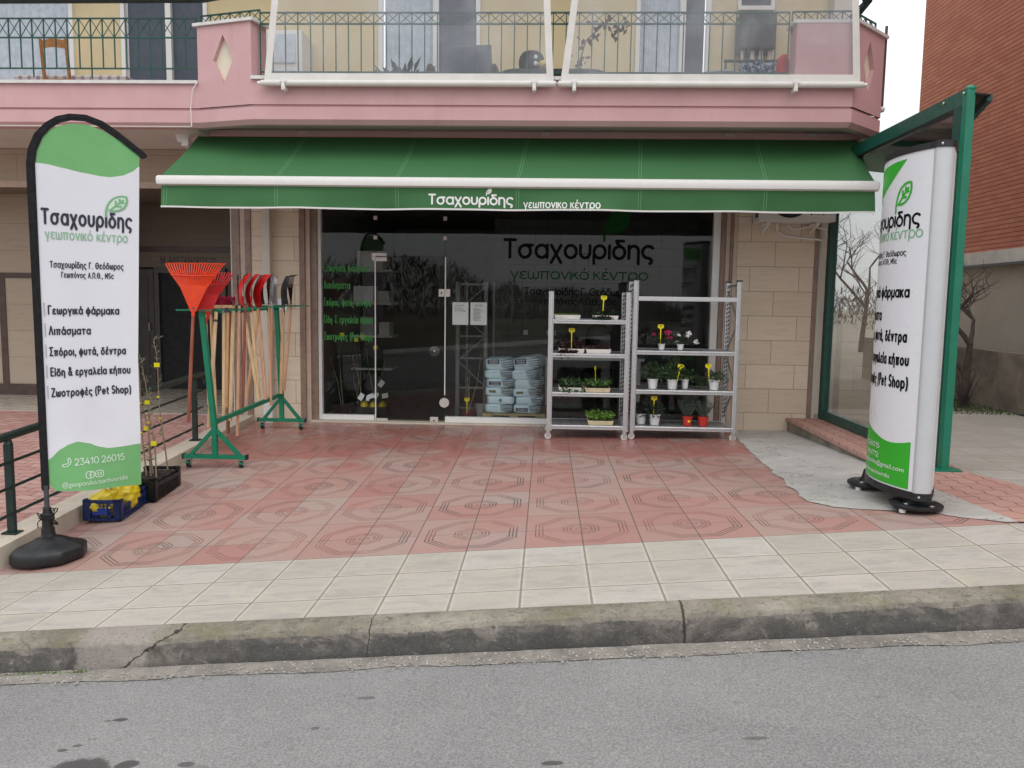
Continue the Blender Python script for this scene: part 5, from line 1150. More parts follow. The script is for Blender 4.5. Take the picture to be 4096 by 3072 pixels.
rack_end(-3.31, -2.40, (-3.42, -2.38, 1.42), -3.63, -2.99, gz(-3.3, -2.4))
rack_end(-3.23, -0.60, (-3.27, -0.62, 1.46), -3.52, -2.94, gz(-3.2, -.6))
build("rail", MB().bar((-3.33, -2.38, .32), (-3.235, -.62, .40), .035, .045), 'green_paint', t, bevel=.003)
build("rail", MB().bar((-3.42, -2.42, 1.415), (-3.27, -.55, 1.455), .03, .03), 'green_paint', t, bevel=.002)
for Y, xa, xb, z in ((-2.42, -3.66, -3.30, 1.432), (-2.28, -3.62, -3.12, 1.435), (-1.95, -3.52, -3.10, 1.44), (-1.5, -3.5, -3.08, 1.45), (-1.05, -3.46, -3.04, 1.46), (-.68, -3.42, -2.98, 1.47), (-.6, -3.3, -2.88, 1.475)):
    build("hook_bar", MB().bar((xa, Y, z+.012), (xb, Y, z+.012), .022, .014), 'green_paint', t)

def tool(kind, i, top, bot, hm, label, r=.0155, tilt=0.0, g="long-handled garden tools hanging in the green rack"):
    """head stands above the rack, handle hangs down"""
    top, bot = Vector(top), Vector(bot); d = (top-bot).normalized()
    o = thing({'leafrake': "leaf_rake", 'hoe': "hoe", 'broom': "broom", 'rake': "garden_rake", 'wire': "wire_rake", 'scoop': "plastic_shovel", 'spade': "steel_shovel", 'mattock': "mattock"}[kind], label, {'leafrake': "rake", 'rake': "rake", 'wire': "rake", 'scoop': "shovel", 'spade': "shovel"}.get(kind, kind), tuple(bot), g)
    build("handle", MB().tube([bot, bot+(top-bot)*.5, top+d*.03], [r, r*1.05, r*.9], 10), hm, o, smooth=True)
    q = Matrix.Translation(top) @ Matrix.Rotation(tilt, 4, 'Z')
    L = Vector((d.x, d.y, d.z))
    def at(x, y, z): return q @ Vector((x+L.x/L.z*z, y+L.y/L.z*z, z))
    if kind == 'leafrake':
        build("head", MB().prism([(-.025, -.02), (.025, -.02), (.14, .23), (-.14, .23)], lambda u, v, h: at(u, -.008+.016*h-.05*v, v)), o and LR[i], o, bevel=.002)
        mb = MB()
        for k in range(23):
            s = (k-11)/11; x0, x1 = s*.135, s*.285
            mb.tube([at(x0, -.012, .225), at(x1*.82, -.028, .36), at(x1, -.02, .445-.018*s*s+.012*abs(s)), at(x1*1.0, .03, .452)], [.0078, .0068, .0062, .005], 5)
        build("tines", mb, LR[i], o)
        build("crossbar", MB().tube([at(-.225, -.03, .335), at(0, -.033, .325), at(.225, -.03, .335)], .005, 6), LR[i], o)
        build("ferrule", MB().tube([at(0, 0, -.06), at(0, 0, .0)], .018, 10), LR[i], o)
    elif kind == 'hoe':
        build("socket", MB().tube([at(0, 0, -.07), at(0, 0, .03)], [.019, .014], 10), 'blade_dark', o, smooth=True)
        build("blade", MB().tube([at(0, 0, .02), at(.02, 0, .055), at(.07, 0, .06)], .008, 8).prism([(-.07, .02), (.07, .02), (.08, .07), (-.08, .07)], lambda u, v, h: at(.07+.03*h+v*.2, u, v)), 'blade_dark', o)
    elif kind == 'mattock':
        build("blade", MB().box(-.02, .02, -.02, .02, -.02, .04).prism([(-.13, .0), (-.02, .012), (.02, .012), (.12, .0), (.12, .012), (.0, .035), (-.13, .012)], lambda u, v, h: (u, -.02+.04*h, v)).xf(q), 'blade_dark', o)
    elif kind == 'broom':
        build("block", MB().box(-.11, .11, -.03, .03, .02, .055).xf(q), 'handle_tan', o, bevel=.005)
        build("socket", MB().tube([at(0, 0, -.03), at(0, 0, .03)], .017, 10), 'white_pot', o, smooth=True)
        mb = MB()
        for k in range(220):
            x = random.uniform(-.105, .105); y = random.uniform(-.028, .028); mb.tube([at(x, y, .05), at(x*1.12+random.gauss(0, .004), y*1.25, .135+random.uniform(-.01, .012))], .0028, 3, False)
        build("bristles", mb, 'magenta', o)
    elif kind == 'rake':
        build("socket", MB().tube([at(0, 0, -.06), at(0, 0, .06)], [.017, .010], 8), 'blade_dark', o, smooth=True)
        mb = MB().tube([at(-.19, 0, .06), at(.19, 0, .06)], .008, 6)
        for k in range(13): x = -.18+.03*k; mb.tube([at(x, 0, .06), at(x, -.015, .12), at(x, -.03, .145)], [.006, .005, .002], 5)
        build("head", mb, 'blade_dark', o)
    elif kind == 'wire':
        build("socket", MB().tube([at(0, 0, -.05), at(0, 0, .05)], [.016, .012], 8), 'blade_dark', o, smooth=True)
        mb = MB()
        for k in range(15):
            s = (k-7)/7; mb.tube([at(s*.02, 0, .04), at(s*.11, -.012, .22), at(s*.17, -.01, .35), at(s*.172, .035, .375)], .0022, 4)
        build("tines", mb, 'wire', o)
        build("crossbar", MB().tube([at(-.115, -.014, .23), at(.115, -.014, .23)], .006, 6), LR[i] if i in LR else 'wire', o)
    elif kind == 'scoop':
        def sc(u, v):
            w = .10+.035*min(1, v*1.6); x = (u-.5)*2*w; return at(x, -.02-.055*math.sin(v*3.0)+.085*v*v+.035*(2*u-1)**2, -.03+.38*v)
        mb = MB().grid(14, 14, sc).grid(14, 14, lambda u, v: (lambda p: (p[0], p[1]+.006, p[2]))(sc(u, v)))
        build("blade", mb, 'red', o, smooth=True)
        build("socket", MB().tube([at(0, 0, -.08), at(0, .0, .10)], [.02, .016], 10), 'red', o, smooth=True)
    elif kind == 'spade':
        m = LR.get(i, 'blade_dark')
        def sp(u, v):
            w = .115*(1 if v < .45 else math.sqrt(max(0.0, 1-((v-.45)/.55)**2))); w = max(w, .004); return at((2*u-1)*w, -.035*math.sin(v*2.4)+.03*(2*u-1)**2+.06*v*v, .0+.34*v)
        build("blade", MB().grid(14, 22, sp).grid(14, 22, lambda u, v: (lambda p: (p[0], p[1]+.004, p[2]))(sp(u, v))), m, o, smooth=True)
        build("socket", MB().tube([at(0, 0, -.12), at(0, 0, .0), at(0, -.012, .13)], [.02, .02, .008], 10), m, o, smooth=True)
LR = {0: 'orange', 1: 'red', 14: 'magenta', 15: 'blade_bright'}
TD = [('leafrake', (-3.45, -2.5, 1.45), (-3.53, -2.5, .34), 'handle_red', 0, "big orange plastic leaf rake on a red-brown handle, nearest the street in the rack"),
 ('leafrake', (-3.40, -2.34, 1.37), (-3.37, -2.38, .50), 'handle_tan', .25, "red plastic leaf rake half hidden behind the big orange one"),
 ('hoe', (-3.32, -2.28, 1.40), (-3.41, -2.30, .26), 'handle_pale', .3, "hoe with pale handle leaning left, just right of the front rack post"),
 ('broom', (-3.44, -2.12, 1.44), (-3.39, -2.17, .35), 'handle_tan', .2, "magenta bristle broom just right of the orange leaf rake"),
 ('broom', (-3.36, -1.98, 1.44), (-3.36, -2.05, .34), 'handle_pale', .1, "second magenta bristle broom, overlapping the first on its right"),
 ('mattock', (-3.33, -1.96, 1.44), (-3.37, -1.96, .42), 'handle_tan', .2, "dark mattock lying flat on the rack behind the magenta brooms"),
 ('rake', (-3.32, -1.83, 1.44), (-3.37, -1.85, .26), 'handle_pale', -1.2, "black toothed garden rake seen edge on, left of the red shovels"),
 ('wire', (-3.29, -1.74, 1.46), (-3.34, -1.74, .08), 'handle_rose', -1.15, "black wire rake on a rosy handle reaching lowest to the floor"),
 ('hoe', (-3.44, -1.63, 1.42), (-3.49, -1.63, .08), 'handle_brown', -.4, "hoe on a brown handle at the back, ending in a pointed tip"),
 ('wire', (-3.31, -1.52, 1.46), (-3.36, -1.52, .35), 'handle_red', -1.2, "dark wire rake on a thick red-brown handle in the middle of the rack"),
 ('scoop', (-3.38, -1.41, 1.49), (-3.22, -1.41, .44), 'handle_pale', -1.05, "left red plastic shovel with its handle slanting to the right"),
 ('scoop', (-3.33, -1.30, 1.49), (-3.25, -1.30, .43), 'handle_pale', -1.1, "middle red plastic shovel between two others like it"),
 ('scoop', (-3.28, -1.19, 1.49), (-3.43, -1.19, .42), 'handle_tan', -.9, "right red plastic shovel with its handle slanting to the left"),
 ('spade', (-3.34, -1.05, 1.50), (-3.25, -1.09, .40), 'handle_rose', -.75, "dark pointed steel shovel right of the red plastic ones"),
 ('wire', (-3.26, -.92, 1.47), (-3.23, -.98, .31), 'handle_rose', -1.1, "wire rake with a magenta crossbar behind the bright shovel"),
 ('spade', (-3.24, -.87, 1.50), (-3.28, -.87, .37), 'handle_rose', -.85, "bright steel shovel between two dark ones"),
 ('spade', (-3.14, -.76, 1.50), (-3.18, -.76, .43), 'handle_tan', -.95, "dark pointed steel shovel at the right end of the rack"),
 ('wire', (-3.08, -.65, 1.48), (-3.18, -.65, .46), 'handle_rose', -1.0, "dark wire rake leaning out furthest right beside the window")]
for i, (kd, tp, bt, hm, ti, lab) in enumerate(TD): tool(kd, i, tp, bt, hm, lab, tilt=ti, r=.0165 if kd in ('leafrake', 'wire', 'broom') else .0205)

# ================================================================== crates with saplings and yellow sacks
def crate(name, label, c, lx, ly, h, m, rot=0.0, zt=None):
    """open plastic harvest crate: lattice sides, solid corners, rim"""
    x, y = c; z = gz(x, y)+.004; o = thing(name, label, "crate", (x, y, z)); T = Matrix.Translation(V(x, y, z)) @ Matrix.Rotation(rot, 4, 'Z')
    build("base", MB().box(-lx/2+.01, lx/2-.01, -ly/2+.01, ly/2-.01, .0, .008).xf(T), m, o)
    for (ax, L, sgn) in (('x', lx, 1), ('x', lx, -1), ('y', ly, 1), ('y', ly, -1)):
        mb = MB(); off = (ly if ax == 'x' else lx)/2*sgn
        P = (lambda a, b, q: V(a, off-q*sgn, b)) if ax == 'x' else (lambda a, b, q: V(off-q*sgn, a, b))
        def br(a0, a1, b0, b1, d=.006):
            vs = [P(a, b, q) for q in (0, d) for (a, b) in ((a0, b0), (a1, b0), (a1, b1), (a0, b1))]; mb.add(vs, [(0,1,2,3), (4,7,6,5), (0,4,5,1), (1,5,6,2), (2,6,7,3), (3,7,4,0)])
        dip = .045 if ax == 'y' else 0.0
        br(-L/2, L/2, 0, .015, .012)
        br(-L/2, -L/2+.05, 0, h, .010); br(L/2-.05, L/2, 0, h, .010)
        br(-L/2+.05, L/2-.05, h-.03-dip, h-dip, .014); br(-L/2, -L/2+.06, h-.02, h+.003, .018); br(L/2-.06, L/2, h-.02, h+.003, .018)
        n = int(L/.026)
        for k in range(1, n): a = -L/2+L*k/n; br(a-.0025, a+.0025, .015, h-.02-dip)
        for b in [h*(k+1)/7 for k in range(6)]:
            if b < h-.03-dip: br(-L/2, L/2, b-.0025, b+.0025, .005)
        for a in (-L/6, L/6): br(a-.006, a+.006, 0, h-dip, .010)
        build("side", mb.xf(T), m, o)
    return o, T
cb_, TB = crate("plastic_crate", "blue lattice crate full of yellow plastic sacks under the feather flag", (-3.57, -3.80), .30, .50, .17, 'crate_blue', R(4))
build("label_panel", MB().box(-.07, .05, -.258, -.252, .05, .105).xf(TB), mat("blue_card", (.01, .035, .25), .6, .1), cb_)
for i, (dx, dy, dz, lab) in enumerate(((-.015, -.125, .115, "yellow film sack at the street end of the blue crate"), (.05, .02, .14, "yellow film sack in the middle of the blue crate"), (0.0, .17, .15, "yellow film sack at the far end of the blue crate"))):
    p = TB @ V(dx, dy, dz)
    s_ = tag(build("yellow_sack", MB().ball(p, (.125, .125, .125)[i]*.92, .125, .105, 44, 28, fn=lambda q: q*(1+.26*mnoise.noise(q*15+V(i, 0, 0))+.30*abs(mnoise.noise(q*32+V(0, i, 0)))+.12*abs(mnoise.noise(q*80))-.06)), 'yellow_bag', org=tuple(p), smooth=True, auto=80), lab, "sack", "yellow sacks in the blue crate")
    build("knot", MB().tube([p+V(-.02, 0, .10), p+V(-.02, .01, .14), p+V(0, .02, .16)], [.02, .012, .035], 8), 'yellow_bag', s_)
ck_, TK = crate("plastic_crate", "black lattice crate of bare olive saplings behind the blue crate", (-3.535, -3.28), .32, .55, .20, 'crate_black', R(3))
build("pot_liner", MB().box(-.14, .14, -.255, .255, .012, .165).xf(TK), 'black', ck_, bevel=.01); build("soil", MB().grid(14, 14, lambda u, v: (-.138+.276*u, -.25+.5*v, .168+.02*mnoise.noise(V(u*7, v*9, 2)))).xf(TK), 'soil', ck_)
def sapling(base, top, label, tagz, leaves, tips=True, seed=0, g="olive saplings in the black crate"):
    random.seed(seed); base, top = Vector(base), Vector(top); o = thing("olive_sapling", label, "sapling", tuple(base), g); d = top-base
    C = lambda s: base+d*s+V(.018*math.sin(s*7+seed), .018*math.cos(s*5+seed), 0)*s
    build("stem", MB().tube([C(s/8) for s in range(9)], [.008-.005*s/8 for s in range(9)], 6), 'bark_pale', o, smooth=True)
    mb = MB(); tw = MB()
    for k in range(leaves):
        s = random.uniform(.12, 1.0) if k % 3 else random.uniform(.75, 1.0); p = C(s); a = random.uniform(0, 6.28); dd = V(math.cos(a)*.7, math.sin(a)*.7, random.uniform(.2, 1))
        if k % 4 == 0: q = p+dd.normalized()*random.uniform(.03, .09); tw.tube([p, q], [.0025, .0015], 4); p = q
        mb.leaf(p, dd, random.uniform(.035, .062), .011)
    build("foliage", mb, 'olive', o); build("twigs", tw, 'bark_pale', o)
    tg = MB()
    for k, s in enumerate(tagz):
        p = C(s); w_, h_ = (.055, .04) if k == 0 else (.03, .014); tg.add([p+V(-w_/2, -.012, -h_/2), p+V(w_/2, -.016, -h_/2), p+V(w_/2, -.018, h_/2), p+V(-w_/2, -.012, h_/2), p+V(-w_/2, -.010, -h_/2), p+V(w_/2, -.014, -h_/2), p+V(w_/2, -.016, h_/2), p+V(-w_/2, -.010, h_/2)], [(0,1,2,3), (4,7,6,5), (0,4,5,1), (2,6,7,3)])
    build("tag", tg, 'yellow_tag', o); return o
zc = gz(-3.53, -3.3)+.175
sapling((-3.48, -3.06, zc), (-3.62, -3.0, 1.19), "olive sapling standing alone at the right of the crate, yellow tag near its tip", [.80, .56, .40], 34, seed=2)
sapling((-3.56, -3.30, zc), (-3.68, -3.22, 1.27), "tallest olive sapling, rising beside the flag edge", [.86, .5, .3], 30, seed=3)
sapling((-3.52, -3.30, zc), (-3.63, -3.14, 1.02), "olive sapling leaning left with a side twig and two yellow ties", [.62, .45], 30, seed=4)
sapling((-3.55, -3.2, zc), (-3.64, -3.2, .80), "short leafy olive sapling in the middle of the clump", [.5, .3], 40, seed=5)
sapling((-3.44, -3.36, zc), (-3.55, -3.2, .72), "shortest olive sapling, at the front corner of the black crate", [.4], 36, seed=6)
random.seed(11)

# ================================================================== green frame shelter beside the totem
t = thing("glazed_shelter", "green steel shelter frame with clear side glazing and dark roof sheet at the right", "shelter", (3.49, -1.7, .17))
SX = 3.47
build("post", MB().box(SX-.03, SX+.036, -3.235, -3.155, .172, 3.375), 'green_bright', t, bevel=.004); build("frame_stile", MB().box(SX-.033, SX+.028, -3.153, -3.02, .172, 3.27), 'green_rail', t, bevel=.004)  # the stile's darker green paints in the shaded side of the post
build("base_plate", MB().box(SX-.11, SX+.12, -3.30, -3.10, .172, .184), 'green_bright', t); build("post_cap", MB().ball((SX+.01, -3.2, 3.385), .045, .045, .03), 'green_bright', t, smooth=True)
build("post", MB().bar((SX, -.16, .172), (SX, -.16, 3.0), .09, .11, (0, 1, 0)), 'green_rail', t, bevel=.004)
build("top_beam", MB().bar((SX, -3.16, 3.325), (SX, .5, 3.325), .06, .13), 'green_mid', t, bevel=.004)
build("bottom_rail", MB().bar((SX, -3.16, .235), (SX, -.2, .235), .06, .11), 'green_rail', t, bevel=.004)
build("gasket", MB().box(SX-.03, SX+.03, -3.01, -.2, 3.235, 3.258), 'black', t)
build("glazing", MB().box(SX-.004, SX+.004, -3.015, -.215, .292, 3.23), 'glass_side', t)
roof = [(SX+.03, -3.25), (SX+.15, -3.25), (SX+.75, -1.15), (SX+.95, .3), (SX+.03, .3)]
build("roof_sheet", MB().prism(roof, lambda u, v, h: (u, v, 3.335+.012*h-.10*(u-SX))), 'smoke', t)
build("roof_rib", MB().bar((SX+.16, -3.22, 3.31), (SX+.78, -1.12, 3.255), .04, .05).bar((SX+.78, -1.12, 3.255), (SX+.96, .3, 3.24), .04, .05).bar((SX+.03, -1.4, 3.30), (SX+.66, -1.4, 3.25), .04, .05), 'green_rail', t)
for y in (-3.19, -2.85): build("bolt", MB().ball((SX-.04, y, 3.35), .01, .014, .014, 8, 6), 'steel', t, smooth=True)

# ================================================================== shelving units with plants
def shelving(name, label, x0, x1, yf, yb, top, shelves, zf, extra_beam=None):
    o = thing(name, label, "shelving", ((x0+x1)/2, (yf+yb)/2, zf)); w = .057
    for x in (x0, x1):
        for y, s in ((yf, 1), (yb, -1)):
            mb = MB(); P = [(-w/2, -.02), (-w*.30, -.024), (-w*.24, -.017), (-w*.08, -.017), (-w*.05, -.024), (w*.05, -.024), (w*.08, -.017), (w*.24, -.017), (w*.30, -.024), (w/2, -.02), (w/2, .02), (-w/2, .02)]
            mb.prism(P, lambda u, v, h: (x+u, y+v, zf+.125+(top-zf-.125)*h)); u_ = build("upright", mb, 'alu', o)
            build("end_cap", MB().box(x-w/2-.003, x+w/2+.003, y-.028, y+.024, top+.0005, top+.016), 'black', u_)
            if s < 0:
                mb = MB()
                for k in range(int((top-zf-.2)/.05)):
                    z = zf+.2+.05*k; mb.box(x-.018, x-.004, y-.0265, y-.0242, z, z+.024).box(x+.004, x+.018, y-.0265, y-.0242, z+.012, z+.036)
                build("slots", mb, 'black', u_)
            c = build("castor", MB().tube([(x-.012, y-.034, zf+.037), (x-.012, y-.008, zf+.037)], .037, 24), 'caster_white', o, smooth=True)
            build("fork", MB().box(x-.03, x+.012, y-.042, y-.037, zf+.03, zf+.10).box(x-.03, x+.012, y-.005, y, zf+.03, zf+.10).box(x-.032, x+.032, y-.042, y+.03, zf+.10, zf+.124).tube([(x-.012, y-.046, zf+.037), (x-.012, y+.002, zf+.037)], .010, 10), 'steel', c)
        zs = [zf+.25+(top-zf-.35)*k/4 for k in range(5)]
        mb = MB()
        for k in range(4): a, b = (yf, yb) if k % 2 else (yb, yf); mb.bar((x, a, zs[k]), (x, b, zs[k+1]), .012, .02)
        mb.bar((x, yf, zs[4]+.06), (x, yb, zs[4]+.06), .012, .02)
        build("cross_brace", mb, 'alu_sheet', o)
    for z in shelves:
        s_ = build("shelf", MB().box(x0+.026, x1-.026, yf+.004, yb-.004, z-.012, z), 'alu_sheet', o)
        for y in (yf, yb):
            P = [(-.011, -.046), (-.018, -.040), (-.018, -.028), (-.008, -.024), (-.008, -.020), (-.018, -.014), (-.018, -.003), (-.013, .003), (.010, .003), (.010, -.046)]
            build("edge_beam", MB().prism(P, lambda u, v, h: (x0+.026+(x1-x0-.052)*h, y+u*(1 if y == yf else -1), z+v)), 'alu', s_)
        mb = MB()
        for k in range(1, int((x1-x0)/.13)): mb.box(x0+.13*k-.002, x0+.13*k+.002, yf+.02, yb-.02, z+.0005, z+.0015)
        build("panel_joints", mb, 'dark_grey', s_)
    if extra_beam:
        for y in (yf, yb): build("edge_beam", MB().box(x0+.026, x1-.026, y-.016, y+.010, extra_beam-.048, extra_beam), 'alu', o, bevel=.004)
    return o
YU = -.97
shelving("metal_shelving", "lower aluminium shelving unit on castors holding seedling trays", .052, .93, YU-.05, -.48, 1.70, (1.378, .990, .540, .158), .0)
shelving("metal_shelving", "taller aluminium shelving unit on castors holding potted plants", 1.015, 2.175, YU-.02, -.44, 1.835, (1.036, .583, .158), .012, 1.655)

def price_tag(x, y, z0, z1, label, rot=0.0, lean=0.0):
    o = thing("price_tag", label, "price tag", (x, y, z0), "yellow stake labels among the plants"); T = Matrix.Translation(V(x, y, z0)) @ Matrix.Rotation(rot, 4, 'Z') @ Matrix.Rotation(lean, 4, 'Y'); h = z1-z0
    build("stake", MB().prism([(-.004, -.03), (.004, -.03), (.006, h-.055), (.018, h-.04), (-.018, h-.04), (-.006, h-.055)], lambda u, v, q: (u, -.002+.004*q, v)).xf(T), 'yellow_tag', o)
    build("plate", MB().rbox(-.034, .034, -.021, .021, -.002, .002, .008, 3).xf(T @ Matrix.Translation(V(0, 0, h-.018)) @ Matrix.Rotation(math.pi/2, 4, 'X')), 'yellow_tag', o)
    mb = MB(); f_ = lambda u, v, q: tuple(T @ V(u, -.0035-q, v))
    for k in range(6): xx = -.022+.0075*k; ribbon(mb, [(xx, h-.012+random.uniform(-.004, .002)), (xx+.003, h-.004+random.uniform(-.003, .003)), (xx+.006, h-.012)], .0011, f_, .0003*k*.3)
    for k in range(3): xx = -.010+.0085*k; ribbon(mb, [(xx, h-.030), (xx+.005, h-.022)], .0011, f_, .0002)
    build("writing", mb, 'ink', o)
def tray(x0, x1, y, z, m, leaf, label, h=.05, n=170, lh=.06, ls=.035, droop=0, spread=1.0, up=1.0, depth=.40):
    o = thing("seed_tray", label, "seedling tray", ((x0+x1)/2, y, z), "polystyrene seedling trays")
    cx, cy, w_ = (x0+x1)/2, y+depth/2, (x1-x0)/2
    mb = MB(); vs = []
    for zz, g in ((0, -.012), (h, 0)): vs += [(cx-w_-g, y-g, z+zz), (cx+w_+g, y-g, z+zz), (cx+w_+g, y+depth+g, z+zz), (cx-w_-g, y+depth+g, z+zz)]
    mb.add(vs, [(0,3,2,1), (4,5,6,7), (0,1,5,4), (1,2,6,5), (2,3,7,6), (3,0,4,7)]); build("tray", mb, m, o, bevel=.006)
    build("soil", MB().grid(16, 16, lambda u, v: (cx-w_+.012+(2*w_-.024)*u, y+.012+(depth-.024)*v, z+h+.002+.005*mnoise.noise(V(u*9, v*9, x0)))), 'soil', o)
    f_ = MB(); st = MB()
    for k in range(n):
        p = V(random.uniform(cx-w_+.015, cx+w_-.015), random.uniform(y+.01, y+depth-.02), z+h); hh = lh*random.uniform(.4, 1)
        q = p+V(random.gauss(0, .012), random.gauss(0, .012), hh); st.tube([p, q], .0014, 3, False)
        for j in range(3):
            a = random.uniform(0, 6.28); f_.leaf(p+(q-p)*random.uniform(.5, 1), V(math.cos(a)*spread, math.sin(a)*spread, random.uniform(.1, .9)*up), ls*random.uniform(.6, 1.2), ls*.5)
    for k in range(droop):
        p = V(random.uniform(cx-w_, cx+w_*(.3 if droop > 60 else 1)), y-.004, z+h*random.uniform(.4, 1.0)); q = p+V(random.gauss(0, .02), -.025, -random.uniform(.0, .07)); st.tube([p, q], .0014, 3, False)
        for j in range(3): f_.leaf(p+(q-p)*random.uniform(.2, 1), V(random.uniform(-1, 1), -.5, random.uniform(-1, .6)), ls*.9, ls*.5)
    build("seedlings", f_, leaf, o); build("stems", st, leaf, o); return o
tr = tray(.088, .392, YU-.02, 1.381, 'foam', 'leaf_c', "white foam tray of tiny sprouts at the left of the top shelf", lh=.012, ls=.014, n=220)
mb = MB(); btext(mb, "ΑΝΤΙΔΙ", .135, 1.398, .028, fy(YU-.0135), width=.10); build("writing", mb, 'bar_grey', tr)
tray(.54, .825, YU-.02, 1.381, 'foam', 'leaf_dark', "white foam tray of dark trailing ivy-like seedlings at the right of the top shelf", lh=.05, ls=.036, droop=70, n=150)
tray(.145, .445, YU-.02, .993, 'foam', 'leaf_red', "white foam tray of straggly dark red seedlings hanging over its front", lh=.10, ls=.045, droop=64, n=90)
tray(.462, .75, YU-.02, .993, 'foam', 'leaf_red', "white foam tray of short dark red seedlings beside the straggly ones", lh=.035, ls=.024, n=150)
tray(.155, .452, YU-.02, .543, 'foam', 'leaf_b', "white foam tray of broad grey-green seedlings on the third shelf", lh=.07, ls=.060, n=100, spread=.6, droop=10)
tray(.458, .755, YU-.02, .543, 'foam_old', 'leaf_a', "yellowish foam tray of mid green seedlings on the third shelf", lh=.065, ls=.055, n=110, spread=.6)
tray(.50, .80, YU-.02, .161, 'foam_old', 'leaf_c', "yellowish foam tray of dense bright green seedlings alone on the bottom shelf", lh=.09, ls=.048, n=230, depth=.34)
price_tag(.645, YU+.05, 1.44, 1.655, "yellow price tag in the top shelf's dark trailing tray", .0, .05)
price_tag(.295, YU+.06, 1.045, 1.275, "yellow price tag standing in the straggly dark red seedlings", 0, 0)
price_tag(.585, YU+.05, .60, .845, "yellow price tag turned edge on in the mid green seedlings", 1.25, -.12)

def pot(kind, x, y, z, r, h, m, label, g=None, plant='bush', leaf='leaf_b', ph=.12, pr=.11, n=160, ls=.05, flower=None, sticker=None, seed=1):
    random.seed(seed); o = thing("potted_plant", label, "potted plant", (x, y, z), g)
    build("pot", MB().lathe([(r*.74, 0), (r*.76, .004), (r*.95, h*.84), (r*.95, h*.86), (r*1.04, h*.87), (r*1.05, h), (r*.97, h), (r*.93, h*.9)], (x, y, z), 28), m, o, smooth=True, auto=40)
    build("soil", MB().lathe([(r*.93, h*.885), (.001, h*.91)], (x, y, z), 18), 'soil', o)
    mb = MB()
    for k in range(5): a = R(200+35*k); mb.box(x+r*.72*math.cos(a)-.006, x+r*.72*math.cos(a)+.006, y+r*.765*math.sin(a)-.004, y+r*.765*math.sin(a)+.002, z+.0015, z+.008)
    build("drain_slots", mb, 'ink', o)
    if sticker:
        build("sticker", MB().grid(6, 1, lambda u, v: (x+r*.94*math.sin(-.1+.5*u), y-(r*.90+.012)*math.cos(-.1+.5*u), z+h*.42+h*.22*v)), sticker, o)
    f_ = MB(); st = MB(); c = V(x, y, z+h*.9)
    if plant == 'spike':
        for k in range(46):
            a = random.uniform(0, 6.28); rr = math.sqrt(random.random()); d = V(math.cos(a)*rr*.75, math.sin(a)*rr*.75, 1.15).normalized(); L = ph*random.uniform(.75, 1.12); p0 = c+V(math.cos(a)*rr*r*.5, math.sin(a)*rr*r*.5, 0); q = p0+d*L
            st.tube([p0, (p0+q)/2+V(random.gauss(0, .006), random.gauss(0, .006), 0), q], [.002, .0018, .0012], 4)
            for j in range(13): f_.leaf(p0+(q-p0)*random.uniform(.1, 1.0), d+V(random.uniform(-.8, .8), random.uniform(-.8, .8), .2), ls*.55, ls*.16)
    else:
        for k in range(n):
            a = random.uniform(0, 6.28); e = random.uniform(-.25 if plant == 'trail' else 0.0, 1.5); rad = random.uniform(.35, 1)**.6; d = V(math.cos(a)*math.cos(e), math.sin(a)*math.cos(e), math.sin(e)); lump = 1+.35*mnoise.noise(d*2.1+V(seed, 0, 0))
            q = c+V(d.x*pr*rad*lump, d.y*pr*rad*lump, max(-.06, d.z*ph*rad*lump+.015))
            if k % 4 == 0: st.tube([c+V(d.x*r*.3, d.y*r*.3, 0), q], [.0025, .0015], 4, False)
            f_.leaf(q, d+V(random.gauss(0, .4), random.gauss(0, .4), random.gauss(0, .4)), ls*random.uniform(.7, 1.2), ls*.45)
    build("foliage", f_, leaf, o); build("stems", st, leaf, o)
    if flower:
        fm, pts = flower; mb = MB()
        for (dx, dy, dz) in pts:
            p = V(x+dx, y+dy, z+dz)
            for j in range(5): a = j*1.256+dx*30; mb.leaf(p, V(math.cos(a), -.3, math.sin(a)*.8+.55), .030, .022)
        build("flowers", mb, fm, o)
    return o
WP = "white pots on the taller shelving"
pot('c', 1.34, YU+.10, 1.039, .040, .075, 'white_pot', "small white pot with pink-flowered cyclamen on the upper shelf", WP, leaf='leaf_dark', ph=.085, pr=.085, n=120, ls=.055, flower=('pink_flower', [(.03, -.05, .20), (.06, -.04, .215), (.085, -.02, .205), (.05, -.06, .19), (-.09, 0, .18), (.05, -.09, .135), (.09, -.06, .15)]), seed=2)
pot('c', 1.555, YU+.10, 1.039, .040, .075, 'white_pot', "small white pot with white-flowered cyclamen on the upper shelf", WP, leaf='leaf_dark', ph=.085, pr=.095, n=110, ls=.055, flower=('white_flower', [(.07, -.03, .195), (.10, -.03, .185), (.09, -.04, .205), (.055, -.05, .17), (.075, -.06, .165), (-.03, -.05, .175), (-.05, -.07, .10), (.17, -.03, .115), (.185, -.02, .09), (.165, -.04, .095)]), seed=3)
pot('h', 1.25, YU+.10, .586, .062, .12, 'white_pot', "white pot of leafy green herb at the left of the middle shelf", WP, ph=.16, pr=.11, n=230, ls=.055, sticker=None, seed=4)
pot('h', 1.475, YU+.08, .586, .062, .12, 'white_pot', "white pot of tall leafy herb with a white sticker, second on the middle shelf", WP, ph=.22, pr=.13, n=300, ls=.055, leaf='leaf_b', sticker='paper', seed=5)
pot('h', 1.635, YU+.16, .586, .042, .115, 'white_pot', "narrow white pot of trailing herb, third on the middle shelf", WP, plant='trail', ph=.10, pr=.09, n=130, ls=.045, seed=6)
mb = MB(); f_ = MB(); t = thing("trailing_plant", "tangle of trailing green herb sprawling on the middle shelf between white pots", "plant", (1.78, YU+.2, .586))
random.seed(5)
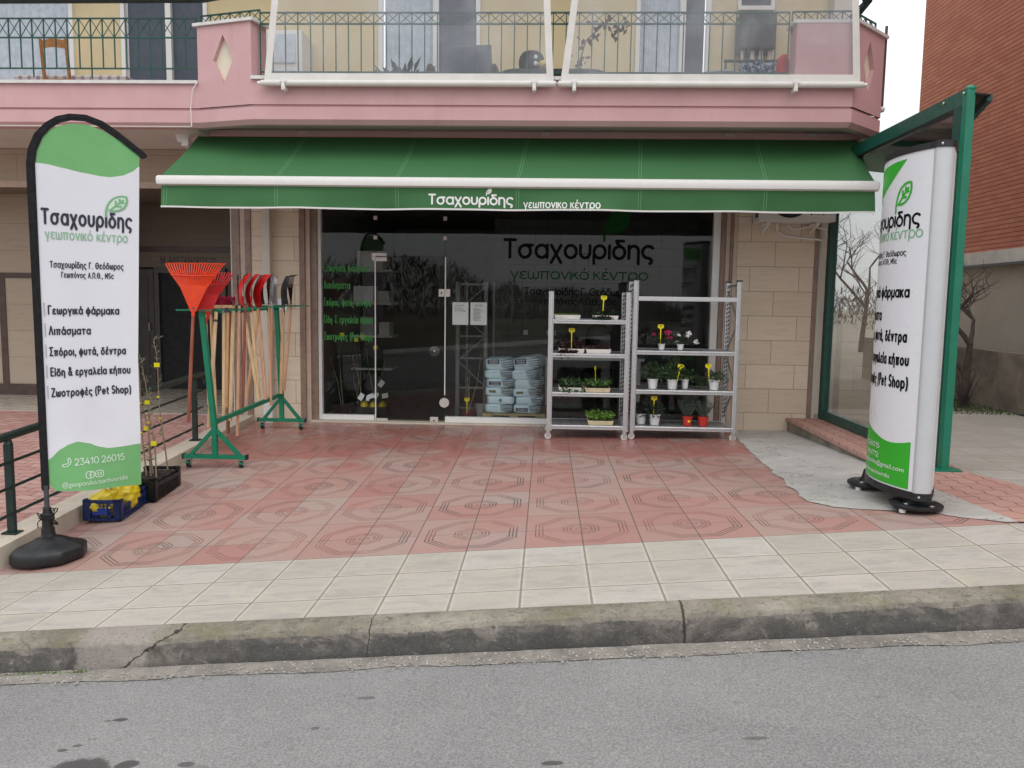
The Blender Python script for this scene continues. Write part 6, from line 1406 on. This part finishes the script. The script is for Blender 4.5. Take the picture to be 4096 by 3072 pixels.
for k in range(46):
    p = V(1.66+random.uniform(0, .05), YU+.18, .70); a = random.uniform(-.6, .6); L = random.uniform(.12, .30); pts = [p+V(L*s*math.cos(a), L*s*math.sin(a)*.7, .07*math.sin(s*3.1)-.115*s*random.uniform(.6, 1)) for s in (0, .3, .6, .85, 1)]
    mb.tube(pts, .0016, 3, False)
    for j in range(12): s = random.randrange(4); f_.leaf(pts[s]+(pts[s+1]-pts[s])*random.random(), V(random.uniform(-1, 1), random.uniform(-1, 1), random.uniform(-.5, 1)), .024, .008)
build("stems", mb, 'leaf_b', t); build("foliage", f_, 'leaf_b', t)
pot('h', 1.955, YU+.08, .586, .064, .125, 'white_pot', "white pot of low bushy herb at the right of the middle shelf", WP, plant='trail', ph=.08, pr=.115, n=190, ls=.04, leaf='leaf_b', seed=7)
pot('h', 1.135, YU+.16, .161, .062, .125, 'white_pot', "white pot partly hidden behind the upright on the bottom shelf", WP, ph=.12, pr=.10, n=180, ls=.045, leaf='leaf_dark', seed=8)
pot('h', 1.285, YU+.09, .161, .066, .13, 'white_pot', "white pot of dark spreading herb, second on the bottom shelf", WP, plant='trail', ph=.12, pr=.135, n=280, ls=.042, leaf='leaf_dark', seed=9)
pot('l', 1.665, YU+.09, .161, .060, .115, 'red_pot', "red pot of grey lavender with a yellow sticker on the bottom shelf", "red pots of lavender", plant='spike', leaf='leaf_grey', ph=.20, ls=.05, sticker='yellow_tag', seed=10)
pot('l', 1.845, YU+.08, .161, .063, .115, 'red_pot', "red pot of grey lavender without sticker, rightmost on the bottom shelf", "red pots of lavender", plant='spike', leaf='leaf_grey', ph=.19, ls=.05, seed=12)
price_tag(1.315, YU+.04, 1.13, 1.335, "yellow price tag in the pink cyclamen pot", 0, 0)
price_tag(1.525, YU+.02, .72, .885, "yellow price tag leaning in the tall herb with the sticker", 0, .2)
price_tag(1.885, YU+.03, .72, .892, "yellow price tag in the low bushy herb at the right", 0, -.08)
price_tag(1.268, YU+.06, .29, .50, "yellow price tag in the dark herb on the bottom shelf", 0, 0)

# ================================================================== inside the window
t = thing("pallet", "pale wooden pallet under the stacked fertiliser bags inside the window", "pallet", (-.41, .62, 0))
for y in (.30, .64, .98):
    for x in (-.76, -.41, -.06): build("block", MB().box(x-.06, x+.06, y-.05, y+.05, .016, .075), 'pallet', t)
    build("skid", MB().box(-.83, .01, y-.05, y+.05, .0, .015), 'pallet', t)
for k in range(6): build("deck_board", MB().box(-.83, .01, .25+.135*k, .25+.135*k+.10, .076, .098), 'pallet', t)
def bag(x, y, z, w_, h, label, kind, rot, seed):
    o = thing("fertiliser_bag", label, "bag", (x, y, z), "stacked bags of fertiliser"); T = Matrix.Translation(V(x, y, z+h/2)) @ Matrix.Rotation(rot, 4, 'Y') @ Matrix.Rotation(rot*1.5, 4, 'Z')
    hw, hd, hh = w_/2, .28, h/2*1.06
    def wr(q):
        k = mnoise.noise(q*7+V(seed, 0, 0))*.010+mnoise.noise(q*22+V(0, seed, 0))*.004; return Vector((q.x*(1+k), q.y*(1+k), q.z*(1-.18*abs(q.x/hw)**3)+k))
    build("sack", MB().ball((0, 0, 0), hw, hd, hh, 40, 24, e=.30, fn=wr).xf(T), 'bag', o, smooth=True, auto=75)
    def S(u, v, q):
        uu, vv = max(-.97, min(.97, u/hw)), max(-.97, min(.97, v/hh)); yy = hd*(1-abs(vv)**6.6)**.15*(1-abs(uu)**6.6)**.15
        return tuple(T @ V(u, -yy-.008-q, v*(1-.18*abs(uu)**3)))
    def panel(u0, u1, v0, v1, m, nm="printed_panel", off=.001): build(nm, MB().grid(14, 6, lambda a, b: S(u0+(u1-u0)*a, v0+(v1-v0)*b, off)), m, o)
    mb = MB(); random.seed(seed)
    if kind in 'FG':
        z0 = hh*.05 if kind == 'F' else -hh*.45
        panel(-hw*.80, hw*.05, z0, z0+hh*.78, 'bag_navy'); mt = MB()
        btext(mt, "FERTIBLUE", -hw*.66, z0+hh*.42, hh*.33, S, width=hw*.62, off=.003); btext(mt, "COMPLEX", -hw*.66, z0+hh*.07, hh*.36, S, width=hw*.62, off=.003)
        build("lettering", mt, 'paper', o)
        if kind == 'F': btext(mb, "12-12-17+2MgO+TE", -hw*.7, -hh*.32, hh*.22, S, width=hw*.68, off=.003)
    elif kind == 'Y':
        panel(-hw*.70, -hw*.22, -hh*.15, hh*.30, 'dark_grey'); mt = MB(); btext(mt, "FERTIKOM", -hw*.66, -hh*.03, hh*.26, S, width=hw*.40, off=.003); build("lettering", mt, 'yellow_tag', o)
    elif kind == 'H':
        ribbon(mb, [(0, -hh*.35), (hw*.1, 0), (0, hh*.35), (-hw*.1, 0), (0, -hh*.35)], .003, S, .003); ribbon(mb, [(0, -.008), (0, .012)], .003, S, .003)
    else: btext(mb, "12-12-17+2MgO+TE", -hw*.68, hh*.35 if kind == 'T' else -hh*.45, hh*.20, S, width=hw*.6, off=.003)
    if kind != 'H':
        for a in range(12):
            for b in range(5):
                u = hw*(.10+.065*a+.03*b); v = hh*(.62-.24*b-.018*a*(b-1)); ribbon(mb, [(u, v), (u+.007+.0014*a, v+.005+.0006*a)], .0028, S, .003)
    build("print", mb, 'ink', o); return o
hs_ = [.10, .185, .175, .175, .165, .175]; z = .099
bags_l = [('T', "lowest bag of the left stack, plain with a sprinkle of dots"), ('H', "second lowest bag of the left stack, with a small hazard diamond"), ('Y', "third lowest bag of the left stack, with a small dark and yellow logo"), ('G', "left stack's fourth bag from the bottom, with a navy name panel"), ('T', "fifth bag of the left stack, with dotted arcs and fine print on top"), ('F', "topmost bag of the left stack, with navy name panel")]
bags_r = [('G', "lowest bag of the right stack, with a large navy name panel"), ('B', "second lowest bag of the right stack, with dotted arcs"), ('Y', "third lowest bag of the right stack, with a small dark and yellow logo"), ('B', "fourth bag from the bottom of the right stack, dotted arcs and fine print"), ('T', "fifth bag of the right stack, tilted with print running up"), ('F', "topmost bag of the right stack, tilted and with navy name panel")]
for col, (xc, L, H, rots) in enumerate(((-.605, bags_l, [.118, .112, .116, .118, .120, .142], [.0, .01, .01, .02, -.01, -.02]), (-.225, bags_r, [.112, .112, .114, .122, .130, .160], [.0, -.02, -.03, -.06, -.09, -.10]))):
    z = .099
    for k in range(6):
        bag(xc+(-.01, .012, -.012, .0, -.016, -.004)[k]+(.012*(k % 2) if col else 0), .55, z, .37, H[k]*1.06, L[k][1], L[k][0], rots[k], 20+col*10+k); z += H[k]*.985
for (x0, x1, z0, z1, nm, lab) in ((-1.203, -.999, 1.270, 1.556, 0, "white notice sheet with four bold lines, left of two taped inside the window"), (-.973, -.763, 1.272, 1.558, 1, "white notice sheet of opening hours, right of two taped inside the window")):
    o = thing("paper_notice", lab, "notice", ((x0+x1)/2, .012, z0)); build("sheet", MB().box(x0, x1, .009, .011, z0, z1), 'paper', o); mb = MB(); pf = fy(.0085)
    if nm == 0:
        for k, tx in enumerate(("Η ΧΡΗΣΗ ΜΑΣΚΑΣ", "ΕΝΤΟΣ ΤΟΥ", "ΚΑΤΑΣΤΗΜΑΤΟΣ", "ΕΙΝΑΙ ΥΠΟΧΡΕΩΤΙΚΗ")): btext(mb, tx, x0+.03, z1-.045-.0235*k, .018, pf, width=(.118, .075, .112, .140)[k])
    else:
        btext(mb, "ΩΡΕΣ ΛΕΙΤΟΥΡΓΙΑΣ", x0+.055, z1-.037, .014, pf, width=.10); btext(mb, "ΚΑΤΑΣΤΗΜΑΤΟΣ", x0+.06, z1-.052, .014, pf, width=.09)
        for k, tx in enumerate(("ΔΕΥΤΕΡΑ", "ΤΡΙΤΗ", "ΤΕΤΑΡΤΗ", "ΠΕΜΠΤΗ", "ΠΑΡΑΣΚΕΥΗ", "ΣΑΒΒΑΤΟ")): btext(mb, tx, x0+.035, z1-.082-.028*k, .015, pf, width=(.08, .12, .095, .095, .11, .08)[k]); ribbon(mb, [(x0+.045, z1-.092-.028*k), (x0+.13, z1-.092-.028*k)], .0018, pf, .001)
    build("print", mb, 'ink', o)
def inner_rack():
    o = thing("metal_rack", "bare slotted metal rack frame standing inside behind the notices", "rack", (-1.0, .75, 0)); mb = MB()
    for x in (-1.20, -.82): mb.box(x-.025, x+.025, .6, .64, 0, 1.83); mb.box(x+.06, x+.09, 1.1, 1.13, 0, 1.83)
    build("upright", mb, 'rack_dim', o)
    mb = MB()
    for z in (.12, .40, .80, 1.10, 1.50, 1.80): mb.box(-1.20, -.82, .6, .62, z-.012, z+.012)
    for k in range(4): mb.bar((-1.2 if k % 2 else -.82, .62, .42+.34*k), (-.82 if k % 2 else -1.2, .62, .42+.34*(k+1)), .012, .016)
    build("brace", mb, 'rack_dim', o)
inner_rack()
def inner_pot(x, y, r, h, m, lab, n=0, seed=1, hh=.8, tagged=False):
    random.seed(seed); o = thing("potted_sapling" if n else "empty_pot", lab, "potted plant" if n else "pot", (x, y, 0)); build("pot", MB().lathe([(r*.75, 0), (r, h*.9), (r*1.06, h*.9), (r*1.06, h), (r*.95, h), (r*.9, h*.92)], (x, y, 0), 22), m, o, smooth=True, auto=40)
    if n:
        mb = MB(); f_ = MB()
        for k in range(n):
            q = V(x+random.gauss(0, .09), y+random.gauss(0, .06), hh*random.uniform(.7, 1.1)); p = V(x+random.uniform(-r*.5, r*.5), y, h*.9); mb.tube([p, (p+q)/2+V(random.gauss(0, .02), 0, 0), q], [.006, .005, .002], 5)
            for j in range(14): f_.leaf(p+(q-p)*random.uniform(.35, 1), V(random.uniform(-1, 1), random.uniform(-1, 1), random.uniform(-.3, 1)), .05, .018)
        build("stems", mb, 'bark_pale', o); build("foliage", f_, 'leaf_dark', o)
    return o
inner_pot(-1.02, .34, .085, .13, 'terracotta', "dark red pot of thin saplings with a yellow tag inside the window", 3, 3, .85)
price_tag(-1.03, .25, .12, .30, "yellow price tag in the dark red pot behind the glass", 0, 0)
inner_pot(-.87, .42, .075, .20, 'grey_pot', "empty grey pot inside the window between the dark red pot and the pallet")
for k, (x, y, hh, lab) in enumerate(((-2.76, .5, 1.12, "leftmost slender sapling inside the window, with a yellow tag"), (-2.60, .62, 1.05, "slender sapling inside the window behind the lowest green lettering"), (-2.47, .45, 1.10, "slender sapling inside the window leaning right, with yellow tag"), (-2.33, .6, .95, "slender sapling inside beside the door edge"))):
    o = inner_pot(x, y, .08, .16, 'crate_black', lab, 2, 40+k, hh)
    p = V(x+.02, y-.06, hh-.02); build("tag", MB().box(p.x-.03, p.x+.03, p.y-.002, p.y+.002, p.z-.025, p.z+.025), 'yellow_tag', o)
o = thing("stock_box", "black crate of yellow-netted bulbs with white tags inside beside the door", "crate", (-2.3, .42, 0))
build("box", MB().box(-2.50, -2.10, .25, .62, 0, .15), 'crate_black', o, bevel=.008)
mb = MB()
for x in (-2.42, -2.30, -2.18): mb.ball((x, .36, .15), .055, .08, .07)
build("netting", mb, 'yellow_bag', o, smooth=True)
mb = MB(); random.seed(4)
for (x, z, s, a) in ((-2.44, .29, .055, .4), (-2.31, .30, .05, -.3), (-2.24, .31, .05, .5), (-2.12, .31, .05, -.5), (-2.17, .47, .055, .3), (-2.35, .27, .04, .9)):
    mb.add([V(x, .235, z)+V(math.cos(a+q)*s, .02*math.sin(q), math.sin(a+q)*s) for q in (.0, 1.3, 3.14, 4.44)], [(0, 1, 2, 3)])
build("tag", mb, 'paper', o)
o = thing("stock_shelves", "pale stock shelves with boxes at the left inside the shop", "shelving", (-2.85, 2.2, 0))
for z in (.5, 1.0, 1.5, 2.0): build("shelf", MB().box(-2.98, -2.35, 1.9, 2.5, z, z+.03), 'alu_white', o)
for (x, z, w_, h, m) in ((-2.8, 1.53, .3, .25, 'paper'), (-2.5, 1.53, .18, .18, 'white_pot'), (-2.75, 1.03, .2, .28, 'basket'), (-2.48, 1.03, .16, .2, 'paper'), (-2.7, .53, .35, .3, 'crate_black'), (-2.7, 2.03, .4, .28, 'paper')): build("carton", MB().box(x-w_/2, x+w_/2, 1.95, 2.3, z, z+h), m, o, bevel=.005)
o = thing("desk", "white counter desk at the back of the shop behind the shelving units", "desk", (.6, 2.3, 0))
build("top", MB().box(-.05, 1.5, 2.0, 2.6, .70, .74), 'alu_white', o)
for x in (.0, 1.40): build("leg", MB().box(x, x+.05, 2.05, 2.55, 0, .70), 'alu_white', o)
build("monitor", MB().box(.15, .60, 2.3, 2.33, .85, 1.14).box(.33, .42, 2.3, 2.34, .74, .85), 'black', o)
o = thing("office_chair", "black office chair behind the counter desk", "chair", (.85, 2.75, 0)); build("backrest", MB().ball((.85, 2.8, 1.0), .22, .06, .26), 'black', o, smooth=True); build("seat", MB().ball((.85, 2.7, .5), .24, .22, .06), 'black', o, smooth=True); build("column", MB().tube([(.85, 2.7, 0), (.85, 2.7, .48)], .03), 'black', o)
o = thing("wall_picture", "dark framed certificate on the back wall above the shop name's second line", "picture", (.62, 3.37, 1.9)); build("frame", MB().box(.44, .70, 3.36, 3.385, 2.02, 2.40), 'black', o); build("print", MB().box(.47, .67, 3.352, 3.359, 2.05, 2.37), 'shop_wall', o)

# ================================================================== right-hand neighbours
nb = thing("brick_building", "tall red brick building with white concrete band beyond the plaza at the right", "building", (7.0, 0, .1))
build("brick_wall", MB().box(7.0, 12, -8.0, 5.75, 2.48, 12.0), 'red_brick', nb); build("band", MB().box(6.94, 12, -8.0, 5.80, 2.26, 2.478), 'band_white', nb); build("ground_wall", MB().box(7.03, 12, -8.0, 5.7, -.5, 2.258), 'beige_wall', nb)
mb = MB()
for y in (-.9, 2.6): pass
build("wall_seam", MB().box(6.985, 6.998, .52, .57, 2.49, 12.0), 'strip_brown', nb); build("drip_edge", MB().box(6.90, 6.95, -8.0, 5.8, 2.235, 2.275), 'dark_grey', nb)
tag(build("garden_wall", MB().grid(60, 4, lambda u, v: (6.32+.012*mnoise.noise(V(u*20, v*3, 1)), -3+9*u, -.3+1.28*v+(.03*mnoise.noise(V(u*14, 0, 0)) if v == 1 else 0))).box(6.33, 6.52, -3, 6, -.3, .97), 'old_wall', org=(6.4, 1.5, 0)), "low stained concrete wall with a flaking top behind the bare tree", "wall")
gp = MB().grid(14, 8, lambda u, v: (6.296, -1.2+1.9*u, .10+(.06+.34*(1-u)+.05*mnoise.noise(V(u*9, 0, 0)))*v)); o = build("painted_patch", gp, 'green_rail', org=(6.4, 1.5, 0))
for q in S.objects:
    if q.name == "garden_wall": o.parent = q; o.location = (0, 0, 0)
random.seed(21); mb = MB()
for k in range(2600):
    x = random.uniform(5.35, 6.3); y = random.uniform(.6, 3.4)
    if random.random() < .2+.8*(x-5.3): mb.leaf((x, y, .15), (random.gauss(0, .5), random.gauss(0, .5), 1), random.uniform(.03, .08), .012)
stuff("grass", mb, 'grass', "short green grass growing along the foot of the stained wall", "grass")
def bare_tree(name, label, base, H, seed, lean=(0, 0), levels=5, r0=.06, spread=.75):
    random.seed(seed); o = thing(name, label, "tree", base); tk = MB(); br = MB(); base = Vector(base)
    def grow(p, d, L, r, lv):
        n = 4; pts = [p]; dd = d.copy()
        for k in range(n): jt = .025 if lv == levels else .09; dd = (dd+V(random.gauss(0, jt), random.gauss(0, jt), random.gauss(.03, .06))).normalized(); pts.append(pts[-1]+dd*L/n)
        (tk if lv == levels else br).tube(pts, [r*(1-.45*k/n) for k in range(n+1)], 7 if lv >= levels-1 else 4, False)
        if lv > 0:
            m = 3 if lv > 2 else random.choice((3, 4))
            for k in range(m):
                i = random.choice((1, 2, 3, 4)) if k else 4; a = random.uniform(0, 6.28)
                nd = (dd*random.uniform(.5, .9)+V(math.cos(a), math.sin(a), random.uniform(-.1, .5))*spread).normalized(); grow(pts[i], nd, L*random.uniform(.55, .8), r*.52, lv-1)
    grow(base, V(lean[0], lean[1], 1).normalized(), H*.36, r0, levels)
    build("trunk", tk, 'bark', o, smooth=True); build("branches", br, 'bark', o); return o
bt = bare_tree("bare_tree", "small leafless tree in front of the low stained wall at the right", (6.02, 1.5, .12), 2.6, 8, (.05, 0), 5, .075, .8)
mb = MB(); random.seed(3)
for k in range(60): a = random.uniform(0, 6.28); mb.tube([V(6.02, 1.5, .12), V(6.02+.25*math.cos(a)*random.random(), 1.5+.25*math.sin(a), .15+random.uniform(.05, .55))], [.006, .002], 4)
build("suckers", mb, 'bark', bt)
for k, (x, y, H, s) in enumerate(((6.6, 9.0, 4.2, 31), (8.4, 11.5, 5.0, 32), (10.5, 13, 5.5, 33), (7.4, 15, 5.5, 34))):
    bare_tree("bare_tree", ("bare tree seen through the clear shelter glazing, nearest of the four", "bare tree seen through the glazing, second from the front", "bare tree seen through the glazing, furthest right", "bare tree seen through the glazing, at the very back")[k], (x, y, .2), H, s, (0, 0), 4, .08, .8)["group"] = "bare trees beyond the shelter"
random.seed(77); mb = MB()
for k in range(11000):
    x = random.uniform(-2, 40); y = random.uniform(20, 34); h = (1.6+1.1*mnoise.noise(V(x*.25, 0, 0)))*random.random()**.7; mb.leaf((x, y, .3+h), (random.gauss(0, .6), random.gauss(0, .6), 1), random.uniform(.2, .5), .03)
stuff("thicket", mb, 'bark', "brown leafless thicket in the distance behind the shelter", "thicket")
random.seed(78); mb = MB()
for k in range(26000):
    x = random.uniform(-45, 45); y = random.uniform(-50, -38); top = 1.2+2.4*cl((4-x)/12)+1.0*mnoise.noise(V(x*.15, 0, 0))+.8*mnoise.noise(V(x*.6, 3, 0)); h = top*random.random()**.8; mb.leaf((x, y, .2+h), (random.gauss(0, .5), random.gauss(0, .5), 1), random.uniform(.3, .8), .016)
stuff("far_wood", mb, 'bark', "far-off wood across the street, mirrored in the shop window", "wood")
# a clump of moss and weeds at the kerb foot
random.seed(9); mb = MB()
for k in range(240):
    c = random.choice(((-2.58, .05), (-2.50, .03), (-2.70, .04), (-2.36, .03))); x = c[0]+random.gauss(0, c[1]); mb.leaf((x, -6.35-random.random()*.02, gz(x, -6.3)-.14), (random.gauss(0, .5), -.4, random.uniform(.1, .8)), random.uniform(.012, .03), .008)
stuff("weeds", mb, 'leaf_c', "tiny green weeds growing at the foot of the kerb", "weeds")
random.seed(15); mb = MB()
for k in range(650):
    x = random.uniform(-3.2, 3.2); y = random.uniform(-6.50, -6.37); s = random.uniform(.003, .0085); z = gz(x, -6.3)-RD+.012
    mb.ball((x, y, z), s, s*.8, s*.5, 5, 4)
stuff("pebbles", mb, 'pebble', "pale pebbles set in the gutter along the kerb", "pebbles")
